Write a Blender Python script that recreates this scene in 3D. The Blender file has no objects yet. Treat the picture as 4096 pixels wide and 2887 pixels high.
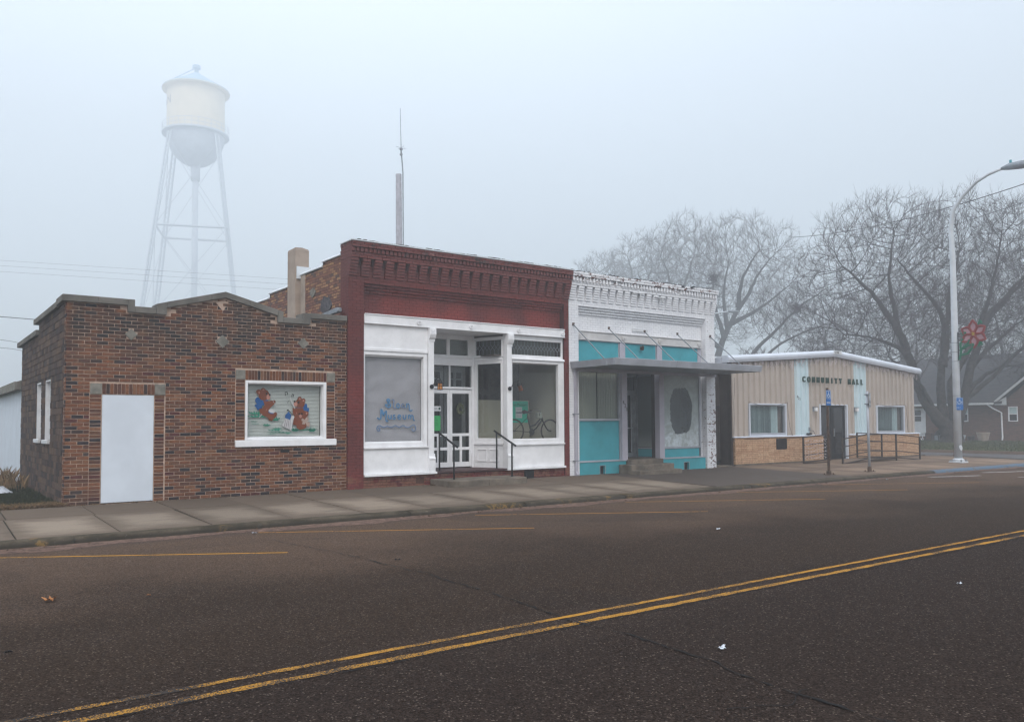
import bpy, bmesh, math, random
import numpy as np
from mathutils import Vector, Matrix

random.seed(7)
S = bpy.context.scene
C = S.collection
R = math.radians

# ---------------------------------------------------------------- camera
cam = bpy.data.cameras.new('camera')
cam.sensor_width = 36; cam.lens = 3290.45 / 4096 * 36
cam.shift_y = 109.9 / 4096
cam.clip_start = .1; cam.clip_end = 3000
co = bpy.data.objects.new('camera', cam); C.objects.link(co)
def cam_axes(yaw, pitch, roll):
    cy, sy, cp, sp = math.cos(yaw), math.sin(yaw), math.cos(pitch), math.sin(pitch)
    f = Vector((sy * cp, cy * cp, sp)); r = Vector((cy, -sy, 0)); u = r.cross(f)
    c, s = math.cos(roll), math.sin(roll)
    return c * r + s * u, -s * r + c * u, f
cr, cu, cf = cam_axes(R(36.4234), R(2.42539), R(-.32646))
CAM = Vector((0, 0, 1.51))
co.matrix_world = Matrix(((cr.x, cu.x, -cf.x, CAM.x), (cr.y, cu.y, -cf.y, CAM.y), (cr.z, cu.z, -cf.z, CAM.z), (0, 0, 0, 1)))
S.camera = co

# ---------------------------------------------------------------- sky and light
SUN_EL, SUN_AZ = 48, 215          # azimuth clockwise from +Y: high behind the camera, through thick cloud
w = bpy.data.worlds.new('World'); S.world = w; w.use_nodes = True
nt = w.node_tree; nt.nodes.clear()
out = nt.nodes.new('ShaderNodeOutputWorld')
sky = nt.nodes.new('ShaderNodeTexSky'); sky.sky_type = 'NISHITA'; sky.sun_disc = False
sky.sun_elevation = R(SUN_EL); sky.sun_rotation = R(SUN_AZ); sky.air_density = 1.5; sky.dust_density = 5
b1 = nt.nodes.new('ShaderNodeBackground'); b1.inputs[1].default_value = .05
nt.links.new(sky.outputs[0], b1.inputs[0])
# overcast layer: CIE overcast gradient (zenith three times the horizon)
tc = nt.nodes.new('ShaderNodeTexCoord'); sx = nt.nodes.new('ShaderNodeSeparateXYZ')
nt.links.new(tc.outputs['Generated'], sx.inputs[0])
cl = nt.nodes.new('ShaderNodeMapRange'); cl.inputs['From Min'].default_value = 0; cl.inputs['From Max'].default_value = 1
cl.inputs['To Min'].default_value = .42; cl.inputs['To Max'].default_value = 1.68; cl.clamp = True
nt.links.new(sx.outputs[2], cl.inputs[0])
# fog is a little brighter towards the north-west
dt = nt.nodes.new('ShaderNodeVectorMath'); dt.operation = 'DOT_PRODUCT'; dt.inputs[1].default_value = Vector((-.05, .86, .5)).normalized()
nt.links.new(tc.outputs['Generated'], dt.inputs[0])
mr = nt.nodes.new('ShaderNodeMapRange'); mr.inputs['From Min'].default_value = .3; mr.inputs['From Max'].default_value = 1
mr.inputs['To Min'].default_value = 1.0; mr.inputs['To Max'].default_value = 1.5; mr.interpolation_type = 'SMOOTHSTEP'
nt.links.new(dt.outputs['Value'], mr.inputs[0])
mm = nt.nodes.new('ShaderNodeMath'); mm.operation = 'MULTIPLY'
nt.links.new(cl.outputs[0], mm.inputs[0]); nt.links.new(mr.outputs[0], mm.inputs[1])
cm = nt.nodes.new('ShaderNodeVectorMath'); cm.operation = 'SCALE'; cm.inputs[0].default_value = (.772, .864, .955)
nt.links.new(mm.outputs[0], cm.inputs['Scale'])
b2 = nt.nodes.new('ShaderNodeBackground'); b2.inputs[1].default_value = 1.0
nt.links.new(cm.outputs[0], b2.inputs[0])
ad = nt.nodes.new('ShaderNodeAddShader'); nt.links.new(b1.outputs[0], ad.inputs[0]); nt.links.new(b2.outputs[0], ad.inputs[1])
nt.links.new(ad.outputs[0], out.inputs[0])
sl = bpy.data.lights.new('sun', 'SUN'); sl.energy = 1.5; sl.angle = R(35); sl.color = (1, .93, .87)
so = bpy.data.objects.new('sun', sl); C.objects.link(so)
sd = Vector((math.sin(R(SUN_AZ)) * math.cos(R(SUN_EL)), math.cos(R(SUN_AZ)) * math.cos(R(SUN_EL)), math.sin(R(SUN_EL))))
so.rotation_euler = sd.to_track_quat('Z', 'Y').to_euler(); so.location = (0, -20, 40)
S.view_settings.view_transform = 'Standard'; S.view_settings.look = 'None'
S.view_settings.exposure = 0.13; S.view_settings.gamma = 1; S.view_settings.use_curve_mapping = False
S.cycles.max_bounces = 6; S.cycles.diffuse_bounces = 3; S.cycles.glossy_bounces = 3; S.cycles.transparent_max_bounces = 16
S.cycles.volume_bounces = 2; S.cycles.use_denoising = True; S.cycles.filter_width = 1.35
S.cycles.caustics_reflective = False; S.cycles.caustics_refractive = False

# ---------------------------------------------------------------- helpers
def setp(o, **k):
    for a, v in k.items():
        if v is not None: o[a] = v
    return o
def thing(name, loc, label=None, category=None, group=None, kind=None):
    o = bpy.data.objects.new(name, None); C.objects.link(o); o.location = loc; o.empty_display_size = .2
    return setp(o, label=label, category=category, group=group, kind=kind)
def link(o, parent=None):
    C.objects.link(o)
    if parent is not None:
        o.parent = parent
        if parent.parent is None: o.matrix_parent_inverse = Matrix.Translation(-Vector(parent.location))
    return o
def part_empty(name, parent, label=None):
    o = bpy.data.objects.new(name, None); o.empty_display_size = .1; link(o, parent)
    return setp(o, label=label)

class MB:
    def __init__(s, T=None): s.v = []; s.f = []; s.T = T; s.mi = []; s.cur = 0
    def add(s, vs, fs):
        n = len(s.v)
        if s.T is not None: vs = [tuple(s.T @ Vector(p)) for p in vs]
        s.v += vs; s.f += [tuple(i + n for i in f) for f in fs]; s.mi += [s.cur] * len(fs)
        return s
    def box(s, x0, x1, y0, y1, z0, z1):
        if x0 > x1: x0, x1 = x1, x0
        if y0 > y1: y0, y1 = y1, y0
        if z0 > z1: z0, z1 = z1, z0
        return s.add([(x0, y0, z0), (x1, y0, z0), (x1, y1, z0), (x0, y1, z0), (x0, y0, z1), (x1, y0, z1), (x1, y1, z1), (x0, y1, z1)],
              [(0, 3, 2, 1), (4, 5, 6, 7), (0, 1, 5, 4), (1, 2, 6, 5), (2, 3, 7, 6), (3, 0, 4, 7)])
    def prism(s, poly, ax, a, b):
        """poly: 2D outline; ax: the axis it is extruded along from a to b ('x': poly=(y,z), 'y': (x,z), 'z': (x,y))"""
        n = len(poly)
        f = {'x': lambda p, t: (t, p[0], p[1]), 'y': lambda p, t: (p[0], t, p[1]), 'z': lambda p, t: (p[0], p[1], t)}[ax]
        vs = [f(p, a) for p in poly] + [f(p, b) for p in poly]
        return s.add(vs, [tuple(range(n)), tuple(range(2 * n - 1, n - 1, -1))] + [(i, i + n, (i + 1) % n + n, (i + 1) % n) for i in range(n)])
    def tube(s, pts, rad, n=8, cap=True):
        P = [Vector(p) for p in pts]; m = len(P)
        if not hasattr(rad, '__len__'): rad = [rad] * m
        vs = []; up = None
        for i in range(m):
            d = (P[min(i + 1, m - 1)] - P[max(i - 1, 0)])
            d = d.normalized() if d.length > 1e-9 else Vector((0, 0, 1))
            if up is None: up = Vector((0, 0, 1)) if abs(d.z) < .9 else Vector((1, 0, 0))
            a = d.cross(up); a = a.normalized() if a.length > 1e-6 else d.orthogonal().normalized()
            b = a.cross(d); up = b
            for k in range(n):
                t = 2 * math.pi * k / n; q = P[i] + (a * math.cos(t) + b * math.sin(t)) * rad[i]
                vs.append((q.x, q.y, q.z))
        fs = [(i * n + k, i * n + (k + 1) % n, (i + 1) * n + (k + 1) % n, (i + 1) * n + k) for i in range(m - 1) for k in range(n)]
        if cap: fs += [tuple(range(n - 1, -1, -1)), tuple((m - 1) * n + k for k in range(n))]
        return s.add(vs, fs)
    def lathe(s, prof, cx, cy, n=24, z0=0):
        """prof: (radius, z)"""
        m = len(prof)
        vs = [(cx + r * math.cos(2 * math.pi * k / n), cy + r * math.sin(2 * math.pi * k / n), z + z0) for r, z in prof for k in range(n)]
        fs = [(i * n + k, i * n + (k + 1) % n, (i + 1) * n + (k + 1) % n, (i + 1) * n + k) for i in range(m - 1) for k in range(n)]
        fs += [tuple(range(n - 1, -1, -1)), tuple((m - 1) * n + k for k in range(n))]
        return s.add(vs, fs)
    def disc_y(s, cx, cz, r, y0, y1, n=20):
        return s.prism([(cx + r * math.cos(2 * math.pi * k / n), cz + r * math.sin(2 * math.pi * k / n)) for k in range(n)], 'y', y0, y1)
    def mesh(s, name, smooth=False):
        me = bpy.data.meshes.new(name); me.from_pydata(s.v, [], s.f); me.update()
        if smooth: me.polygons.foreach_set('use_smooth', [True] * len(me.polygons))
        return me
    def build(s, name, m, parent=None, smooth=False, bevel=0, label=None, category=None, group=None, kind=None, fix=True):
        me = s.mesh(name, smooth)
        for q in (m if isinstance(m, (list, tuple)) else [m]): me.materials.append(q)
        if isinstance(m, (list, tuple)) and len(m) > 1: me.polygons.foreach_set('material_index', s.mi)
        if fix:
            bm = bmesh.new(); bm.from_mesh(me); bmesh.ops.recalc_face_normals(bm, faces=bm.faces); bm.to_mesh(me); bm.free()
        o = bpy.data.objects.new(name, me); link(o, parent)
        if bevel:
            bv = o.modifiers.new('bevel', 'BEVEL'); bv.width = bevel; bv.segments = 2; bv.limit_method = 'ANGLE'
        if smooth:
            try: me.shade_smooth() if False else None
            except Exception: pass
        return setp(o, label=label, category=category, group=group, kind=kind)

def B(name, m, parent, *b, bevel=0, **k):
    return MB().box(*b).build(name, m, parent, bevel=bevel, **k)
def frame(name, m, parent, x0, x1, z0, z1, w, y0, y1, bevel=0, T=None, ws=None, **k):
    """a rectangular frame in the XZ plane; ws=(left,right,bottom,top) widths"""
    l, r, b, t = ws or (w, w, w, w)
    q = MB(T)
    q.box(x0, x0 + l, y0, y1, z0, z1).box(x1 - r, x1, y0, y1, z0, z1).box(x0 + l, x1 - r, y0, y1, z0, z0 + b).box(x0 + l, x1 - r, y0, y1, z1 - t, z1)
    return q.build(name, m, parent, bevel=bevel, **k)
def wall_grid(mb, ax, u0, u1, z0, z1, a, b, holes):
    """a wall in the plane of axis u ('x' or 'y') and z, between a (front) and b (back), with rectangular holes (u0,u1,z0,z1)"""
    us = sorted({u0, u1} | {h for q in holes for h in q[:2] if u0 < h < u1})
    zs = sorted({z0, z1} | {h for q in holes for h in q[2:] if z0 < h < z1})
    solid = lambda i, j: 0 <= i < len(us) - 1 and 0 <= j < len(zs) - 1 and not any(q[0] < (us[i] + us[i + 1]) / 2 < q[1] and q[2] < (zs[j] + zs[j + 1]) / 2 < q[3] for q in holes)
    P = (lambda u, t, z: (u, t, z)) if ax == 'x' else (lambda u, t, z: (t, u, z))
    for i in range(len(us) - 1):
        for j in range(len(zs) - 1):
            if not solid(i, j): continue
            A, Bq, c, d = us[i], us[i + 1], zs[j], zs[j + 1]
            for t in (a, b): mb.add([P(A, t, c), P(Bq, t, c), P(Bq, t, d), P(A, t, d)], [(0, 1, 2, 3)])
            if not solid(i - 1, j): mb.add([P(A, a, c), P(A, b, c), P(A, b, d), P(A, a, d)], [(0, 1, 2, 3)])
            if not solid(i + 1, j): mb.add([P(Bq, a, c), P(Bq, b, c), P(Bq, b, d), P(Bq, a, d)], [(0, 1, 2, 3)])
            if not solid(i, j - 1): mb.add([P(A, a, c), P(A, b, c), P(Bq, b, c), P(Bq, a, c)], [(0, 1, 2, 3)])
            if not solid(i, j + 1): mb.add([P(A, a, d), P(A, b, d), P(Bq, b, d), P(Bq, a, d)], [(0, 1, 2, 3)])
    return mb

# ---------------------------------------------------------------- materials
class N:
    """tiny node-graph builder"""
    def __init__(s, name):
        s.m = bpy.data.materials.new(name); s.m.use_nodes = True; s.t = s.m.node_tree; s.t.nodes.clear()
        s.o = s.t.nodes.new('ShaderNodeOutputMaterial'); s.b = s.t.nodes.new('ShaderNodeBsdfPrincipled')
        s.t.links.new(s.b.outputs[0], s.o.inputs[0]); s.g = s.n('ShaderNodeNewGeometry'); s.pos = s.g.outputs['Position']
    def n(s, t, **k):
        x = s.t.nodes.new(t)
        for a, v in k.items(): setattr(x, a, v)
        return x
    def put(s, sock, v):
        if isinstance(v, bpy.types.NodeSocket): s.t.links.new(v, sock)
        elif isinstance(v, (tuple, list)) and len(v) == 3 and sock.type == 'RGBA': sock.default_value = (*v, 1)
        elif sock.type == 'RGBA' and not isinstance(v, (tuple, list)): sock.default_value = (v, v, v, 1)
        else: sock.default_value = v
    def noise(s, scale, detail=4, rough=.55, vec=None, out='Fac', dist=0):
        x = s.n('ShaderNodeTexNoise'); s.put(x.inputs['Vector'], vec or s.pos); x.inputs['Scale'].default_value = scale
        x.inputs['Detail'].default_value = detail; x.inputs['Roughness'].default_value = rough; x.inputs['Distortion'].default_value = dist
        return x.outputs[out]
    def vor(s, scale, feature='F1', out='Distance', vec=None, rnd=1):
        x = s.n('ShaderNodeTexVoronoi', feature=feature); s.put(x.inputs['Vector'], vec or s.pos); x.inputs['Scale'].default_value = scale
        x.inputs['Randomness'].default_value = rnd
        return x.outputs[out]
    def map(s, v, a, b, c=0, d=1, smooth=True):
        x = s.n('ShaderNodeMapRange', interpolation_type='SMOOTHSTEP' if smooth else 'LINEAR'); s.put(x.inputs[0], v)
        for i, q in zip((1, 2, 3, 4), (a, b, c, d)): s.put(x.inputs[i], q)
        return x.outputs[0]
    def math(s, op, a, b=0, c=0):
        x = s.n('ShaderNodeMath', operation=op); s.put(x.inputs[0], a); s.put(x.inputs[1], b); s.put(x.inputs[2], c)
        return x.outputs[0]
    def mix(s, f, a, b, mode='MIX'):
        x = s.n('ShaderNodeMix', data_type='RGBA', blend_type=mode); s.put(x.inputs[0], f); s.put(x.inputs[6], a); s.put(x.inputs[7], b)
        return x.outputs[2]
    def scale(s, v, k):
        x = s.n('ShaderNodeVectorMath', operation='MULTIPLY'); s.put(x.inputs[0], v); x.inputs[1].default_value = k
        return x.outputs[0]
    def xyz(s, v=None):
        x = s.n('ShaderNodeSeparateXYZ'); s.put(x.inputs[0], v or s.pos); return x.outputs
    def ramp(s, v, stops, const=False):
        x = s.n('ShaderNodeValToRGB'); s.put(x.inputs[0], v); e = x.color_ramp.elements
        if const: x.color_ramp.interpolation = 'CONSTANT'
        for i, (p, c) in enumerate(stops):
            if i < 2: el = e[i]; el.position = p
            else: el = e.new(p)
            el.color = (*c, 1)
        return x.outputs[0]
    def bump(s, h, strength=.3, dist=.01):
        x = s.n('ShaderNodeBump'); x.inputs['Strength'].default_value = strength; x.inputs['Distance'].default_value = dist
        s.put(x.inputs['Height'], h); s.t.links.new(x.outputs[0], s.b.inputs['Normal'])
    def done(s, col, rough=.8, metal=0, spec=.3):
        s.put(s.b.inputs['Base Color'], col); s.put(s.b.inputs['Roughness'], rough); s.put(s.b.inputs['Metallic'], metal)
        s.b.inputs['Specular IOR Level'].default_value = spec
        return s.m

def plain(name, col, rough=.8, var=.12, vs=2.5, dirt=.0, dcol=(.08, .07, .06), bump=.12, bs=90, metal=0, spec=.2, ds=1.6):
    k = N(name)
    a = k.noise(vs, 5, .6); f = k.map(a, .3, .7, 1 - var, 1 + var)
    c = k.mix(1, col, f, 'MULTIPLY')
    if dirt:
        d = k.map(k.noise(ds, 6, .7), .5, .72, 0, dirt); c = k.mix(d, c, dcol)
    k.bump(k.noise(bs, 3), bump, .004)
    return k.done(c, rough, metal, spec)

PAL = [(0, (.175, .066, .031)), (.16, (.132, .052, .028)), (.32, (.20, .078, .035)), (.46, (.10, .042, .027)), (.58, (.14, .062, .034)),
       (.70, (.05, .031, .028)), (.80, (.028, .022, .026)), (.88, (.095, .026, .022)), (.94, (.21, .095, .047))]
def brick_mat(name, pal, island, soot=None, extra=None, rough=.9):
    k = N(name)
    rnd = k.g.outputs['Random Per Island'] if island else k.n('ShaderNodeObjectInfo').outputs['Random']
    c = k.ramp(rnd, pal, True)
    c = k.mix(1, c, k.map(k.noise(16, 5, .7), .25, .75, .72, 1.28), 'MULTIPLY')
    c = k.mix(k.map(k.noise(70, 3, .7), .62, .75, 0, .35), c, (.3, .2, .15))
    if soot: c = soot(k, c)
    if extra: c = extra(k, c)
    k.bump(k.noise(140, 4, .8), .7, .006)
    return k.done(c, rough, 0, .2)
def soot_left(k, c):
    x = k.xyz(); n = k.noise(1.1, 6, .7); st = k.noise(3.2, 4, .6, k.scale(k.pos, (1, 1, .25)))
    top = k.map(x[2], 2.3, 3.7, .12, 1)
    m = k.math('MULTIPLY', top, k.map(k.math('ADD', n, k.math('MULTIPLY', st, .6)), .64, .92, 0, .88))
    lo = k.math('MULTIPLY', k.map(x[2], .9, .1, 0, 1), k.map(n, .45, .7, 0, .5))
    return k.mix(k.math('MAXIMUM', m, lo), c, (.026, .023, .022))

M = {}
for isl in (0, 1):
    M['brick', isl] = brick_mat('old_brick', PAL, isl, soot_left)
    M['block', isl] = brick_mat('clay_block', [(0, (.075, .048, .036)), (.25, (.055, .036, .030)), (.5, (.10, .062, .045)), (.7, (.038, .028, .027)), (.88, (.12, .075, .05))], isl)
    M['tanbrick', isl] = brick_mat('side_brick', [(0, (.22, .10, .065)), (.3, (.17, .08, .06)), (.55, (.3, .16, .085)), (.72, (.12, .075, .065)), (.86, (.36, .2, .1))], isl)
    M['hallbrick', isl] = brick_mat('buff_brick', [(0, (.46, .29, .18)), (.4, (.50, .32, .20)), (.75, (.42, .25, .15)), (.92, (.54, .36, .23))], isl)
def red_paint(k, c):
    x = k.xyz(); n = k.noise(.9, 5, .6)
    c = k.mix(k.map(n, .35, .65), (.12, .03, .028), (.17, .034, .03))
    rnd = k.g.outputs['Random Per Island']
    big = k.noise(.45, 3, .5)
    c = k.mix(k.math('MULTIPLY', k.map(big, .45, .62, 0, .7), k.map(x[1], 17.45, 17.5, .25, 1)), c, (.23, .04, .032))
    up = k.map(x[2], 4.75, 5.1, 0, .55)
    c = k.mix(up, c, (.16, .062, .058))
    chip = k.math('MULTIPLY', k.map(x[2], 5.45, 5.62, 0, 1), k.map(k.noise(2.4, 6, .75), .52, .6))
    c = k.mix(chip, c, (.055, .04, .038))
    fl = k.math('MULTIPLY', k.map(k.noise(1.7, 6, .75, dist=.4), .68, .71), k.map(k.noise(9, 3), .45, .6))
    c = k.mix(k.math('MULTIPLY', fl, .6), c, (.45, .26, .24))
    lo = k.math('MULTIPLY', k.map(x[2], .34, .28, 0, 1), k.map(k.noise(3.3, 4, .6), .47, .56))
    c = k.mix(lo, c, (.2, .085, .055))
    return k.mix(1, c, k.map(k.noise(25, 4), .3, .7, .85, 1.13), 'MULTIPLY')
def white_paint(k, c):
    x = k.xyz()
    base = k.mix(k.map(k.noise(1.5, 5, .6), .3, .7), (.74, .75, .79), (.84, .85, .88))
    edge = k.map(x[0], 20.3, 20.8, 0, .16); top = k.math('MULTIPLY', k.map(x[2], 5.25, 5.6, 0, .15), 1)
    hole = k.math('MAXIMUM', k.math('MULTIPLY', edge, k.map(x[2], 3.2, 1.4, .55, 1)), top)
    t = k.math('SUBTRACT', .705, hole)
    n = k.noise(7, 5, .75, k.scale(k.pos, (1, 1, 1.7)))
    chip = k.map(n, t, k.math('ADD', t, .012))
    c = k.mix(chip, base, k.mix(k.map(k.noise(3), .45, .55), (.105, .035, .032), (.15, .06, .045)))
    fine = k.map(k.noise(38, 3, .6, k.scale(k.pos, (1, 1, 2))), .67, .7, 0, .7)
    return k.mix(fine, c, (.28, .23, .24))
for isl in (0, 1):
    M['red', isl] = brick_mat('red_painted_brick', PAL, isl, None, red_paint, .75)
    M['whitebrick', isl] = brick_mat('white_painted_brick', PAL, isl, None, white_paint, .7)
M['mortar'] = plain('mortar', (.46, .335, .265), .95, .25, 6, .5, (.12, .09, .075), .5, 120)
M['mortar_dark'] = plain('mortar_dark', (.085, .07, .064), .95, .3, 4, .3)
M['mortar_tan'] = plain('mortar_tan', (.075, .055, .05), .95, .3, 4)
M['mortar_hall'] = plain('mortar_hall', (.21, .12, .08), .95, .2, 4)
k = N('red_joint'); M['red_joint'] = k.done(k.mix(1, red_paint(k, (0, 0, 0)), .42, 'MULTIPLY'), .9)
k = N('white_joint'); M['white_joint'] = k.done(k.mix(1, white_paint(k, (0, 0, 0)), (.76, .76, .78), 'MULTIPLY'), .9)
M['stone'] = plain('coping_concrete', (.155, .145, .13), .95, .25, 2.2, .6, (.055, .052, .048), .8, 130)
M['tile'] = plain('grey_stone', (.2, .19, .165), .9, .3, 6, .3, (.1, .09, .08), .5)
M['white'] = plain('white_paint', (.82, .825, .85), .6, .06, 3, .13, (.55, .54, .53), .08, 60, ds=3.5)
M['white_old'] = plain('aged_white_paint', (.62, .63, .65), .6, .08, 3, .25, (.36, .35, .35), .1, 60, ds=4)
M['board'] = plain('white_board', (.66, .72, .80), .5, .05, 1.5, .1, (.52, .58, .66), .05, 40)
M['band'] = plain('cream_paint', (.56, .55, .55), .65, .08, 2, .3, (.4, .36, .32), .1, 50)
M['teal'] = plain('teal_panel', (.055, .325, .385), .6, .10, 1.5, .3, (.05, .19, .23), .05, 40, ds=2.5)
M['lavender'] = plain('grey_lilac_post', (.42, .405, .47), .55, .08, 2, .15, (.2, .19, .2))
M['alu'] = plain('dull_aluminium', (.38, .40, .45), .5, .12, 2, .3, (.25, .25, .27), .05, 30, .15, .5)
M['galv'] = plain('galvanised_steel', (.25, .27, .3), .5, .2, 4, .4, (.14, .15, .16), .1, 40, .5, .5)
M['black'] = plain('black_metal', (.012, .012, .014), .4, .2, 8)
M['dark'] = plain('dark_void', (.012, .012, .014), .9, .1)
M['brown_metal'] = plain('brown_metal', (.04, .03, .025), .6, .25, 5, .4, (.09, .05, .03))
M['rust'] = plain('rusty_steel', (.085, .052, .035), .85, .35, 9, .7, (.04, .025, .02), .4, 80)
M['hall_tan'] = plain('tan_siding', (.45, .395, .355), .6, .05, 1.2, .25, (.3, .24, .2), .04, 30)
M['hall_white'] = plain('pale_blue_siding', (.55, .67, .72), .55, .05, 1.2, .12, (.42, .5, .54), .04, 30)
M['hall_trim'] = plain('roof_trim', (.62, .66, .74), .5, .06, 1.5, .15, (.45, .47, .52), .04, 30)
M['brown_siding'] = plain('brown_siding', (.055, .043, .038), .7, .2, 3, .3)
M['concrete'] = plain('step_concrete', (.15, .125, .10), .95, .3, 3, .6, (.06, .05, .04), .6, 90)
M['beige'] = plain('beige_plaster', (.50, .46, .40), .9, .06, 1)
M['stucco'] = plain('old_stucco', (.36, .29, .24), .95, .1, 3, .4, (.22, .18, .15), .5, 70)
M['snow'] = plain('white_coping', (.66, .70, .74), .6, .08, 2, .2, (.45, .48, .5))
M['slat'] = plain('blind_slat', (.72, .715, .68), .5, .05, 3)
M['slat_pink'] = plain('blind_slat_warm', (.60, .55, .59), .5, .05, 3)
M['curtain'] = plain('curtain', (.30, .31, .27), .9, .15, 1.2)
M['amber'] = plain('amber_glass', (.5, .2, .045), .3, .2, 20)
M['green_letter'] = plain('green_letter', (.028, .065, .05), .5, .2, 20)
M['bark'] = plain('bark', (.040, .033, .031), .95, .45, 5, .4, (.085, .075, .07), 1, 14)
M['twig'] = plain('twig', (.048, .033, .036), .9, .2, 2)
def glass(name, tint=(1, 1, 1), refl=1.0, haze=0, hcol=(.4, .45, .45)):
    k = N(name); k.t.nodes.remove(k.b)
    tr = k.n('ShaderNodeBsdfTransparent'); tr.inputs[0].default_value = (*tint, 1)
    gl = k.n('ShaderNodeBsdfGlossy'); gl.inputs['Roughness'].default_value = .03
    dp = k.n('ShaderNodeVectorMath', operation='DOT_PRODUCT'); k.t.links.new(k.g.outputs['Normal'], dp.inputs[0]); k.t.links.new(k.g.outputs['Incoming'], dp.inputs[1])
    fr = k.math('ADD', .03, k.math('MULTIPLY', .9, k.math('POWER', k.math('SUBTRACT', 1, k.math('ABSOLUTE', dp.outputs['Value'])), 5)))   # Schlick, the same from both sides
    mx = k.n('ShaderNodeMixShader'); k.t.links.new(k.math('MULTIPLY', fr, refl), mx.inputs[0])
    k.t.links.new(tr.outputs[0], mx.inputs[1]); k.t.links.new(gl.outputs[0], mx.inputs[2])
    k.t.links.new(mx.outputs[0], k.o.inputs[0]); k.mx = mx
    return k
M['glass'] = glass('window_glass', (.93, .95, .95)).m
M['glass_dusty'] = glass('dusty_glass', (.72, .74, .74)).m
# whitewashed pane with a rubbed-out oval
k = glass('whitewashed_glass', (.7, .72, .74)); x = k.xyz()
dx = k.math('DIVIDE', k.math('SUBTRACT', x[0], 19.5), .52); dz = k.math('DIVIDE', k.math('SUBTRACT', x[2], 1.86), .74)
rr = k.math('ADD', k.math('POWER', k.math('ABSOLUTE', dx), 2.6), k.math('POWER', k.math('ABSOLUTE', dz), 3.2))
rr = k.math('ADD', rr, k.math('MULTIPLY', k.math('SUBTRACT', k.noise(5, 6, .75), .5), 1.0))
df = k.n('ShaderNodeBsdfDiffuse')
k.t.links.new(k.mix(k.map(k.noise(3.5, 6, .7, dist=.35), .35, .68), (.36, .40, .40), k.mix(k.map(x[2], 1.9, 1.0), (.44, .50, .50), (.68, .75, .80))), df.inputs[0])
m2 = k.n('ShaderNodeMixShader'); k.t.links.new(k.map(rr, .78, .98, .1, .93), m2.inputs[0])
k.t.links.new(k.mx.outputs[0], m2.inputs[1]); k.t.links.new(df.outputs[0], m2.inputs[2]); k.t.links.new(m2.outputs[0], k.o.inputs[0]); M['wash'] = k.m

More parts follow.
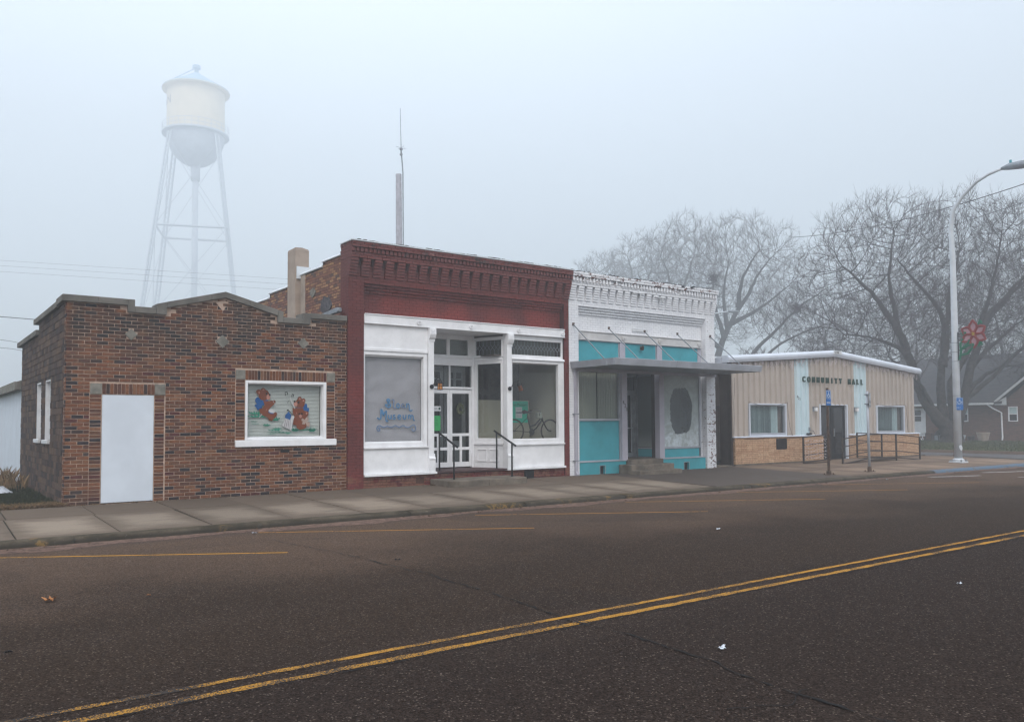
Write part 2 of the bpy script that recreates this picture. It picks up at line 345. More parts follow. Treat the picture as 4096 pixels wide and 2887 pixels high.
# ---------------------------------------------------------------- bricks
def dist_area(c, nrm, a):
    d = Vector(c) - CAM; L = d.length
    return a * abs(d.normalized().dot(nrm)) / (L * L)
class Bricks:
    def __init__(s): s.L = []
    def wall(s, ax, u0, u1, z0, z1, face, L=.208, H=.0715, depth=.1, mort=.0125, holes=(), top=None, off=.5, start=0, jig=.003, shift=0, proud=None, halves=None, dirn=-1):
        """ax 'x': a wall along X facing -Y (dirn -1) at y=face; ax 'y': a wall along Y facing -X at x=face"""
        n = int(round((z1 - z0) / H)); H = (z1 - z0) / max(n, 1)
        for j in range(n):
            a, b = z0 + j * H, z0 + (j + 1) * H; zc = (a + b) / 2
            blocks = sorted((h[0], h[1]) for h in holes if h[2] < zc < h[3])
            segs = []; cur = u0
            for p, q in blocks:
                if p > cur: segs.append((cur, min(p, u1)))
                cur = max(cur, q)
            if cur < u1: segs.append((cur, u1))
            o = (L * off * (j % 2) + shift + start) % L
            for p, q in segs:
                i = math.floor((p - u0 - o) / L)
                u = u0 + o + i * L
                while u < q - 1e-6:
                    x0, x1 = max(u, p), min(u + L, q); u += L
                    if x1 - x0 < .035: continue
                    zt = b
                    if top:
                        t = min(top(x0), top(x1))
                        if t < a + .03: continue
                        zt = min(b, t)
                    pr = proud(j) if proud else 0
                    f = face + dirn * (pr + random.uniform(0, jig))
                    m = mort / 2
                    s.L.append((ax, x0 + m, x1 - m, a + m, zt - m, f, depth, dirn, 'brick'))
        return s
    def piece(s, ax, x0, x1, z0, z1, f, depth=.1, name='brick', dirn=-1):
        s.L.append((ax, x0, x1, z0, z1, f, depth, dirn, name)); return s
    def finish(s, parent, key, n=290, name='brick', spare=None):
        def score(q):
            ax, x0, x1, z0, z1, f = q[:6]; c = ((x0 + x1) / 2, f, (z0 + z1) / 2) if ax == 'x' else (f, (x0 + x1) / 2, (z0 + z1) / 2)
            return -dist_area(c, Vector((0, 1, 0)) if ax == 'x' else Vector((1, 0, 0)), (x1 - x0) * (z1 - z0))
        s.L.sort(key=score)
        protos = []
        for v in range(6):
            bm = bmesh.new(); bmesh.ops.create_cube(bm, size=1)
            bmesh.ops.scale(bm, vec=(.2, .1, .062), verts=bm.verts)
            bmesh.ops.bevel(bm, geom=bm.edges[:], offset=.0035, segments=1, affect='EDGES')
            for q in bm.verts: q.co += Vector((random.uniform(-1, 1), 0, random.uniform(-1, 1))) * .0018
            bmesh.ops.scale(bm, vec=(5, 10, 1 / .062), verts=bm.verts)
            me = bpy.data.meshes.new(name); bm.to_mesh(me); bm.free(); me.materials.append(M[key, 0]); protos.append(me)
        rest = MB()
        for i, (ax, x0, x1, z0, z1, f, dp, dn, nm) in enumerate(s.L):
            w_, h_ = x1 - x0, z1 - z0
            if i < n:
                o = bpy.data.objects.new(nm, protos[i % 6]); r = random.uniform(-.006, .006)
                if ax == 'x': o.location = ((x0 + x1) / 2, f - dn * dp / 2, (z0 + z1) / 2); o.scale = (w_, dp, h_); o.rotation_euler = (0, r, 0)
                else: o.location = (f - dn * dp / 2, (x0 + x1) / 2, (z0 + z1) / 2); o.scale = (w_, dp, h_); o.rotation_euler = (0, 0, math.pi / 2)
                link(o, parent)
            else:
                g = f - dn * dp
                j = lambda: random.uniform(-.0015, .0015)
                a, b, c, d = x0 + j(), x1 + j(), z0 + j(), z1 + j()
                P = (lambda u, t, z: (u, t, z)) if ax == 'x' else (lambda u, t, z: (t, u, z))
                e = .004; fi = f; fo = f - dn * e
                rest.add([P(a, g, c), P(b, g, c), P(b, g, d), P(a, g, d), P(a, fo, c), P(b, fo, c), P(b, fo, d), P(a, fo, d),
                          P(a + e, fi, c + e), P(b - e, fi, c + e), P(b - e, fi, d - e), P(a + e, fi, d - e)],
                         [(0, 1, 5, 4), (1, 2, 6, 5), (2, 3, 7, 6), (3, 0, 4, 7), (4, 5, 9, 8), (5, 6, 10, 9), (6, 7, 11, 10), (7, 4, 8, 11), (8, 9, 10, 11)])
        if rest.v:
            o = rest.build(name, M[key, 1], parent, fix=True); o['kind'] = 'stuff'
        return len(s.L)
def text_mesh(mb, txt, size, place, depth=.01, font_w=1.0, bold=0):
    """letters as solid geometry; place(u, v, t) maps text plane to world"""
    cu_ = bpy.data.curves.new('t', 'FONT'); cu_.body = txt; cu_.size = size; cu_.extrude = depth / 2; cu_.resolution_u = 3; cu_.offset = bold
    o = bpy.data.objects.new('t', cu_); C.objects.link(o)
    dg = bpy.context.evaluated_depsgraph_get(); me = bpy.data.meshes.new_from_object(o.evaluated_get(dg))
    vs = [place(v.co.x * font_w, v.co.y, v.co.z) for v in me.vertices]; fs = [tuple(p.vertices) for p in me.polygons]
    bpy.data.objects.remove(o); bpy.data.curves.remove(cu_); bpy.data.meshes.remove(me)
    mb.add([tuple(v) for v in vs], fs); return mb

FOG = .0042
PAINT=[
 ('painted_grass','g',0,[(5.978,1.762),(5.945,1.81),(6.022,1.764),(6.01,1.796),(6.065,1.764),(6.075,1.829),(6.109,1.764),(6.141,1.801),(6.152,1.764),(6.207,1.826),(6.196,1.765),(6.273,1.814),(6.24,1.765),(6.175,1.737),(6.03,1.737)]),
 ('painted_grass','g',0,[(5.955,1.691),(5.891,1.719),(6.019,1.694),(5.987,1.732),(6.084,1.694),(6.083,1.742),(6.148,1.694),(6.18,1.755),(6.213,1.694),(6.278,1.725),(6.279,1.694),(6.377,1.739),(6.344,1.694),(6.476,1.726),(6.41,1.694),(6.295,1.67),(6.045,1.67)]),
 ('painted_grass','g',0,[(6.015,1.58),(6.006,1.592),(6.051,1.582),(6.059,1.595),(6.086,1.582),(6.113,1.589),(6.122,1.582),(6.167,1.589),(6.158,1.582),(6.122,1.573),(6.044,1.573)]),
 ('painted_grass','g',0,[(6.027,1.533),(6.027,1.544),(6.083,1.535),(6.11,1.541),(6.138,1.534),(6.194,1.543),(6.194,1.534),(6.152,1.527),(6.061,1.527)]),
 ('painted_grass','g',0,[(6.284,1.502),(6.265,1.529),(6.31,1.504),(6.304,1.547),(6.337,1.504),(6.343,1.542),(6.363,1.504),(6.382,1.553),(6.389,1.504),(6.422,1.528),(6.415,1.503),(6.461,1.521),(6.442,1.503),(6.402,1.483),(6.316,1.484)]),
 ('painted_grass','g',0,[(6.465,1.632),(6.442,1.694),(6.496,1.634),(6.488,1.7),(6.526,1.634),(6.533,1.697),(6.557,1.634),(6.579,1.71),(6.588,1.634),(6.626,1.68),(6.618,1.634),(6.672,1.681),(6.649,1.634),(6.603,1.603),(6.502,1.603)]),
 ('painted_grass','g',0,[(6.509,1.417),(6.485,1.444),(6.534,1.419),(6.521,1.444),(6.558,1.419),(6.558,1.466),(6.583,1.419),(6.595,1.455),(6.607,1.418),(6.632,1.465),(6.632,1.418),(6.669,1.458),(6.657,1.418),(6.706,1.449),(6.681,1.418),(6.638,1.398),(6.544,1.399)]),
 ('painted_grass','g',0,[(6.412,1.388),(6.383,1.412),(6.47,1.39),(6.47,1.414),(6.529,1.389),(6.558,1.413),(6.588,1.389),(6.647,1.412),(6.647,1.388),(6.736,1.4),(6.706,1.388),(6.632,1.375),(6.471,1.377)]),
 ('painted_grass','g',0,[(6.918,1.389),(6.9,1.443),(6.953,1.391),(6.953,1.46),(6.989,1.391),(7.006,1.441),(7.024,1.391),(7.059,1.433),(7.059,1.39),(7.113,1.425),(7.095,1.39),(7.051,1.363),(6.954,1.364)]),
 ('painted_grass','g',0,[(7.312,1.386),(7.286,1.42),(7.338,1.388),(7.325,1.447),(7.364,1.388),(7.364,1.465),(7.39,1.387),(7.402,1.476),(7.416,1.387),(7.441,1.456),(7.442,1.387),(7.48,1.458),(7.468,1.387),(7.519,1.433),(7.494,1.386),(7.448,1.353),(7.349,1.354)]),
 ('painted_grass','g',0,[(6.906,1.395),(6.81,1.41),(6.97,1.397),(6.906,1.417),(7.034,1.397),(7.002,1.421),(7.099,1.396),(7.099,1.412),(7.164,1.395),(7.197,1.419),(7.23,1.395),(7.295,1.41),(7.295,1.394),(7.394,1.419),(7.361,1.394),(7.494,1.409),(7.427,1.393),(7.594,1.402),(7.494,1.392),(7.345,1.381),(7.022,1.384)]),
 ('painted_grass','g',0,[(6.412,1.341),(6.347,1.356),(6.478,1.342),(6.445,1.357),(6.545,1.341),(6.545,1.352),(6.611,1.341),(6.645,1.356),(6.678,1.34),(6.745,1.354),(6.746,1.339),(6.847,1.351),(6.813,1.338),(6.949,1.352),(6.881,1.338),(6.762,1.329),(6.505,1.332)]),
 ('painted_grass','g',0,[(6.388,1.311),(6.378,1.318),(6.431,1.313),(6.441,1.323),(6.473,1.312),(6.505,1.318),(6.516,1.312),(6.57,1.317),(6.559,1.311),(6.516,1.305),(6.422,1.306)]),
 ('painted_grass','g',0,[(6.794,1.318),(6.787,1.337),(6.819,1.32),(6.825,1.338),(6.844,1.32),(6.862,1.34),(6.869,1.32),(6.9,1.341),(6.894,1.319),(6.869,1.306),(6.814,1.307)]),
 ('painted_bear','blue',1,[(6.151,2.116),(6.202,2.082),(6.226,2.046),(6.383,2.054),(6.383,2.025),(6.311,2.018),(6.305,1.941),(6.251,1.928),(6.252,1.863),(6.156,1.827),(6.126,1.88),(6.084,1.927),(6.143,1.963),(6.101,2.015),(6.106,2.069)]),
 ('painted_bear','br',2,[(6.274,2.035),(6.395,2.025),(6.481,2.038),(6.523,2.056),(6.557,2.021),(6.548,1.979),(6.494,1.93),(6.439,1.882),(6.397,1.798),(6.483,1.751),(6.55,1.789),(6.593,1.763),(6.581,1.703),(6.52,1.644),(6.472,1.586),(6.413,1.608),(6.374,1.668),(6.265,1.715),(6.198,1.78),(6.194,1.863),(6.264,1.869),(6.311,1.941)]),
 ('painted_bear','br',3,[(6.232,2.224),(6.228,2.202),(6.216,2.182),(6.198,2.169),(6.177,2.164),(6.156,2.168),(6.138,2.181),(6.126,2.2),(6.122,2.222),(6.126,2.245),(6.138,2.264),(6.155,2.278),(6.176,2.283),(6.198,2.278),(6.216,2.266),(6.228,2.247)]),
 ('painted_bear','br',3,[(6.328,2.259),(6.324,2.238),(6.312,2.22),(6.294,2.208),(6.273,2.204),(6.252,2.207),(6.234,2.219),(6.222,2.236),(6.217,2.257),(6.221,2.278),(6.233,2.296),(6.251,2.308),(6.272,2.313),(6.294,2.309),(6.312,2.298),(6.324,2.28)]),
 ('painted_bear','br',3,[(6.413,2.162),(6.404,2.115),(6.378,2.076),(6.339,2.049),(6.292,2.039),(6.246,2.048),(6.207,2.073),(6.181,2.112),(6.171,2.158),(6.18,2.204),(6.206,2.244),(6.245,2.271),(6.291,2.281),(6.337,2.273),(6.377,2.247),(6.403,2.208)]),
 ('painted_bear','pk',4,[(6.203,2.21),(6.202,2.199),(6.199,2.189),(6.193,2.183),(6.187,2.181),(6.18,2.183),(6.175,2.189),(6.171,2.198),(6.17,2.209),(6.171,2.22),(6.175,2.229),(6.18,2.235),(6.186,2.238),(6.193,2.236),(6.198,2.23),(6.202,2.22)]),
 ('painted_bear','pk',4,[(6.304,2.276),(6.302,2.27),(6.297,2.265),(6.289,2.262),(6.28,2.261),(6.271,2.262),(6.263,2.265),(6.258,2.269),(6.256,2.275),(6.258,2.28),(6.263,2.285),(6.271,2.288),(6.28,2.289),(6.289,2.288),(6.297,2.286),(6.302,2.281)]),
 ('painted_bear','pk',4,[(6.436,2.118),(6.433,2.094),(6.424,2.074),(6.41,2.061),(6.393,2.056),(6.376,2.06),(6.362,2.073),(6.352,2.093),(6.349,2.117),(6.352,2.141),(6.361,2.161),(6.375,2.175),(6.392,2.18),(6.409,2.175),(6.423,2.162),(6.433,2.142)]),
 ('painted_bear','bk',5,[(6.372,2.189),(6.371,2.177),(6.367,2.168),(6.361,2.161),(6.353,2.159),(6.346,2.161),(6.34,2.167),(6.335,2.177),(6.334,2.188),(6.335,2.2),(6.339,2.209),(6.345,2.216),(6.353,2.218),(6.36,2.216),(6.367,2.21),(6.371,2.2)]),
 ('painted_bear','bk',5,[(6.438,2.162),(6.437,2.153),(6.433,2.145),(6.426,2.14),(6.419,2.138),(6.412,2.14),(6.405,2.145),(6.401,2.153),(6.399,2.162),(6.401,2.171),(6.405,2.179),(6.411,2.184),(6.419,2.186),(6.426,2.184),(6.433,2.179),(6.437,2.172)]),
 ('painted_bear','wh',4,[(6.547,1.796),(6.538,1.781),(6.519,1.77),(6.493,1.766),(6.464,1.769),(6.436,1.778),(6.414,1.792),(6.401,1.808),(6.399,1.826),(6.407,1.841),(6.426,1.851),(6.452,1.855),(6.481,1.853),(6.509,1.844),(6.531,1.83),(6.544,1.813)]),
 ('painted_bear','blue',4,[(6.397,1.81),(6.434,1.775),(6.507,1.763),(6.507,1.744),(6.446,1.751),(6.391,1.781)]),
 ('painted_bear','wh',5,[(6.45,2.103),(6.458,2.103),(6.58,1.893),(6.57,1.892)]),
 ('painted_bear','wh',5,[(6.243,1.748),(6.257,1.736),(6.199,1.665),(6.183,1.672)]),
 ('painted_bear','pk',5,[(6.358,1.86),(6.37,1.855),(6.339,1.81),(6.332,1.815)]),
 ('painted_bear','blue',1,[(7.22,1.948),(7.245,1.976),(7.277,1.973),(7.287,1.888),(7.333,1.882),(7.323,1.79),(7.272,1.814),(7.195,1.832),(7.194,1.899)]),
 ('painted_bear','br',2,[(6.941,1.873),(7.003,1.898),(7.194,1.887),(7.201,1.826),(7.317,1.79),(7.317,1.728),(7.247,1.643),(7.273,1.52),(7.267,1.447),(7.197,1.405),(7.108,1.394),(7.044,1.437),(7.031,1.497),(6.955,1.51),(6.967,1.631),(6.986,1.692),(6.954,1.752)]),
 ('painted_bear','br',3,[(7.157,2.082),(7.154,2.062),(7.143,2.044),(7.126,2.032),(7.107,2.028),(7.087,2.032),(7.071,2.043),(7.06,2.06),(7.056,2.081),(7.059,2.101),(7.07,2.119),(7.087,2.131),(7.106,2.135),(7.126,2.131),(7.142,2.12),(7.153,2.103)]),
 ('painted_bear','br',3,[(7.245,2.047),(7.241,2.027),(7.231,2.01),(7.215,1.999),(7.196,1.995),(7.178,1.998),(7.162,2.009),(7.151,2.026),(7.147,2.045),(7.151,2.065),(7.161,2.082),(7.177,2.093),(7.196,2.097),(7.214,2.094),(7.23,2.083),(7.241,2.066)]),
 ('painted_bear','br',3,[(7.227,1.985),(7.219,1.942),(7.196,1.905),(7.161,1.881),(7.12,1.872),(7.079,1.88),(7.045,1.904),(7.021,1.94),(7.013,1.983),(7.021,2.026),(7.044,2.063),(7.078,2.087),(7.119,2.096),(7.16,2.088),(7.195,2.064),(7.219,2.028)]),
 ('painted_bear','pk',4,[(7.132,2.084),(7.13,2.076),(7.125,2.069),(7.118,2.064),(7.109,2.062),(7.1,2.064),(7.093,2.068),(7.088,2.075),(7.086,2.084),(7.088,2.092),(7.093,2.099),(7.1,2.104),(7.109,2.106),(7.118,2.104),(7.125,2.1),(7.13,2.093)]),
 ('painted_bear','pk',4,[(7.222,2.046),(7.22,2.038),(7.215,2.031),(7.207,2.026),(7.199,2.024),(7.19,2.026),(7.182,2.03),(7.177,2.037),(7.175,2.046),(7.177,2.054),(7.182,2.061),(7.19,2.066),(7.198,2.068),(7.207,2.066),(7.215,2.062),(7.22,2.055)]),
 ('painted_bear','pk',4,[(7.056,1.969),(7.053,1.949),(7.043,1.933),(7.028,1.921),(7.011,1.917),(6.993,1.921),(6.979,1.932),(6.969,1.949),(6.965,1.968),(6.969,1.988),(6.978,2.004),(6.993,2.015),(7.01,2.02),(7.028,2.016),(7.043,2.005),(7.053,1.988)]),
 ('painted_bear','bk',5,[(7.013,2.024),(7.011,2.016),(7.006,2.009),(6.999,2.004),(6.99,2.002),(6.982,2.004),(6.974,2.009),(6.969,2.016),(6.967,2.024),(6.969,2.032),(6.974,2.039),(6.981,2.044),(6.99,2.046),(6.999,2.044),(7.006,2.04),(7.011,2.033)]),
 ('painted_bear','bk',5,[(7.1,1.998),(7.095,1.988),(7.087,1.981),(7.078,1.977),(7.069,1.978),(7.061,1.983),(7.056,1.991),(7.055,2.002),(7.057,2.013),(7.063,2.023),(7.071,2.03),(7.08,2.034),(7.089,2.033),(7.097,2.028),(7.101,2.02),(7.103,2.009)]),
 ('painted_bear','dk',4,[(7.016,1.893),(7.194,1.892),(7.194,1.877),(7.016,1.876)]),
 ('painted_bear','br',4,[(7.318,1.765),(7.315,1.748),(7.304,1.734),(7.288,1.724),(7.269,1.721),(7.251,1.724),(7.235,1.734),(7.224,1.748),(7.22,1.765),(7.224,1.782),(7.235,1.796),(7.25,1.806),(7.269,1.809),(7.288,1.806),(7.304,1.796),(7.314,1.782)]),
 ('painted_bear','br',4,[(7.233,1.734),(7.226,1.701),(7.206,1.672),(7.175,1.653),(7.138,1.647),(7.102,1.653),(7.071,1.672),(7.05,1.701),(7.042,1.734),(7.049,1.768),(7.07,1.796),(7.101,1.815),(7.137,1.822),(7.174,1.816),(7.205,1.797),(7.226,1.768)]),
 ('painted_bear','pk',5,[(7.29,1.763),(7.288,1.753),(7.284,1.745),(7.277,1.74),(7.269,1.738),(7.262,1.74),(7.255,1.745),(7.25,1.753),(7.249,1.763),(7.25,1.772),(7.255,1.78),(7.261,1.785),(7.269,1.787),(7.277,1.785),(7.284,1.78),(7.288,1.772)]),
 ('painted_bear','bk',5,[(7.121,1.748),(7.119,1.74),(7.114,1.734),(7.107,1.73),(7.098,1.728),(7.089,1.73),(7.082,1.734),(7.077,1.74),(7.075,1.748),(7.077,1.755),(7.082,1.761),(7.089,1.766),(7.098,1.767),(7.107,1.766),(7.114,1.761),(7.119,1.755)]),
 ('painted_bear','bk',5,[(7.182,1.75),(7.18,1.741),(7.176,1.733),(7.168,1.728),(7.159,1.726),(7.151,1.728),(7.143,1.733),(7.138,1.741),(7.136,1.75),(7.138,1.759),(7.143,1.767),(7.15,1.773),(7.159,1.775),(7.168,1.773),(7.175,1.767),(7.18,1.76)]),
 ('painted_bear','pk',5,[(7.157,1.697),(7.155,1.682),(7.148,1.669),(7.138,1.66),(7.127,1.658),(7.115,1.66),(7.105,1.669),(7.098,1.682),(7.096,1.696),(7.098,1.711),(7.105,1.724),(7.114,1.732),(7.126,1.735),(7.138,1.733),(7.148,1.724),(7.155,1.711)]),
 ('painted_bear','pk',5,[(7.017,1.791),(7.029,1.789),(7.049,1.746),(7.036,1.743)]),
 ('painted_bear','tan',5,[(7.151,1.631),(7.17,1.655),(7.228,1.618),(7.259,1.667),(7.311,1.692),(7.318,1.594),(7.266,1.582),(7.35,1.557),(7.338,1.459),(7.28,1.471),(7.247,1.557),(7.228,1.515),(7.158,1.521),(7.183,1.582),(7.151,1.594)]),
 ('painted_bear','wh',5,[(6.87,2.1),(6.901,2.109),(6.94,2.007),(7.006,1.868),(6.991,1.859),(6.921,1.982)]),
 ('painted_flag','blue',5,[(6.841,1.812),(6.916,1.716),(6.886,1.613),(6.767,1.661),(6.779,1.728),(6.822,1.764)]),
 ('painted_flag','wh',4,[(6.773,1.667),(6.892,1.617),(6.926,1.713),(6.989,1.692),(6.955,1.595),(6.912,1.365),(6.881,1.402),(6.793,1.439),(6.699,1.487),(6.736,1.559)]),
 ('painted_flag','dk',6,[(6.792,1.644),(6.8,1.642),(6.755,1.466),(6.745,1.468)]),
 ('painted_flag','dk',6,[(6.824,1.633),(6.831,1.631),(6.798,1.448),(6.788,1.45)]),
 ('painted_flag','dk',6,[(6.855,1.623),(6.862,1.62),(6.842,1.429),(6.832,1.432)]),
 ('painted_flag','dk',6,[(6.886,1.612),(6.894,1.61),(6.886,1.411),(6.876,1.413)]),
 ('painted_flag','bk',6,[(6.815,1.836),(6.84,1.846),(6.954,1.728),(6.945,1.718),(6.847,1.818)]),
 ('painted_flag','bk',6,[(6.843,1.829),(6.838,1.817),(6.826,1.812),(6.813,1.817),(6.808,1.829),(6.813,1.841),(6.825,1.846),(6.838,1.841)]),
 ('painted_music_note','bk',5,[(6.766,2.234),(6.818,2.242),(6.833,2.181),(6.818,2.172),(6.808,2.229),(6.776,2.222),(6.781,2.156),(6.769,2.15)]),
 ('painted_music_note','bk',5,[(6.924,2.198),(6.974,2.179),(6.962,2.122),(6.937,2.13),(6.957,2.143),(6.959,2.165),(6.934,2.179),(6.929,2.125),(6.911,2.125)]),
 ('painted_music_note','bk',5,[(6.839,2.042),(6.864,2.035),(6.844,2.027),(6.839,1.993),(6.817,1.991),(6.817,2.008),(6.832,2.01)]),
]
STROKES=[
  [(9.284,2.06),(9.265,2.052),(9.242,2.073),(9.261,2.103),(9.303,2.103),(9.322,2.069),(9.299,2.031),(9.261,2.022),(9.284,2.005),(9.332,1.989),(9.346,1.955),(9.322,1.916),(9.275,1.908),(9.228,1.928),(9.199,1.975),(9.237,1.971),(9.284,1.963)],
  [(9.384,2.074),(9.379,2.087),(9.403,2.096),(9.432,2.083),(9.435,2.041),(9.423,1.998),(9.423,1.921),(9.447,1.892),(9.485,1.896)],
  [(9.543,2.008),(9.509,1.982),(9.504,1.931),(9.533,1.897),(9.567,1.901),(9.581,1.94),(9.572,1.987),(9.543,2.008)],
  [(9.698,1.992),(9.664,1.996),(9.634,1.966),(9.634,1.923),(9.668,1.906),(9.702,1.928),(9.702,1.984),(9.717,1.915),(9.746,1.894)],
  [(9.776,2.006),(9.78,1.898)],
  [(9.78,2.002),(9.834,1.998),(9.849,1.959),(9.849,1.881),(9.864,1.838),(9.893,1.826),(9.928,1.839),(9.928,1.86)],
  [(8.993,1.666),(9.012,1.637),(9.049,1.628),(9.087,1.641),(9.088,1.7),(9.082,1.784),(9.091,1.881),(9.143,1.801),(9.152,1.7)],
  [(9.096,1.835),(9.152,1.708),(9.19,1.793),(9.232,1.831),(9.23,1.734),(9.218,1.658),(9.223,1.598),(9.247,1.569),(9.275,1.581),(9.261,1.603)],
  [(9.285,1.73),(9.289,1.658),(9.313,1.628),(9.351,1.641),(9.361,1.73)],
  [(9.361,1.7),(9.365,1.628)],
  [(9.466,1.717),(9.432,1.73),(9.413,1.704),(9.437,1.683),(9.466,1.666),(9.461,1.632),(9.428,1.624),(9.404,1.645)],
  [(9.543,1.679),(9.615,1.687),(9.601,1.722),(9.567,1.73),(9.538,1.7),(9.543,1.649),(9.576,1.623),(9.62,1.64)],
  [(9.683,1.73),(9.688,1.649),(9.717,1.623),(9.751,1.64),(9.761,1.73)],
  [(9.829,1.731),(9.834,1.627)],
  [(9.834,1.709),(9.864,1.726),(9.888,1.7),(9.893,1.627)],
  [(9.893,1.7),(9.928,1.722),(9.957,1.7),(9.962,1.623),(9.982,1.592),(10.007,1.601)],
  [(9.003,1.414),(9.04,1.422),(9.064,1.389),(9.045,1.351),(9.003,1.351),(8.975,1.398),(8.993,1.456),(9.049,1.481),(9.106,1.451),(9.153,1.43),(9.209,1.446),(9.256,1.463),(9.304,1.446),(9.361,1.428),(9.418,1.449),(9.475,1.479),(9.514,1.457),(9.581,1.427),(9.639,1.456),(9.678,1.477),(9.717,1.456),(9.775,1.425),(9.854,1.429),(9.913,1.467),(9.972,1.489),(10.026,1.449),(10.026,1.371),(9.982,1.333),(9.927,1.355),(9.918,1.39),(9.962,1.389)],
]

TREE1 = [  # main trunks of the big tree: points, base radius, tip radius, side branches, their length, spread in depth, start
 ([(55.34,26.41,.17),(54.86,26.71,1.24),(54.15,27.17,2.24),(53.43,27.62,3.94),(52.69,28.03,6.5),(51.97,28.47,8.07),(51.02,29.09,9.64),(50.2,29.64,10.64),(49.27,30.28,11.64)], .55, .045, 26, 3.6, .3, .38),
 ([(55.33,26.41,.24),(54.91,26.65,1.52),(54.69,26.7,3.65),(54.79,26.52,5.78),(54.83,26.37,7.91),(54.23,26.74,9.47),(53.17,27.44,10.9),(52.34,27.98,12.18)], .42, .04, 24, 3.4, .3, .4),
 ([(54.8,26.55,5.07),(55.09,26.19,7.91),(55.36,25.88,9.89),(55.9,25.39,11.59),(56.32,24.98,13.2)], .26, .035, 20, 3.2, 2.5, .15),
 ([(53.12,27.78,5.22),(52.56,28.09,7.21),(52.2,28.24,9.35),(52.03,28.29,10.77),(52.17,28.1,12.47),(52.41,27.81,14.2)], .26, .035, 22, 3.2, 1.5, .2),
 ([(55.45,26.32,.17),(55.86,25.9,2.51),(56.26,25.47,5.06),(56.69,25.07,6.76),(57.11,24.66,8.46),(58.0,23.95,9.59),(58.93,23.19,11.0),(59.78,22.51,11.85)], .42, .04, 26, 3.6, .3, .35),
 ([(55.56,26.24,.24),(55.28,26.31,2.94),(55.36,26.17,4.36),(56.07,25.56,6.05),(56.66,25.02,7.9),(57.09,24.63,9.31),(57.35,24.37,10.73),(57.6,24.09,12.43),(57.73,23.9,14.0)], .36, .035, 24, 3.3, .4, .4),
 ([(55.95,25.8,3.1),(56.74,25.16,4.2),(57.64,24.46,4.91),(59.05,23.4,5.25),(60.13,22.57,5.88)], .2, .04, 14, 3, 2, .2),
 ([(56.26,25.47,5.0),(57.16,24.75,6.19),(58.05,24.04,7.03),(59.0,23.3,7.88),(60.08,22.46,8.72)], .2, .04, 16, 3, 2, .2),
 ([(53.55,27.54,3.8),(52.47,28.21,6.08),(51.54,28.87,6.65),(50.51,29.61,6.95),(49.13,30.62,7.1)], .2, .035, 16, 3, 1, .2),
 ([(54.5,26.94,1.81),(53.67,27.47,3.37),(52.6,28.2,4.6),(51.2,29.2,5.6)], .2, .035, 10, 2.4, 2, .4),
 ([(56.26,25.47,5.06),(57.3,24.6,8.0),(58.9,23.2,10.2),(61.2,21.5,12.6),(62.6,20.5,14.0)], .2, .035, 20, 3.6, 2, .25),
 ([(55.95,25.8,2.9),(57.2,24.7,4.3),(59,23,6.6),(61.5,21.2,8.2),(63.5,19.8,9.8)], .2, .035, 18, 3.4, 2, .25),
]
TREES = [
 ([[(59.2,49.5,0.4),(59.28,49.37,5.01),(59.7,48.88,8.26),(60.47,48.19,10.69),(61.73,47.12,13.32),(62.33,46.56,15.0),(63.4,45.7,16.6)],[(60.22,48.4,10.08),(59.92,48.44,13.0),(60.34,47.94,16.4)],[(60.01,48.61,9.07),(59.14,49.11,11.92),(58.75,49.24,14.4)],[(60.94,47.78,11.91),(61.02,47.52,14.5),(61.94,46.68,16.8)],[(59.7,48.9,8.2),(58.2,49.9,9.6),(56.8,50.8,11.6)],[(60.5,48.2,10.5),(62.5,46.7,11.8),(64.5,45.2,13.8)]], .5, 4.6, 16, 0),
 ([[(57.0,44.9,.3),(57.16,44.72,4.77),(58.02,43.95,7.41),(59.51,42.75,9.3),(61.0,41.55,11.18),(62.6,40.3,12.6)],[(57.2,44.7,4.8),(59.23,43.02,7.6),(61.33,41.37,9.1),(62.84,40.22,9.8)],[(57.2,44.7,4.2),(58.6,43.6,6.6),(60.4,42.2,7.2)]], .3, 2.6, 10, 0),
 ([[(63.47,58.68,.5),(63.5,58.4,9),(63.51,58.27,12.87),(63.23,58.24,16.4),(62.5,58.7,18.6)],[(63.49,58.24,12.0),(64.7,57.12,16.4),(65.37,56.44,19.0)],[(63.45,58.36,10.5),(61.76,59.36,14.8),(60.79,60.0,17.2)],[(63.5,58.3,11),(65.5,56.6,13.6),(67.3,55.2,16)]], .42, 4.8, 13, 0),
 ([[(68.9,70.81,.5),(68.94,70.34,13),(69.48,69.67,17.6),(68.87,70.1,21.5)],[(68.96,70.38,12.5),(70.35,69.07,16.9),(71.14,68.32,19.8)],[(68.92,70.41,11.5),(67.38,71.32,15.8),(66.26,72.01,18.4)]], .42, 5, 13, 0),
 ([[(75.3,83.5,.5),(75.37,82.91,15),(75.74,82.32,22)],[(75.4,82.95,13.5),(73.9,83.9,17.6),(72.9,84.6,21.6)],[(75.4,82.9,13.5),(77.3,81.5,17.6)]], .42, 5, 12, 0),
]

# ---------------------------------------------------------------- ground levels
def clamp(v, a=0., b=1.): return max(a, min(b, v))
def zwall(x): return .055 * clamp((x - 5) / 9)
def zs(x, y): t = clamp((17.5 - y) / 4.4); return zwall(x) * (1 - t) + (-.05) * t
def zroad(y): return -.15 + .065 * clamp(1 - abs(y - 5.1) / 7.8) if y < 12.95 else -.15

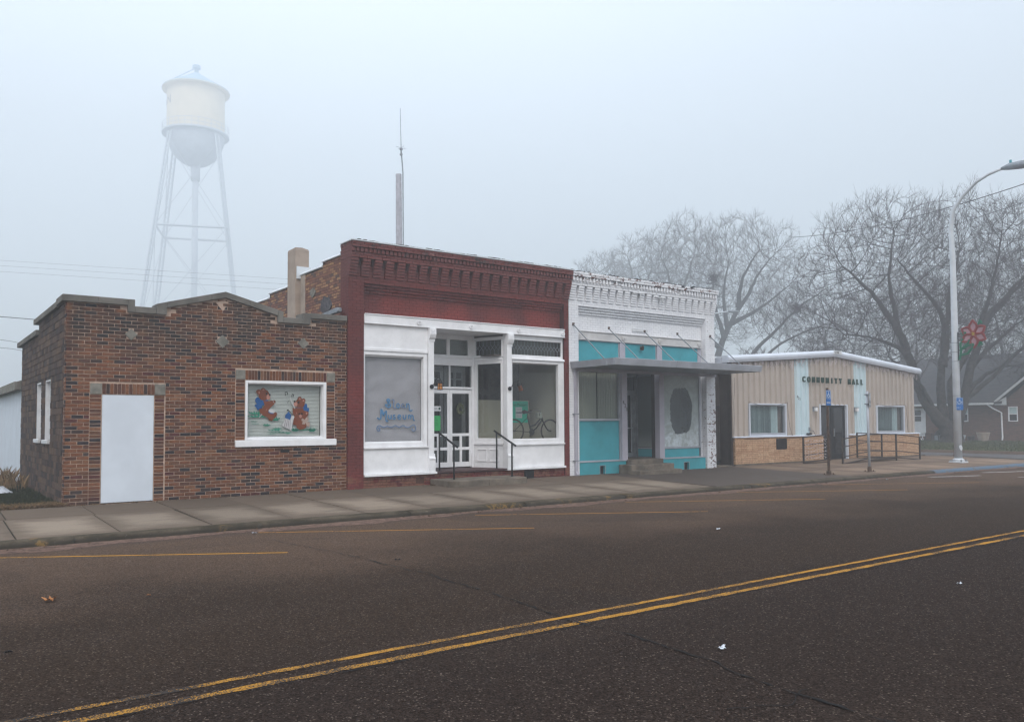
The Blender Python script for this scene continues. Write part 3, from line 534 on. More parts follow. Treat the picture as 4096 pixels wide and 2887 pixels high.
# materials of the ground
k = N('asphalt'); x = k.xyz()
n1 = k.noise(.35, 5, .6); yy = k.math('ADD', x[1], k.map(n1, .3, .7, -1.1, 1.1, False))
stretch = k.scale(k.pos, (.12, 1, 1))
park = k.map(yy, 7.2, 11.2)
base = k.mix(park, (.040, .027, .020), (.10, .065, .046))
base = k.mix(k.map(x[1], 6.2, 4.6), base, (.032, .0225, .0185))
wheel = k.map(k.noise(.55, 3, .5, stretch), .5, .68, 0, .45)
base = k.mix(wheel, base, (.062, .044, .035))
base = k.mix(k.map(k.noise(1.3, 6, .65), .55, .8, 0, .3), base, (.024, .018, .016))
oil = k.math('MULTIPLY', k.map(k.vor(.55), .16, .05), k.map(k.noise(5, 5, .7), .4, .6)); base = k.mix(k.math('MULTIPLY', oil, .5), base, (.014, .012, .011))
seal = k.map(k.noise(.22, 2, .5, k.scale(k.pos, (1, .6, 1))), .60, .615, 0, .22); base = k.mix(seal, base, (.022, .018, .017))
ed = k.map(x[1], 12.2, 12.75, 0, .5); base = k.mix(ed, base, (.075, .055, .048))
agg = k.n('ShaderNodeTexVoronoi'); k.put(agg.inputs['Vector'], k.pos); agg.inputs['Scale'].default_value = 95
sh = k.n('ShaderNodeSeparateColor'); k.put(sh.inputs[0], agg.outputs['Color'])
chip = k.map(sh.outputs[0], .2, 1, .55, 1.5, False)
base = k.mix(1, base, chip, 'MULTIPLY')
base = k.mix(k.map(sh.outputs[1], .955, .97, 0, .5), base, (.20, .155, .13))
base = k.mix(k.map(k.noise(260, 2, .5), .35, .3, 0, .55), base, (.012, .011, .012))
k.bump(k.math('ADD', agg.outputs['Distance'], k.noise(180, 3)), .75, .006)
M['asphalt'] = k.done(base, 1, 0, .02)
k = N('side_street_asphalt'); M['asphalt2'] = k.done(k.mix(k.map(k.noise(2, 5), .3, .7), (.085, .08, .082), (.12, .11, .11)), 1, 0, .03)
def slabmat(name, light, dark, edge=True, stain=(.05, .045, .038)):
    k = N(name); tc_ = k.n('ShaderNodeTexCoord'); g = k.xyz(tc_.outputs['Generated'])
    rnd = k.n('ShaderNodeObjectInfo').outputs['Random']; c = dark
    if edge:
        ex = k.math('SUBTRACT', .5, k.math('ABSOLUTE', k.math('SUBTRACT', g[0], .5))); ey = k.math('SUBTRACT', .5, k.math('ABSOLUTE', k.math('SUBTRACT', g[1], .5)))
        e = k.math('ADD', k.math('MINIMUM', ex, ey), k.math('MULTIPLY', k.math('SUBTRACT', k.noise(2.2, 6, .7, k.scale(k.pos, (.6, 1.6, 1))), .5), .55))
        c = k.mix(k.map(e, .02, .36), dark, light)
    c = k.mix(1, c, k.map(rnd, 0, 1, .82, 1.12, False), 'MULTIPLY')
    c = k.mix(k.map(k.noise(1.4, 6, .7, k.scale(k.pos, (.5, 2.2, 1))), .5, .75, 0, .45), c, stain)
    c = k.mix(k.map(k.noise(9, 5, .75), .55, .75, 0, .35), c, (.07, .055, .042))
    c = k.mix(1, c, k.map(k.noise(120, 3, .7), .3, .7, .8, 1.2), 'MULTIPLY')
    k.bump(k.noise(160, 3), .4, .004)
    return k.done(c, 1, 0, .08)
M['slab_outer'] = slabmat('sidewalk_slab_dry', (.25, .20, .155), (.142, .108, .082))
M['slab_inner'] = slabmat('sidewalk_slab_damp', (.2, .16, .12), (.13, .098, .074), False)
M['slab_grey'] = slabmat('sidewalk_slab_grey', (.2, .17, .14), (.085, .068, .058), False)
M['slab_tan'] = slabmat('forecourt_slab', (.23, .165, .12), (.17, .12, .09), True)
M['joint'] = plain('joint_dirt', (.022, .018, .014), .98, .3, 6)
k = N('kerb_concrete'); x = k.xyz()
c = k.mix(k.map(k.noise(2.5, 5, .7), .35, .65), (.042, .034, .023), (.10, .08, .058))
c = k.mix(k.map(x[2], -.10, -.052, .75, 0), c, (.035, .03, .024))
c = k.mix(k.map(k.noise(12, 4, .8), .62, .72, 0, .5), c, (.22, .19, .16))
yel = k.math('MULTIPLY', k.map(k.noise(.9, 2, .5, k.scale(k.pos, (1, .3, .3))), .58, .62), k.map(k.noise(9, 4, .7), .48, .6))
c = k.mix(k.math('MULTIPLY', yel, k.map(x[0], 24, 20, 0, .4)), c, (.33, .19, .05))
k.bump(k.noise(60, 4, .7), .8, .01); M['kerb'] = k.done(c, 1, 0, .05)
k = N('blue_kerb_paint'); c = k.mix(k.map(k.noise(7, 5, .75), .5, .62), (.075, .125, .185), (.13, .12, .115)); k.bump(k.noise(60, 4, .7), .8, .01); M['kerb_blue'] = k.done(c, .85)
k = N('gutter_sand'); c = k.mix(k.map(k.noise(7, 6, .75), .35, .65), (.22, .14, .11), (.10, .068, .055)); k.bump(k.noise(50, 5, .8), 1, .02); M['sand'] = k.done(c, 1, 0, .03)
k = N('grass_soil'); c = k.mix(k.map(k.noise(1.5, 6, .7), .4, .65), (.030, .036, .016), (.075, .06, .035)); k.bump(k.noise(20, 5, .8), 1, .04); M['soil'] = k.done(c, 1, 0, .0)
k = N('lawn'); c = k.mix(k.map(k.noise(.8, 6, .7), .4, .65), (.05, .055, .024), (.085, .085, .045)); k.bump(k.noise(14, 5, .8), 1, .04); M['lawn'] = k.done(c, 1, 0, .0)

def sheet(name, xs, ys, zf, m, **kw):
    q = MB(); nx, ny = len(xs), len(ys)
    q.v = [(x_, y_, zf(x_, y_)) for y_ in ys for x_ in xs]
    q.f = [(j * nx + i, j * nx + i + 1, (j + 1) * nx + i + 1, (j + 1) * nx + i) for j in range(ny - 1) for i in range(nx - 1)]
    return q.build(name, m, kind='structure', fix=False, **kw)
sheet('road', [-130, -60, -30, 0, 15, 30, 60, 120, 330, 420], [-2.7, 0, 2.5, 5.1, 7.5, 10, 12.94], lambda a, b: zroad(b), M['asphalt'])
sheet('side_street', [36.6, 40, 43.4], [12.95, 30, 60, 120, 330, 420], lambda a, b: -.13, M['asphalt2'])
sheet('back_lot', [-130, 0, 36.5], [17.4, 40, 330, 420], lambda a, b: -.02, M['soil'])
sheet('lawn', [43.5, 60, 100, 330, 420], [16.0, 24, 60, 330, 420], lambda a, b: .0 + .1 * clamp((a - 43.5) / 16), M['lawn'])
sheet('far_sidewalk', [43.5, 100, 420], [13.0, 15.98], lambda a, b: -.04, M['asphalt2'])
sheet('near_verge', [-130, 420], [-50, -2.72], lambda a, b: -.1, M['soil'])
sheet('terrain', [-135, 425], [-52, 425], lambda a, b: -.4, M['soil'])

# sidewalk: a bed of dirt with every slab its own piece
base = MB(); xs = [-130, -40, 5, 14, 22, 36.4]
for a, b in zip(xs, xs[1:]):
    base.add([(a, 13.1, zs(a, 13.1) - .02), (b, 13.1, zs(b, 13.1) - .02), (b, 17.6, zs(b, 17.6) - .02), (a, 17.6, zs(a, 17.6) - .02)], [(0, 1, 2, 3)])
walk = base.build('sidewalk', M['joint'], kind='structure', fix=False)
def slab(x0, x1, y0, y1, m, g=.010, sk=0, lift=0):
    dz = random.uniform(-.004, .004) + lift; q = []
    for (a, b) in ((x0 + g, y0 + g), (x1 - g, y0 + g), (x1 - g, y1 - g), (x0 + g, y1 - g)): q.append((a + (sk if b > (y0 + y1) / 2 else 0), b))
    vs = [(a, b, zs(a, b) - .04) for a, b in q] + [(a, b, zs(a, b) + dz) for a, b in q] 
    MB().add(vs, [(0, 1, 5, 4), (1, 2, 6, 5), (2, 3, 7, 6), (3, 0, 4, 7), (4, 5, 6, 7)]).build('sidewalk_slab', M[m], walk, bevel=.006)
xj = [1.27 + 1.325 * i for i in range(-4, 12)]
for i in range(len(xj) - 1):
    slab(xj[i], xj[i + 1], 13.2, 15.83, 'slab_outer', sk=.1 if i > 5 else .06); slab(xj[i] + .1, xj[i + 1] + .1, 15.84, 17.49, 'slab_inner', sk=.03)
xe = xj[-1]
for a, b in ((xe + .1, 18.2), (18.2, 20.1), (20.1, 21.8)):
    slab(a, b, 13.2, 17.55, 'slab_grey')
for i, a in enumerate([21.8, 23.6, 25.4, 27.2, 29.0, 30.8, 32.6, 34.4]):
    b = min(a + 1.8, 35.2)
    slab(a, b, 13.2, 15.4, 'slab_tan'); slab(a, b, 15.41, 17.62, 'slab_tan')
for i in range(7): slab(-22 + 2.66 * i, -22 + 2.66 * (i + 1), 13.2, 17.45, 'slab_inner')
def kerb_run(pts, m, name='kerb_stone'):
    """pts: (x, y, nx, ny): nose line and outward normal"""
    prof = [(.30, 0), (.12, 0), (.05, -.012), (.012, -.04), (0, -.075), (-.012, -.13), (-.012, -.2)]
    q = MB(); n = len(prof)
    for x_, y_, nx, ny in pts:
        for d, z in prof:
            w_ = .008 * math.sin(x_ * 3.1 + d * 20) + random.uniform(-.009, .009)
            q.v.append((x_ - nx * (d + w_ * .6), y_ - ny * (d + w_ * .6), -.048 + z + (random.uniform(-.004, .003) if z > -.1 else 0)))
    q.f = [(i * n + j, (i + 1) * n + j, (i + 1) * n + j + 1, i * n + j + 1) for i in range(len(pts) - 1) for j in range(n - 1)]
    q.f += [tuple(range(n)), tuple(range(len(q.v) - 1, len(q.v) - n - 1, -1))]
    return q.build(name, M[m], kerb, smooth=True)
kerb = thing('kerb', (10, 13, -.05), kind='structure')
cuts = [-12, -6, -3.2, -.2, 1.95, 4.62, 7.3, 9.9, 12.6, 15.2, 16.9, 19.5, 22.2, 24.4, 26.0, 28.6, 31.0, 33.2]
for a, b in zip(cuts, cuts[1:]):
    nn = max(4, int((b - a) / .14)); a_, b_ = a + .007, b - .007
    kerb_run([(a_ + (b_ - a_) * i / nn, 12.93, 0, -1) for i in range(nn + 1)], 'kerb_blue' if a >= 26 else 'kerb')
arc = [(33.2 + 3.5 * math.sin(t), 16.43 - 3.5 * math.cos(t), math.sin(t), -math.cos(t)) for t in [math.pi / 2 * i / 16 for i in range(17)]]
kerb_run(arc[:3], 'kerb_blue'); kerb_run(arc[2:], 'kerb'); kerb_run([(36.7, 16.44 + 3 * i, 1, 0) for i in range(12)], 'kerb')
q = MB(); q.add([(33.2, 13.2, -.055)] + [(x_ - nx * .25, y_ - ny * .25, -.055) for x_, y_, nx, ny in arc] + [(36.4, 17.7, -.03), (33.2, 17.7, .0)], [tuple(range(len(arc) + 3))])
q.add([(36.45, 16.4, -.055), (36.45, 50, -.055), (34.9, 50, -.03), (34.9, 16.4, -.03)], [(0, 1, 2, 3)])
q.build('corner_pavement', M['slab_tan'], kind='structure', fix=False)
q = MB().box(43.3, 43.5, 16.2, 120, -.2, .01); q.box(43.3, 420, 16.0, 16.2, -.2, .01); q.box(43.5, 420, 12.9, 13.1, -.2, -.03)
q.build('far_kerb', M['slab_tan'], kind='structure')

# sand washed along the gutter
q = MB(); n = 260; q.v = []
for i in range(n):
    x_ = -12 + 44 * i / (n - 1); o = .30 + .1 * math.sin(x_ * 1.3) + .07 * math.sin(x_ * 4.1 + 1) + random.uniform(-.03, .03)
    if x_ > 20: o *= .7
    q.v += [(x_, 12.935, -.128), (x_, 12.935 - o * .5, -.136), (x_, 12.935 - o, zroad(12.9 - o) + .003)]
q.f = [(i * 3 + j, i * 3 + 3 + j, i * 3 + 4 + j, i * 3 + 1 + j) for i in range(n - 1) for j in range(2)]
q.build('gutter_sand', M['sand'], kind='stuff', fix=False)
# leaf litter along the kerb and in corners
M['leaf'] = brick_mat('dry_leaf', [(0, (.10, .05, .025)), (.3, (.055, .032, .02)), (.6, (.16, .085, .04)), (.85, (.2, .13, .08))], 1)
def leaf(q, x_, y_, z_, s):
    a = random.uniform(0, 6.28); up = random.uniform(.0, .5) * s; c_, s_ = math.cos(a), math.sin(a)
    P = [(-.5, 0, 0), (-.1, .34, up), (.5, .05, .2 * s), (.05, -.33, up)]
    q.add([(x_ + s * (u * c_ - v * s_), y_ + s * (u * s_ + v * c_), z_ + .004 + t * .6) for u, v, t in P], [(0, 1, 2), (0, 2, 3)])
q = MB()
for i in range(1900):
    x_ = random.uniform(-2, 30); y_ = 12.93 - abs(random.gauss(0, .13)) - .02
    if math.sin(x_ * 1.7) + math.sin(x_ * .63 + 2) + random.uniform(-1, 1) < .2: continue
    leaf(q, x_, y_, -.135, random.uniform(.02, .055))
for cx_, cy_, n_, sp in ((10.25, 17.2, 60, .18), (10.5, 17.15, 40, .12), (5.0, 17.42, 12, .3), (3.6, 17.4, 16, .25), (21.4, 17.5, 24, .2), (37.2, 20.5, 160, .8), (38.5, 19.2, 90, .5)):
    for i in range(n_):
        a_, b_ = random.gauss(cx_, sp), cy_ + (random.gauss(0, .05) if cx_ < 30 else random.gauss(0, .5)); leaf(q, a_, min(b_, 17.4) if cx_ < 30 else b_, zs(a_, 17.3) if cx_ < 30 else -.12, random.uniform(.03, .07) if cx_ < 30 else random.uniform(.08, .16))
for i in range(130): leaf(q, random.uniform(1, 20), random.uniform(7.5, 12.6), -.135, random.uniform(.012, .03))
q.build('leaf_litter', M['leaf'], kind='stuff', fix=False)

# painted markings
def wornpaint(name, col, keep, sc=90):
    k = N(name); x = k.xyz()
    n = k.math('ADD', k.math('MULTIPLY', k.noise(sc, 4, .7), .6), k.math('MULTIPLY', k.noise(1.6, 3, .6), .4))
    keepv = k.math('ADD', keep, k.map(x[0], .5, 6, -.035, .02))
    f = k.map(n, k.math('SUBTRACT', keepv, .02), k.math('ADD', keepv, .02))
    c = k.mix(f, col, (.042, .036, .034)); k.bump(k.noise(150, 3), .5, .005)
    return k.done(c, 1, 0, .05)
M['yellow'] = wornpaint('yellow_road_paint', (.40, .20, .036), .507)
M['yellow2'] = wornpaint('faded_yellow_paint', (.38, .18, .045), .55, 30)
M['yellow3'] = wornpaint('fresh_yellow_paint', (.42, .21, .035), .58, 60)
M['whitepaint'] = wornpaint('white_road_paint', (.45, .42, .42), .54, 30)
def stripe(name, pts, wd, m, z=.004, jag=0, label=None):
    q = MB(); n = len(pts)
    for i, (x_, y_) in enumerate(pts):
        a, b = pts[max(i - 1, 0)], pts[min(i + 1, n - 1)]; d = Vector((b[0] - a[0], b[1] - a[1])).normalized()
        w0, w1 = wd / 2 + random.uniform(-jag, jag), wd / 2 + random.uniform(-jag, jag)
        for s_, w_ in ((1, w0), (-1, w1)): xx, yy = x_ - d.y * w_ * s_, y_ + d.x * w_ * s_; q.v.append((xx, yy, zroad(yy) + z))
    q.f = [(2 * i, 2 * i + 1, 2 * i + 3, 2 * i + 2) for i in range(n - 1)]
    return q.build(name, M[m], kind='structure', fix=False, label=label)
line = lambda a, b, n: [(a[0] + (b[0] - a[0]) * i / n, a[1] + (b[1] - a[1]) * i / n) for i in range(n + 1)]
stripe('centre_line', line((-20, 5.26), (60, 5.24), 900), .062, 'yellow', jag=.007)
stripe('centre_line', line((-20, 5.05), (60, 5.01), 900), .072, 'yellow', jag=.009)
for i in range(-1, 7):
    e = [(0, 10.27), (3.98, 10.26), (7.96, 10.22), (11.89, 10.09), (15.70, 10.14), (19.31, 10.26), (22.98, 10.28)][i] if i >= 0 else (-3.9, 10.25)
    stripe('parking_line', line((e[0] - 3.55, e[1] + 2.35), e, 40), .062, 'yellow3' if i <= 1 else 'yellow2', jag=.003)
stripe('parking_line', line((24.36, 12.31), (26.07, 11.63), 10), .16, 'whitepaint')
stripe('parking_line', line((27.67, 12.3), (29.4, 11.65), 10), .16, 'whitepaint')
stripe('parking_line', line((25.96, 10.55), (27.5, 9.9), 10), .12, 'whitepaint')
M['crack'] = plain('crack_tar', (.012, .011, .011), 1, .3, 20)
cp = [(4.27, 11.43), (4.45, 10.1), (4.53, 8.45), (4.56, 7.72), (4.48, 6.35), (4.38, 5.04), (4.43, 4.26), (4.38, 3.61), (4.27, 3.02), (4.27, 2.65), (4.35, 2.0), (4.3, 1)]
def jagged(pts, step, amp):
    r = []; drift = 0
    for a, b in zip(pts, pts[1:]):
        L = math.dist(a, b); n = max(1, int(L / step))
        for i in range(n):
            t = i / n; drift = drift * .75 + random.uniform(-amp, amp); d = ((b[0] - a[0]) / L, (b[1] - a[1]) / L)
            r.append((a[0] + (b[0] - a[0]) * t - d[1] * drift, a[1] + (b[1] - a[1]) * t + d[0] * drift))
    return r
stripe('road_crack', jagged(cp, .055, .02), .013, 'crack', .009, .012)
stripe('road_crack', jagged([(4.4, 3.0), (4.1, 2.9), (3.7, 3.1)], .05, .02), .008, 'crack', .009, .003)
stripe('road_crack', jagged([(.3, 4.98), (4, 4.965), (9, 4.95), (14, 4.94), (22, 4.93)], .07, .009), .011, 'crack', .008, .006)

# litter that can be picked out
def leaf_thing(x_, y_, s, rz, label, m='leaf', name='dry_leaf', cat='leaf'):
    q = MB(); P = []
    out_ = [(-.5, .02), (-.3, .2), (-.22, .12), (-.1, .36), (.02, .2), (.2, .34), (.22, .14), (.5, .1), (.34, -.04), (.42, -.22), (.16, -.16), (.02, -.36), (-.12, -.15), (-.34, -.2)]
    c_, s_ = math.cos(rz), math.sin(rz); z0 = zroad(y_) + .006
    for a, b in out_: P.append((x_ + s * (a * c_ - b * s_), y_ + s * (a * s_ + b * c_), z0 + s * random.uniform(.02, .35)))
    P.append((x_, y_, z0 + .01)); n = len(out_)
    q.add(P, [(i, (i + 1) % n, n) for i in range(n)])
    q.build(name, m if not isinstance(m, str) else M[m], fix=False, label=label, category=cat)
M['leaf_orange'] = plain('orange_leaf', (.33, .14, .05), .8, .3, 20); M['leaf_black'] = plain('black_scrap', (.012, .011, .012), .6)
M['paper'] = plain('paper', (.55, .58, .64), .8, .25, 30, .4, (.08, .07, .08), ds=40)
leaf_thing(1.11, 8.73, 0.153, .4, 'orange dried leaf lying on the road, the large one in front of the grass lot', 'leaf_orange')
leaf_thing(1.9, 8.4, 0.061, 1.4, 'small orange dried leaf on the road in front of the blank white door', 'leaf_orange')
leaf_thing(4.75, 8.75, 0.082, .1, 'black scrap lying beside the road crack', 'leaf_black', 'rubber_scrap', 'scrap')
leaf_thing(.62, 6.85, 0.068, .3, 'dark curled leaf lying near the bottom left of the road', 'leaf_black')
leaf_thing(4.68, 3.86, 0.085, .5, 'crumpled white paper nearest the camera beside the road crack', 'paper', 'paper_scrap', 'paper')
leaf_thing(8.35, 5.85 - 1.9, 0.075, .2, 'white paper scrap on the near lane below the yellow lines', 'paper', 'paper_scrap', 'paper')
leaf_thing(9.9, 8.2, 0.075, 0, 'white paper scrap lying in the middle of the far lane', 'paper', 'paper_scrap', 'paper')
leaf_thing(4.3, 12.45, 0.095, .3, 'white paper lying in the gutter in front of the brick building', 'paper', 'paper_scrap', 'paper')
leaf_thing(22.3, 12.45, 0.109, .1, 'white litter in the gutter near the bare sign post', 'paper', 'paper_scrap', 'paper')

# grass
def blades(name, n, region, h, m, zf, w_=.012, bend=.4):
    q = MB()
    for i in range(n):
        x_, y_ = region(); hh = h(x_, y_) * random.uniform(.4, 1.2); a = random.uniform(0, 6.28); z_ = zf(x_, y_)
        l = (random.gauss(0, bend) * hh, random.gauss(0, bend) * hh); c_, s_ = math.cos(a) * w_, math.sin(a) * w_
        q.add([(x_ - c_, y_ - s_, z_), (x_ + c_, y_ + s_, z_), (x_ + l[0] * .4 + c_ * .6, y_ + l[1] * .4 + s_ * .6, z_ + hh * .6), (x_ + l[0], y_ + l[1], z_ + hh)], [(0, 1, 2), (0, 2, 3)])
    return q.build(name, m, kind='stuff', fix=False)
M['grass'] = brick_mat('dark_grass', [(0, (.016, .022, .009)), (.35, (.028, .036, .013)), (.65, (.045, .045, .02)), (.85, (.02, .028, .012))], 1)
M['straw'] = brick_mat('dry_grass', [(0, (.2, .12, .055)), (.3, (.13, .085, .04)), (.6, (.26, .17, .09)), (.85, (.09, .06, .03))], 1)
M['lawn_blade'] = brick_mat('lawn_grass', [(0, (.06, .07, .028)), (.4, (.085, .085, .04)), (.75, (.045, .055, .022))], 1)
blades('grass', 16000, lambda: (2.4 - abs(random.gauss(0, 1.6)), random.uniform(17.65, 24)), lambda a, b: .1, M['grass'], lambda a, b: -.02, .012)
blades('dry_grass', 9000, lambda: (2.42 - random.uniform(0, 1) ** 1.3 * 4, 17.45 + abs(random.gauss(0, .28))), lambda a, b: .09, M['straw'], lambda a, b: -.02, .01, .9)
blades('dry_weeds', 380, lambda: (2.33 - abs(random.gauss(0, .3)), random.uniform(22, 27)), lambda a, b: .42, M['straw'], lambda a, b: -.02, .007, .25)
blades('lawn_grass', 26000, lambda: (43.6 + random.uniform(0, 1) ** .8 * 16.2, random.uniform(16.3, 40)), lambda a, b: .1, M['lawn_blade'], lambda a, b: .1 * clamp((a - 43.5) / 16), .03)

# weeds in the joint at the foot of the brick wall
q_ = random.Random(5)
blades('wall_foot_weeds', 260, lambda: (q_.choice([q_.uniform(3.0, 4.1), q_.uniform(2.4, 3.0), q_.uniform(4.2, 8.1)]), 17.475), lambda a, b: .035, M['straw'], lambda a, b: zs(a, 17.47), .006, .8)
# ================================================================ brick building on the left
F = 17.5
PAINT_COL = {'g': (.02, .20, .13), 'blue': (.012, .085, .26), 'br': (.17, .047, .02), 'pk': (.42, .2, .16), 'bk': (.012, .012, .012), 'wh': (.5, .5, .5), 'dk': (.12, .08, .12), 'tan': (.36, .27, .23)}
for c_, v_ in PAINT_COL.items(): M['p_' + c_] = plain('window_paint', v_, .6, .12, 12)
bb = thing('brick_building', (5.3, 17.5, 0), 'low brown brick building with stepped stone coping and a boarded white door', 'building')
DOOR = (3.06, 4.01, 0, 2.115); WIN = (5.835, 7.685, 1.185, 2.465)
def ctop(x_):
    if x_ < 3.5: return 3.875
    if x_ < 4.22: return 3.74
    if x_ < 5.39: return 3.885 + (x_ - 4.215) * .256
    if x_ < 6.53: return 4.186 - (x_ - 5.39) * .26
    if x_ < 7.27: return 3.745
    return 3.885
wb = MB(); wall_grid(wb, 'x', 2.43, 8.205, -.05, 3.74, F + .008, F + .3, [DOOR, WIN])
for poly in ([(2.43, 3.74), (3.5, 3.74), (3.5, 3.88), (2.43, 3.88)], [(4.215, 3.74), (6.527, 3.74), (6.527, 3.888), (5.39, 4.184), (4.215, 3.888)], [(7.27, 3.74), (8.205, 3.74), (8.205, 3.888), (7.27, 3.888)]):
    wb.prism(poly, 'y', F + .008, F + .3)
wb.build('wall', M['mortar'], bb)
sw = MB(); SWH = [(19.4, 20.2, 1.22, 2.48), (20.83, 21.6, 1.22, 2.48)]
wall_grid(sw, 'y', 17.8, 24.7, -.05, 3.6, 2.432, 2.72, SWH); sw.prism([(17.8, 3.6), (21.55, 3.6), (21.55, 3.86), (17.8, 3.86)], 'x', 2.432, 2.72)
sw.build('side_wall', M['mortar_dark'], bb)
B('back_wall', M['block', 1], bb, 2.8, 8.1, 24.4, 24.7, 0, 3.3)
B('roof', M['stone'], bb, 2.73, 8.15, 17.85, 24.4, 3.2, 3.3)
bk = Bricks()
holes = [(2.845, 4.222, -1, 2.335), (5.628, 7.89, 1.04, 2.685)]
dia = [(3.567, 3.305, .118), (5.345, 3.262, .142), (7.124, 3.318, .128)]
dh = []
for cx_, cz_, r_ in dia:   # stepped openings that hug each diamond
    for j in range(-3, 4):
        z_ = cz_ + j * r_ / 3.2; hw = r_ - abs(z_ - cz_)
        if hw > .02: dh.append((cx_ - hw, cx_ + hw, z_ - r_ / 6, z_ + r_ / 6))
bk.wall('x', 2.43, 8.2, .0, 4.29, F, holes=holes + dh, top=ctop, jig=.006)
for a, b, z0, z1 in ((2.845, 3.05, 0, 2.115), (4.016, 4.205, 0, 2.115), (5.635, 5.83, 1.185, 2.475), (7.69, 7.885, 1.185, 2.465)):
    bk.wall('x', a, b, z0, z1, F, L=b - a, off=0)
n_ = 14
for i in range(n_): bk.piece('x', 3.062 + i * .9565 / n_ + .005, 3.062 + (i + 1) * .9565 / n_ - .005, 2.125, 2.325, F - random.uniform(0, .005))
n_ = 28
for i in range(n_): bk.piece('x', 5.84 + i * 1.842 / n_ + .005, 5.84 + (i + 1) * 1.842 / n_ - .005, 2.475, 2.675, F - random.uniform(0, .005))
for j in range(54):  # quoin returns on the side
    z0 = j * .0715
    if z0 + .07 > 3.87: break
    w_ = .1 if j % 2 else .205
    bk.piece('y', 17.505, 17.5 + w_ - .005, z0 + .005, z0 + .0665, 2.418 - random.uniform(0, .004), .08)
bk.finish(bb, 'brick')
bl = Bricks(); bl.wall('y', 17.72, 24.7, .0, 3.86, 2.42, L=.3, H=.131, mort=.008, depth=.1, holes=[(a - .01, b + .01, c - .01, d) for a, b, c, d in SWH], top=lambda u: 3.86 if u < 21.4 else 3.58, jig=.008)
for i, q in enumerate(bl.L):  # broken up into uneven lengths as laid
    pass
bl.finish(bb, 'block', name='clay_block')
# coping stones
y0, y1 = F - .07, F + .36
def cp_(poly): MB().prism(poly, 'y', y0, y1).build('coping_stone', M['stone'], bb, bevel=.008)
e = .003
cp_([(2.345, 3.875), (2.95, 3.875), (2.95, 4.0), (2.345, 4.0)]); cp_([(2.95 + e, 3.875), (3.487, 3.875), (3.487, 3.995), (2.95 + e, 4.0)])
cp_([(3.49, 3.74), (3.617, 3.74), (3.617, 3.995), (3.49, 3.995)]); cp_([(3.62, 3.74), (4.018, 3.74), (4.018, 3.862), (3.62, 3.865)])
cp_([(4.021, 3.74), (4.215, 3.74), (4.215, 4.0), (4.021, 3.945)]); cp_([(4.218, 3.886), (5.1, 4.113), (5.1, 4.238), (4.218, 4.001)])
cp_([(5.103, 4.114), (5.39, 4.186), (5.9, 4.055), (5.9, 4.18), (5.39, 4.312), (5.103, 4.239)]); cp_([(5.903, 4.054), (6.524, 3.888), (6.524, 4.017), (5.903, 4.179)])
cp_([(6.527, 3.745), (6.646, 3.745), (6.646, 3.985), (6.527, 4.016)]); cp_([(6.649, 3.745), (7.087, 3.745), (7.087, 3.865), (6.649, 3.865)])
cp_([(7.09, 3.745), (7.27, 3.745), (7.27, 4.0), (7.09, 3.985)]); cp_([(7.273, 3.885), (8.155, 3.885), (8.155, 4.005), (7.273, 4.0)])
for a, b, z0, z1 in ((17.862, 18.27, 3.875, 4.0), (18.273, 21.8, 3.84, 3.955), (21.36, 25.2, 3.57, 3.69)):
    cuts_ = [a + (b - a) * i / max(1, round((b - a) / 1.2)) for i in range(max(1, round((b - a) / 1.2)) + 1)]
    for p, q_ in zip(cuts_, cuts_[1:]): B('coping_stone', M['stone'], bb, 2.345, 2.75, p, q_ - .003, z0, z1, bevel=.008)
for cx_, cz_, r_ in dia:
    MB().prism([(cx_ - r_, cz_), (cx_, cz_ - r_), (cx_ + r_, cz_), (cx_, cz_ + r_)], 'y', F - .016, F + .05).build('diamond_stone', M['tile'], bb, bevel=.006)
MB().prism([(5.19, 4.09), (5.35, 3.9), (5.47, 4.09), (5.39, 4.13)], 'y', F - .004, F + .02).build('plaster_patch', M['mortar'], bb)
for a, b, c, d in ((2.852, 3.055, 2.12, 2.328), (4.02, 4.215, 2.12, 2.335), (5.633, 5.832, 2.482, 2.682), (7.69, 7.885, 2.475, 2.682)):
    B('corner_stone', M['tile'], bb, a, b, F - .012, F + .05, c, d, bevel=.005)
B('door_panel', M['board'], bb, 3.066, 4.006, F + .012, F + .05, .02, 2.108, bevel=.004, label='blank white board filling the old doorway')
MB().box(3.0, 4.05, F + .03, F + .1, -.02, .018).build('threshold', M['mortar_dark'], bb)
# side windows, boarded and painted white
for a, b, c, d in SWH:
    wn = part_empty('side_window', bb)
    B('board', M['white_old'], wn, 2.5, 2.53, a, b, c, d); B('window_sill', M['white_old'], wn, 2.36, 2.56, a - .02, b + .02, c - .085, c - .002, bevel=.012)
    MB().box(2.425, 2.5, a, a + .03, c, d).box(2.425, 2.5, b - .03, b, c, d).box(2.425, 2.5, a + .03, b - .03, d - .03, d).build('window_frame', M['white_old'], wn)
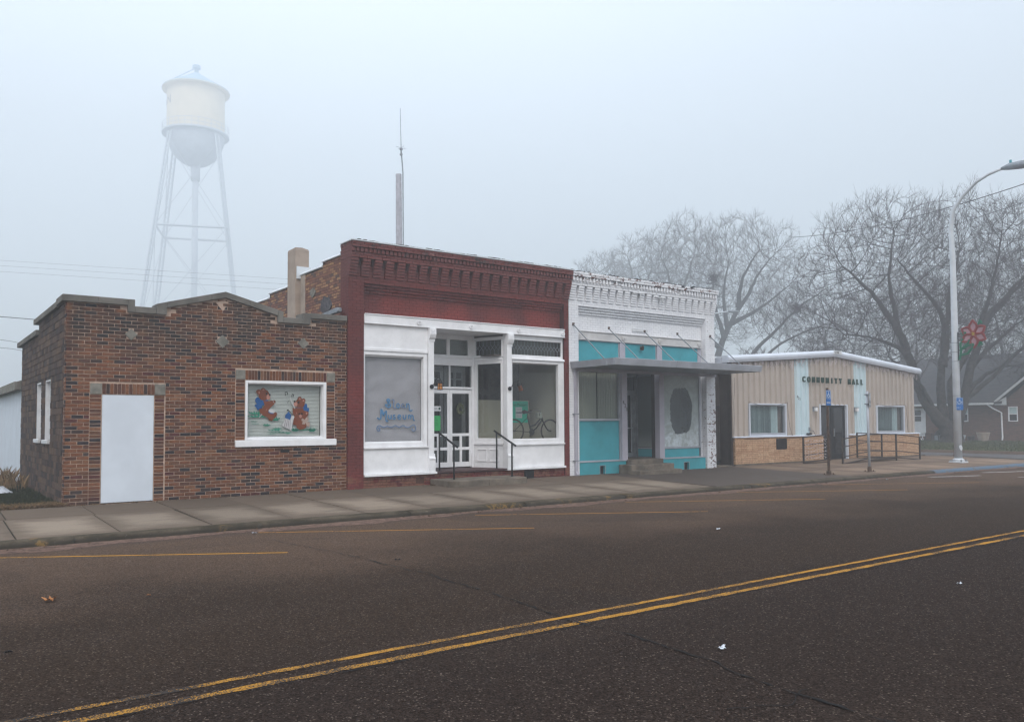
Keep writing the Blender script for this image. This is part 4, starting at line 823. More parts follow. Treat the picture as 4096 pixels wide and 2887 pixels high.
# front window with blind and painted bears
wn = part_empty('window', bb, 'white framed window with bears painted on the glass')
frame('window_frame', M['white'], wn, 5.84, 7.68, 1.187, 2.462, 0, F - .004, F + .05, ws=(.05, .07, .05, .06), bevel=.006)
frame('window_frame', M['white'], wn, 5.875, 7.64, 1.22, 2.42, 0, F + .052, F + .16, ws=(.035, .04, .03, .04), bevel=.004)
B('window_sill', M['white'], wn, 5.622, 7.91, F - .055, F + .1, 1.04, 1.184, bevel=.01)
B('window_pane', M['glass'], wn, 5.905, 7.605, F + .148, F + .152, 1.245, 2.385)
for i in range(36):
    z_ = 1.262 + i * .0312
    MB().add([(5.915, F + .178, z_), (7.595, F + .178, z_), (7.595, F + .2, z_ + .0270), (5.915, F + .2, z_ + .0270), (5.915, F + .178, z_ + .002), (7.595, F + .178, z_ + .002), (7.595, F + .2, z_ + .0288), (5.915, F + .2, z_ + .0288)],
             [(0, 3, 2, 1), (4, 5, 6, 7), (0, 1, 5, 4), (1, 2, 6, 5), (2, 3, 7, 6), (3, 0, 4, 7)]).build('blind_slat', M['slat'], wn)
MB().box(6.3, 6.304, F + .174, F + .177, 1.25, 2.38).box(7.2, 7.204, F + .174, F + .177, 1.25, 2.38).build('blind_cord', M['slat'], wn)
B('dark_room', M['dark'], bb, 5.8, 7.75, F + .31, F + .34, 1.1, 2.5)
def fan_poly(q, pts, y_, th=.0012):
    q.prism(pts, 'y', y_ - th, y_)
pieces = {}
for i, (o_, c_, lv, pts) in enumerate(PAINT):
    key = (o_, 1 if pts[0][0] < 6.6 else 2) if o_ in ('painted_bear', 'painted_flag') else (o_, i)
    pieces.setdefault(key, []).append((c_, lv, pts))
for (o_, _), L_ in pieces.items():
    q = MB(); ms = sorted({c_ for c_, _, _ in L_})
    for j, (c_, lv, p) in enumerate(L_): q.cur = ms.index(c_); fan_poly(q, p, F + .1475 - lv * .0015 - j * .00008, .0008)
    q.build(o_, [M['p_' + c_] for c_ in ms] if len(ms) > 1 else M['p_' + ms[0]], wn)
# brick vent under the sill
B('vent', M['dark'], bb, 6.62, 6.82, F - .007, F + .02, .9, .965)
# gutter lying on the roof against the red building
gt = thing('metal_gutter', (8.06, 17.9, 4.1), 'pale metal gutter end lying on the roof behind the stone coping', 'gutter')
MB().prism([(17.6, 4.2), (17.6, 4.12), (17.68, 4.1), (19.3, 4.06), (19.3, 4.1), (17.68, 4.22)], 'x', 8.0, 8.1).build('gutter_channel', M['galv'], gt, bevel=.01)
B('downpipe_stub', M['galv'], gt, 8.02, 8.08, 18.0, 18.08, 3.3, 4.1)
# white shed at the far left
sh_ = thing('white_shed', (2.5, 28, 0), 'long white shed wall behind the grass at the left edge', 'shed')
B('wall', M['board'], sh_, 2.48, 2.62, 24.75, 42, -.05, 2.62); B('back_wall', M['board'], sh_, 2.63, 9, 41.8, 42, -.05, 2.62)
MB().prism([(2.3, 2.46), (2.3, 2.66), (2.42, 2.7), (9, 3.4), (9, 3.3), (2.5, 2.6), (2.42, 2.46)], 'y', 24.75, 42.2).build('roof_eave', M['stone'], sh_, bevel=.01)
for i in range(4): B('eave_board', M['tile'], sh_, 2.275, 2.298, 24.8 + 4.2 * i, 28.97 + 4.2 * i, 2.45, 2.67)
ts = thing('plastic_sheet', (1.0, 21.0, 0), 'pale crumpled plastic sheet lying in the dark grass at the left edge', 'sheet')
q = MB(); n_ = 9
q.v = [(.9 + .13 * i + random.uniform(-.03, .03), 21.0 + .16 * j + random.uniform(-.04, .04), .06 + random.uniform(0, .12) * (1 if 0 < i < n_ - 1 and 0 < j < n_ - 1 else 0)) for j in range(n_) for i in range(n_)]
q.f = [(j * n_ + i, j * n_ + i + 1, (j + 1) * n_ + i + 1, (j + 1) * n_ + i) for j in range(n_ - 1) for i in range(n_ - 1)]
q.build('sheet', M['paper'], ts, fix=False)
# ================================================================ red museum building
rb = thing('museum_building', (11.5, 17.5, 0), 'red painted brick museum shop with white storefront and corbelled cornice', 'shop building')
PF = 17.42   # pier face
g0, g1 = 8.575, 14.66
wb = MB()
wb.box(8.18, g0, PF + .006, PF + .4, -.1, 4.8).box(g1, 14.825, PF + .006, PF + .4, -.1, 4.8).box(8.18, 14.825, PF + .006, PF + .4, 4.8, 5.2)
wb.box(g0 + .001, g1 - .001, PF + .186, PF + .4, 4.1, 4.799).box(8.181, 14.824, PF - .02, PF + .39, 5.2, 5.7)
wb.box(8.24, 8.5, 17.83, 36, -.05, 5.0).box(14.78, 14.82, 17.83, 36, -.05, 5.6)
wb.build('wall', M['red_joint'], rb)
bk = Bricks()
# piers and frieze
bk.wall('x', 8.175, g0, 0, 4.95, PF, H=.0715, L=.2, jig=.002, mort=.007)
bk.wall('x', g1, 14.83, 0, 4.95, PF, L=.2, jig=.002, mort=.007)
bk.wall('x', g0, g1, 4.8, 4.95, PF, L=.2, jig=.002, mort=.007)
bk.wall('x', g0, g1, 4.10, 4.60, PF + .18, L=.2, jig=.002, mort=.007)
for j in range(3):   # stepped courses above the sunk panel
    bk.wall('x', g0, g1, 4.6 + .0667 * j, 4.6 + .0667 * (j + 1), PF + .135 - .045 * j, L=.205, jig=.002, mort=.006, depth=.22, shift=.1 * (j % 2))
# corbel table: each corbel steps out course by course
x_ = 8.175
nc = 22; pitch = (14.83 - 8.175 - .21) / (nc - 1)
for c_ in range(nc):
    a = 8.175 + pitch * c_
    for j in range(6):
        pr = .015 + .022 * (j + 1); z = 4.955 + j * .0665
        if j % 2 == 0: bk.piece('x', a, a + .2, z, z + .061, PF - pr, .2)
        else: bk.piece('x', a, a + .098, z, z + .061, PF - pr, .2); bk.piece('x', a + .102, a + .2, z, z + .061, PF - pr, .2)
bk.wall('x', 8.175, 14.83, 4.955, 5.354, PF + .006, L=.2, jig=.002, mort=.007, depth=.05)
bk.wall('x', 8.175, 14.83, 5.355, 5.49, PF - .16, L=.2, jig=.002, mort=.007, depth=.2)
x_ = 8.18
while x_ < 14.8:   # dentils
    bk.piece('x', x_, min(x_ + .062, 14.83), 5.495, 5.588, PF - .2, .2); x_ += .108
bk.wall('x', 8.175, 14.83, 5.495, 5.59, PF - .155, L=.2, H=.095, jig=.001, depth=.1)
bk.wall('x', 8.175, 14.83, 5.595, 5.73, PF - .225, L=.2, jig=.006, mort=.007, depth=.3)
# left return, painted
bk.wall('y', PF + .1, 17.85, 4.0, 5.35, 8.175, L=.2, jig=.002, mort=.007, depth=.08, shift=.05)
bk.wall('y', PF - .1, 17.85, 5.355, 5.73, 8.17, L=.2, jig=.002, mort=.007, depth=.08)
for j in range(6): bk.piece('y', PF - .015 - .022 * (j + 1) + .004, PF + .12, 4.957 + j * .0665, 5.018 + j * .0665, 8.172, .05)
# brick footing under the storefront
bk.wall('x', g0, 12.66, 0, .285, PF + .03, holes=[(9.98, 10.2, .1, .19)], L=.2, jig=.004); bk.wall('x', 12.66, g1, 0, .285, PF + .03, holes=[(13.27, 13.57, .03, .25)], L=.2, jig=.004)
bk.finish(rb, 'red')
B('footing_wall', M['red_joint'], rb, g0 + .002, g1 - .002, PF + .045, PF + .35, -.05, .284)
B('basement_vent', M['black'], rb, 13.28, 13.56, PF - .02, PF + .08, .035, .255, bevel=.006)
B('parapet_cap', M['snow'], rb, 8.15, 14.86, PF - .245, PF + .42, 5.732, 5.758)
q = MB()
for i in range(90):
    a = 8.3 + i * .073; q.box(a, a + .08, PF - .24, PF + .2, 5.759, 5.762 + random.uniform(.0, .018) * (math.sin(i * .5) > -.2))
q.build('roof_felt_edge', M['crack'], rb)
# side wall of bare brick above the brick building
tb = Bricks()
def stop(u): return 5.5 if u < 19.04 else 5.385 if u < 21.2 else 5.19 if u < 22.7 else 5.06 if u < 24.3 else 4.9
tb.wall('y', 17.86, 30, 3.6, 5.5, 8.24, L=.21, H=.0715, jig=.006, top=stop, depth=.08, mort=.011)
tb.finish(rb, 'tanbrick')
MB().box(8.25, 8.5, 17.85, 19.04, 3.2, 5.5).box(8.25, 8.5, 19.041, 21.2, 3.2, 5.385).box(8.25, 8.5, 21.201, 22.7, 3.2, 5.19).box(8.25, 8.5, 22.701, 24.3, 3.2, 5.06).box(8.25, 8.5, 24.301, 36, 3.2, 4.9).build('side_wall', M['mortar_tan'], rb)
for a, b, z in ((17.86, 19.04, 5.5), (19.04, 20.44, 5.385), (20.97, 22.7, 5.19), (22.7, 24.3, 5.06), (24.3, 30, 4.9)):
    MB().prism([(8.2, z), (8.2, z + .03), (8.26, z + .075), (8.5, z + .09), (8.56, z)], 'y', a + .002, b - .002).build('coping', M['snow'], rb, bevel=.01)
B('roof', M['stone'], rb, 8.51, 14.55, PF + .41, 36, 4.5, 4.6)
# chimney
M['tar_grey'] = plain('tar_grey', (.085, .08, .09), .95, .5, 9, .6, (.02, .02, .02), 1, 30)
ch = part_empty('chimney', rb)
MB().prism([(8.09, 20.43), (8.47, 20.43), (8.47, 20.97), (8.09, 20.97)], 'z', 3.5, 6.04).build('chimney_stack', M['stucco'], ch, bevel=.012)
MB().add([(8.09, 20.43, 6.04), (8.47, 20.43, 6.04), (8.47, 20.97, 6.04), (8.09, 20.97, 6.04), (8.1, 20.44, 6.12), (8.28, 20.44, 6.13), (8.46, 20.46, 6.10), (8.46, 20.95, 6.08), (8.1, 20.95, 6.11)],
         [(0, 1, 6, 5, 4), (1, 2, 7, 6), (2, 3, 8, 7), (3, 0, 4, 8), (4, 5, 6, 7, 8)]).build('chimney_top', M['stucco'], ch)
B('flashing', M['snow'], ch, 8.12, 8.5, 20.38, 20.425, 5.3, 5.62)
B('stucco_patch', M['stucco'], rb, 8.222, 8.26, 20.1, 20.4, 3.8, 5.37)
q = MB(); rr_ = random.Random(4)
pts = [(18.77 + .33 * math.cos(t) * rr_.uniform(.8, 1.1), 4.42 + .23 * math.sin(t) * rr_.uniform(.75, 1.1)) for t in [i * .42 for i in range(15)]]
q.prism(pts, 'x', 8.20, 8.245).build('tar_patch', M['tar_grey'], rb)
pts = [(19.6 + .17 * math.cos(t) * rr_.uniform(.7, 1.2), 4.83 + .12 * math.sin(t) * rr_.uniform(.7, 1.2)) for t in [i * .52 for i in range(12)]]
MB().prism(pts, 'x', 8.215, 8.245).build('cement_patch', M['tile'], rb)
# ---- white storefront
sf = part_empty('storefront', rb)
W_ = M['white']
B('beam', W_, sf, g0 + .002, g1 - .002, PF - .03, PF + .17, 3.862, 4.085, bevel=.006); B('beam_cap', W_, sf, g0 + .002, g1 - .002, PF - .05, PF - .031, 4.075, 4.098, bevel=.003); B('beam_foot', W_, sf, g0 + .002, g1 - .002, PF - .042, PF - .031, 3.865, 3.882)
def rosette(x_, z_, r, y_, m, par):
    q = MB(); q.disc_y(x_, z_, r * .95, y_ - .012, y_, 20)
    for i in range(8):
        t = 2 * math.pi * i / 8; q.disc_y(x_ + r * .66 * math.cos(t), z_ + r * .66 * math.sin(t), r * .3, y_ - .026, y_ - .012, 10)
    q.disc_y(x_, z_, r * .27, y_ - .035, y_ - .012, 12); return q.build('rosette', m, par, bevel=.004)
for x_ in (10.03, 11.555, 13.07, 14.585): rosette(x_, 3.973, .072, PF - .03, W_, sf)
B('upper_panel', W_, sf, g0 + .002, 10.305, PF + .03, PF + .1, 3.3, 3.86); B('panel_moulding', W_, sf, g0 + .002, 10.3, PF + .005, PF + .029, 3.23, 3.3, bevel=.008)
for a, b in ((g0 + .002, 10.305), (12.845, g1 - .002)):
    B('lower_panel', W_, sf, a, b, PF + .03, PF + .1, .345, .93); B('panel_sill', W_, sf, a, b, PF - .02, PF + .1, .932, .965, bevel=.006)
    B('base_board', W_, sf, a, b + (.14 if a < 10 else -.0), PF - .055, PF + .028, .288, .343, bevel=.008)
def column(a, b):
    cl_ = part_empty('column', rb)
    B('shaft', W_, cl_, a, b, PF - .02, PF + .16, .78, 3.53, bevel=.005)
    MB().prism([(PF - .03, 3.53), (PF + .16, 3.53), (PF + .16, 3.862), (PF - .1, 3.862), (PF - .11, 3.7), (PF - .075, 3.62), (PF - .035, 3.585)], 'x', a - .008, b + .02).build('bracket', W_, cl_, bevel=.006)
    for dx_, dz_ in ((.035, 3.8), (.105, 3.8), (.07, 3.765), (.035, 3.73), (.105, 3.73)): MB().disc_y(a + dx_, dz_, .013, PF - .122, PF - .105, 8).build('stud', W_, cl_)
    MB().prism([(PF - .055, .345), (PF + .16, .345), (PF + .16, .78), (PF - .03, .78), (PF - .035, .72), (PF - .075, .66), (PF - .06, .62)], 'x', a - .01, b + .02).build('pedestal', W_, cl_, bevel=.006)
    B('plinth', W_, cl_, a - .02, b + .06, PF - .07, PF + .16, .29, .344, bevel=.005)
column(10.31, 10.46); column(12.685, 12.84)
# left window with blind and lettering
wn = part_empty('window', rb, 'wide left window filled by a drawn blind and blue lettering')
frame('window_frame', W_, wn, g0 + .002, 10.29, .967, 3.228, 0, PF + .03, PF + .09, ws=(.04, .10, .1, .09), bevel=.006)
frame('window_frame', W_, wn, g0 + .03, 10.21, 1.05, 3.15, 0, PF + .091, PF + .16, ws=(.03, .03, .05, .05), bevel=.006)
B('window_pane', M['glass'], wn, g0 + .05, 10.185, PF + .14, PF + .144, 1.09, 3.11)
for i in range(79):
    z_ = 1.11 + i * .0252
    MB().add([(g0 + .06, PF + .165, z_), (10.18, PF + .165, z_), (10.18, PF + .185, z_ + .0235), (g0 + .06, PF + .185, z_ + .0235), (g0 + .06, PF + .165, z_ + .0015), (10.18, PF + .165, z_ + .0015), (10.18, PF + .185, z_ + .0247), (g0 + .06, PF + .185, z_ + .0247)],
             [(0, 3, 2, 1), (4, 5, 6, 7), (0, 1, 5, 4), (1, 2, 6, 5), (2, 3, 7, 6), (3, 0, 4, 7)]).build('blind_slat', M['slat_pink'], wn)
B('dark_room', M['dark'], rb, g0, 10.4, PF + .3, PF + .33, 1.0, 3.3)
M['letter_blue'] = plain('blue_window_letter', (.085, .21, .38), .5, .12, 10)
M['letter_blue2'] = plain('faded_blue_letter', (.16, .22, .34), .5, .12, 10)
for i, st in enumerate(STROKES):
    q = MB(); pts = [Vector((a, 0, b)) for a, b in st]; dn = []
    for p, r_ in zip(pts, pts[1:]):
        for t in (0, .33, .66): dn.append(p.lerp(r_, t))
    dn.append(pts[-1])
    for _ in range(1): dn = [dn[0]] + [(dn[j - 1] + dn[j] * 2 + dn[j + 1]) / 4 for j in range(1, len(dn) - 1)] + [dn[-1]]
    wd = .017 if i in (0, 6, 7) else .0145; L_ = []; R_ = []
    for j, p in enumerate(dn):
        d = (dn[min(j + 1, len(dn) - 1)] - dn[max(j - 1, 0)]); d = d.normalized() if d.length > 1e-6 else Vector((1, 0, 0)); nrm = Vector((-d.z, 0, d.x)) * wd
        L_.append(p + nrm); R_.append(p - nrm)
    y_ = PF + .1385 - i * .0001; n_ = len(dn)
    q.v = [(a.x, y_, a.z) for a in L_] + [(a.x, y_, a.z) for a in R_] + [(a.x, y_ - .003, a.z) for a in L_] + [(a.x, y_ - .003, a.z) for a in R_]
    for j in range(n_ - 1):
        q.f += [(2 * n_ + j, 2 * n_ + j + 1, 3 * n_ + j + 1, 3 * n_ + j), (j, n_ + j, n_ + j + 1, j + 1), (j, j + 1, 2 * n_ + j + 1, 2 * n_ + j), (n_ + j, 3 * n_ + j, 3 * n_ + j + 1, n_ + j + 1)]
    q.f += [(0, 2 * n_, 3 * n_, n_), (n_ - 1, 2 * n_ - 1, 4 * n_ - 1, 3 * n_ - 1)]
    q.build('lettering' if i < 16 else 'painted_scroll', M['letter_blue2' if i in (1, 3, 16) else 'letter_blue'], wn, fix=False)
# right window: transom and display window
def came(q, n, x0, x1, z0, z1, y_, r=.0045):
    p = (x1 - x0) / n; zc = (z0 + z1) / 2; hd = min(p * .62, (z1 - z0) * .2)
    def bar(a, b):
        d = Vector((b[0] - a[0], 0, b[1] - a[1])); nn = Vector((-d.z, 0, d.x)).normalized() * r
        q.prism([(a[0] + nn.x, a[1] + nn.z), (b[0] + nn.x, b[1] + nn.z), (b[0] - nn.x, b[1] - nn.z), (a[0] - nn.x, a[1] - nn.z)], 'y', y_ - .006, y_)
    for i in range(n + 1):
        a = x0 + i * p
        if 0 < i < n: bar((a, z1), (a, zc + hd)); bar((a, zc - hd), (a, z0))
        if i < n: bar((a, zc + hd) if i else (a, zc + hd), (a + p / 2, zc)); bar((a, zc - hd), (a + p / 2, zc)); bar((a + p / 2, zc), (a + p, zc + hd)); bar((a + p / 2, zc), (a + p, zc - hd))
def trans_window(T, w, z0, z1, nn, par, nm='transom_window'):
    wn = part_empty(nm, par)
    frame('window_frame', W_, wn, 0, w, z0 - .07, z1 + .09, 0, 0, .07, ws=(.05, .05, .065, .085), bevel=.005, T=T)
    MB(T).box(.05, w - .05, .045, .049, z0, z1).build('leaded_pane', M['glass_dusty'], wn)
    q = MB(T); came(q, nn, .05, w - .05, z0, z1, .044); q.build('lead_came', M['galv'], wn)
    MB(T).box(.05, w - .05, .3, .32, z0 - .1, z1 + .1).build('blind_back', M['curtain'], wn)
T = Matrix.Translation((12.845, PF + .06, 0))
trans_window(T, 1.81, 3.34, 3.725, 15, rb)
MB().prism([(PF - .02, 3.2), (PF - .02, 3.225), (PF - .0, 3.262), (PF + .06, 3.27), (PF + .06, 3.2)], 'x', 12.842, g1 - .002).build('transom_moulding', W_, sf, bevel=.004)
B('head_board', W_, sf, 12.842, g1 - .002, PF + .061, PF + .13, 3.81, 3.861)
wn = part_empty('display_window', rb, 'large right window with an old bicycle behind the glass')
frame('window_frame', W_, wn, 12.842, g1 - .002, .967, 3.198, 0, PF + .02, PF + .1, ws=(.045, .2, .12, .08), bevel=.006)
frame('window_frame', W_, wn, 12.87, 14.5, 1.06, 3.15, 0, PF + .101, PF + .16, ws=(.03, .03, .04, .05), bevel=.006)
B('window_pane', M['glass'], wn, 12.89, 14.48, PF + .135, PF + .139, 1.09, 3.12)
# ---- recessed entrance
EY = 18.44; FZ = .34
M['porch'] = plain('porch_paint', (.07, .035, .035), .6, .2, 5, .3)
for i in range(9):
    a, b = 10.46 + i * .247, 10.46 + (i + 1) * .247
    B('porch_board', M['porch'], sf, a + .002, b - .002, PF - .03, EY + .25, FZ - .04, FZ)
B('porch_floor', M['red_joint'], sf, g0 + .1, 14.78, PF + .36, 22, .2, FZ - .042)
B('porch_soffit', W_, sf, 10.2, 12.95, PF + .17, EY + .3, 3.87, 3.92)
MB(Matrix.Translation((10.47, PF + .18, 0)) @ Matrix.Rotation(math.atan2(EY - PF - .18, 10.84 - 10.47), 4, 'Z')).box(0, .93, 0, .06, FZ, 3.87).build('side_screen', W_, sf)
# door wall
dw = part_empty('door_wall', rb)
x0, x1 = 10.86, 12.3
MB().box(x0 - .05, x0, EY, EY + .1, FZ, 3.87).box(12.262, 12.34, EY, EY + .1, FZ, 3.87).box(x0, 12.262, EY, EY + .1, 3.74, 3.87).box(x0, 12.262, EY - .0, EY + .1, 3.05, 3.33).box(x0, 12.262, EY, EY + .1, 2.42, 2.485).build('door_frame', W_, dw, bevel=.005)
B('door_cornice', W_, dw, x0, 12.262, EY - .03, EY - .001, 3.25, 3.3, bevel=.005); B('door_cornice', W_, dw, x0, 12.262, EY - .025, EY - .001, 2.43, 2.46, bevel=.005)
MB().box(11.475, 11.57, EY, EY + .09, 3.33, 3.74).box(11.555, 11.585, EY, EY + .09, 2.485, 3.05).build('mullion', W_, dw)
for a, b in ((x0, 11.474), (11.571, 12.15)):
    B('transom_pane', M['glass_dusty'], dw, a, b, EY + .05, EY + .054, 3.335, 3.735); B('roller_blind', M['curtain'], dw, a, b, EY + .07, EY + .075, 3.36, 3.74)
MB().box(12.15, 12.262, EY, EY + .09, 3.33, 3.74).build('mullion', W_, dw)
for a, b in ((x0, 11.554), (11.586, 12.262)): B('transom_pane', M['glass_dusty'], dw, a, b, EY + .05, EY + .054, 2.487, 3.048)
def door(a, b, label):
    d = part_empty('door', rb, label); q = MB(); zs_ = [FZ + .03, .50, .815, .89, 1.18, 1.255, 2.31, 2.41]
    st = .075; m_ = (a + b) / 2
    q.box(a, a + st, EY + .01, EY + .055, zs_[0], zs_[7]).box(b - st, b, EY + .01, EY + .055, zs_[0], zs_[7])
    q.box(a + st, b - st, EY + .01, EY + .055, zs_[0], zs_[1]).box(a + st, b - st, EY + .01, EY + .055, zs_[2], zs_[3]).box(a + st, b - st, EY + .01, EY + .055, zs_[4], zs_[5]).box(a + st, b - st, EY + .01, EY + .055, zs_[6], zs_[7])
    q.box(m_ - .035, m_ + .035, EY + .01, EY + .055, zs_[1], zs_[2]).box(m_ - .035, m_ + .035, EY + .01, EY + .055, zs_[3], zs_[4])
    q.build('door_leaf', W_, d, bevel=.003)
    B('door_screen', M['glass_dusty'], d, a + st, b - st, EY + .03, EY + .033, zs_[1], zs_[6])
    for zz in (2.17, .66): B('hinge', W_, d, b - .02, b + .03, EY - .006, EY + .009, zz, zz + .13)
door(x0 + .004, 11.568, 'left screen door with a green notice'); door(11.574, 12.258, 'right screen door with a wreath')
# inner doors and dark vestibule
q = MB(); yi = EY + .42
for a, b in ((10.95, 11.62), (11.66, 12.33)):
    q.box(a, a + .1, yi, yi + .04, FZ, 3.05).box(b - .1, b, yi, yi + .04, FZ, 3.05).box(a + .1, b - .1, yi, yi + .04, FZ, 1.05).box(a + .1, b - .1, yi, yi + .04, 2.9, 3.05).box(a + .1, b - .1, yi, yi + .04, 2.3, 2.52).box(a + .1, b - .1, yi, yi + .04, 2.7, 2.735)
    q.box((a + b) / 2 - .03, (a + b) / 2 + .03, yi, yi + .04, 2.52, 2.9)
q.build('inner_door', M['white_old'], rb)
MB().box(10.7, 10.75, EY + .11, 19.9, FZ, 3.87).box(12.36, 12.39, EY + .11, 19.9, FZ, 3.87).box(10.7, 12.4, 19.9, 19.95, FZ, 3.87).build('vestibule_wall', M['mortar_dark'], rb)
# angled side window of the entrance
ang = math.atan2(17.57 - EY, 12.655 - 12.325)
T = Matrix.Translation((12.34, EY + .02, 0)) @ Matrix.Rotation(ang, 4, 'Z')
aw = math.dist((12.34, EY + .02), (12.665, 17.58))
trans_window(T, aw, 3.34, 3.725, 7, rb)
wn = part_empty('side_display_window', rb)
frame('window_frame', W_, wn, 0, aw, .98, 3.24, 0, 0, .07, ws=(.1, .07, .14, .14), bevel=.006, T=T)
MB(T).box(.1, aw - .07, .045, .049, 1.12, 3.1).build('window_pane', M['glass'], wn)
MB(T).box(0, aw, -.02, .0, 3.19, 3.26).build('window_moulding', W_, wn, bevel=.004); MB(T).box(0, aw, -.025, .0, .95, 1.0).build('window_moulding', W_, wn, bevel=.004)
MB(T).box(0, aw, .012, .07, FZ, .948).build('apron_panel', W_, wn)
for a in (.1, .5): frame('apron_moulding', W_, wn, a, a + .31, .5, .83, .025, -.006, .011, bevel=.005, T=T)
# display room behind the glass
rm = part_empty('display_room', rb)
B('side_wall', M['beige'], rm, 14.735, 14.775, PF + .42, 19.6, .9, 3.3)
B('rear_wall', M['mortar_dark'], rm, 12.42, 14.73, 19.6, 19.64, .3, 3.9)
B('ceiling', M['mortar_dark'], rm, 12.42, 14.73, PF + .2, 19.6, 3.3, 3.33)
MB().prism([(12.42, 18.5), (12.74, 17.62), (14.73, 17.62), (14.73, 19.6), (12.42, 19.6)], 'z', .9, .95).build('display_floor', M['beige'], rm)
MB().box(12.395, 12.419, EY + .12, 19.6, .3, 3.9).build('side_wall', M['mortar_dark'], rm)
pb = thing('pegboard_screen', (13.4, 18.75, .95), 'beige pegboard screen standing behind the bicycle in the museum window', 'screen')
k = N('pegboard'); pv = k.vor(30, rnd=0); M['peg'] = k.done(k.mix(k.map(pv, .12, .2), (.06, .055, .045), (.37, .34, .27)), .9)
B('panel', M['peg'], pb, 12.5, 12.66, 18.8, 18.82, .96, 2.16); B('panel', M['peg'], pb, 12.67, 14.44, 18.74, 18.76, .96, 2.16, label='wide pegboard leaf')
ps = thing('green_poster', (13.2, 18.72, 1.8), 'turquoise poster with handwriting pinned to the pegboard above the bicycle saddle', 'poster')
M['turq'] = plain('turquoise_card', (.03, .48, .34), .8, .04); M['ink'] = plain('ink', (.02, .07, .06), .8)
B('card', M['turq'], ps, 13.72, 14.37, 18.715, 18.722, 1.53, 2.14); B('leaflet', M['white_old'], ps, 13.93, 14.16, 18.708, 18.714, 1.66, 1.97)
q = MB(); text_mesh(q, 'Sloan Museum', .115, lambda u, v, t: (13.75 + u * .85, 18.713 - abs(t) * .1, 2.0 + v), .002); q.build('handwriting', M['ink'], ps)
q = MB()
for i in range(4): q.box(13.95, 14.14, 18.706, 18.7075, 1.93 - i * .018, 1.936 - i * .018)
for i in range(3): q.box(13.95, 14.14, 18.706, 18.7075, 1.73 - i * .016, 1.735 - i * .016)
q.box(13.94, 14.15, 18.706, 18.7075, 1.78, 1.84); q.build('print', M['galv'], ps)
# bicycle
bi = thing('bicycle', (13.75, 17.98, .95), 'old dark bicycle on display behind the right museum window', 'bicycle')
M['bike'] = plain('bike_frame', (.015, .013, .012), .5, .3, 9, .3, (.1, .06, .04)); M['saddle'] = plain('saddle', (.02, .016, .014), .6); M['spoke'] = plain('spoke', (.12, .11, .1), .5); M['tyre'] = plain('tyre', (.05, .035, .03), .9, .3, 9)
BY = 17.8
def wheel(cx_, cz_, r):
    wh_ = part_empty('wheel', bi)
    def ring(rr, t, nm, m):
        q = MB(); q.tube([(cx_ + rr * math.cos(a), BY, cz_ + rr * math.sin(a)) for a in [2 * math.pi * i / 40 for i in range(41)]], t, 6, False); q.build(nm, M[m], wh_, smooth=True)
    ring(r, .019, 'tyre', 'tyre'); ring(r - .022, .006, 'rim', 'spoke')
    q = MB()
    for i in range(28):
        a = 2 * math.pi * i / 28; b = a + .25 * (1 if i % 2 else -1)
        q.tube([(cx_ + .02 * math.cos(b), BY + (.02 if i % 2 else -.02), cz_ + .02 * math.sin(b)), (cx_ + (r - .02) * math.cos(a), BY, cz_ + (r - .02) * math.sin(a))], .0016, 3, False)
    q.build('spokes', M['spoke'], wh_); MB().tube([(cx_, BY - .04, cz_), (cx_, BY + .04, cz_)], .016, 8).build('hub', M['bike'], wh_)
FW, RW = (14.44, 1.295), (13.2, 1.305)
wheel(*FW, .31); wheel(*RW, .31)
tb_ = lambda nm, pts, r, m='bike': MB().tube([(a, BY + (b_[0] if b_ else 0), c) for a, c, *b_ in pts], r, 8).build(nm, M[m], bi, smooth=True)
BB = (13.77, 1.27)
tb_('frame_tube', [BB, (13.655, 1.70)], .02); tb_('frame_tube', [BB, (13.95, 1.37), (14.16, 1.60)], .022); tb_('frame_tube', [(13.72, 1.42), (13.9, 1.46), (14.14, 1.66)], .02)
tb_('frame_tube', [RW, BB], .010); tb_('frame_tube', [RW, (13.66, 1.67)], .010); tb_('fork', [(14.13, 1.74), (14.19, 1.56), (14.3, 1.38), (14.37, 1.31), FW], .019)
tb_('fork', [(14.14, 1.66), (14.18, 1.57)], .024)
tb_('seat_post', [(13.655, 1.68), (13.64, 1.79)], .012); tb_('stem', [(14.13, 1.72), (14.11, 1.83), (14.06, 1.85)], .012)
MB().tube([(13.9, BY - .22, 1.72), (13.88, BY - .23, 1.8), (13.93, BY - .22, 1.86), (14.04, BY - .1, 1.865), (14.08, BY, 1.85), (14.04, BY + .1, 1.865), (13.93, BY + .22, 1.86), (13.88, BY + .23, 1.78)], .012, 8).build('handlebar', M['spoke'], bi, smooth=True)
MB().tube([(13.5, BY, 1.81), (13.56, BY, 1.82), (13.66, BY, 1.81), (13.8, BY, 1.83)], [.05, .055, .03, .012], 8).build('saddle', M['saddle'], bi, smooth=True)
MB().disc_y(BB[0], BB[1], .09, BY - .045, BY - .04, 24).build('chain_wheel', M['bike'], bi)
tb_('crank', [(13.77, 1.27, -.06), (13.69, 1.16, -.06)], .008); tb_('crank', [(13.77, 1.27, .06), (13.85, 1.38, .06)], .008)
B('cloth_bag', M['curtain'], bi, 13.93, 14.08, BY - .13, BY + .02, 1.64, 1.8, bevel=.03)
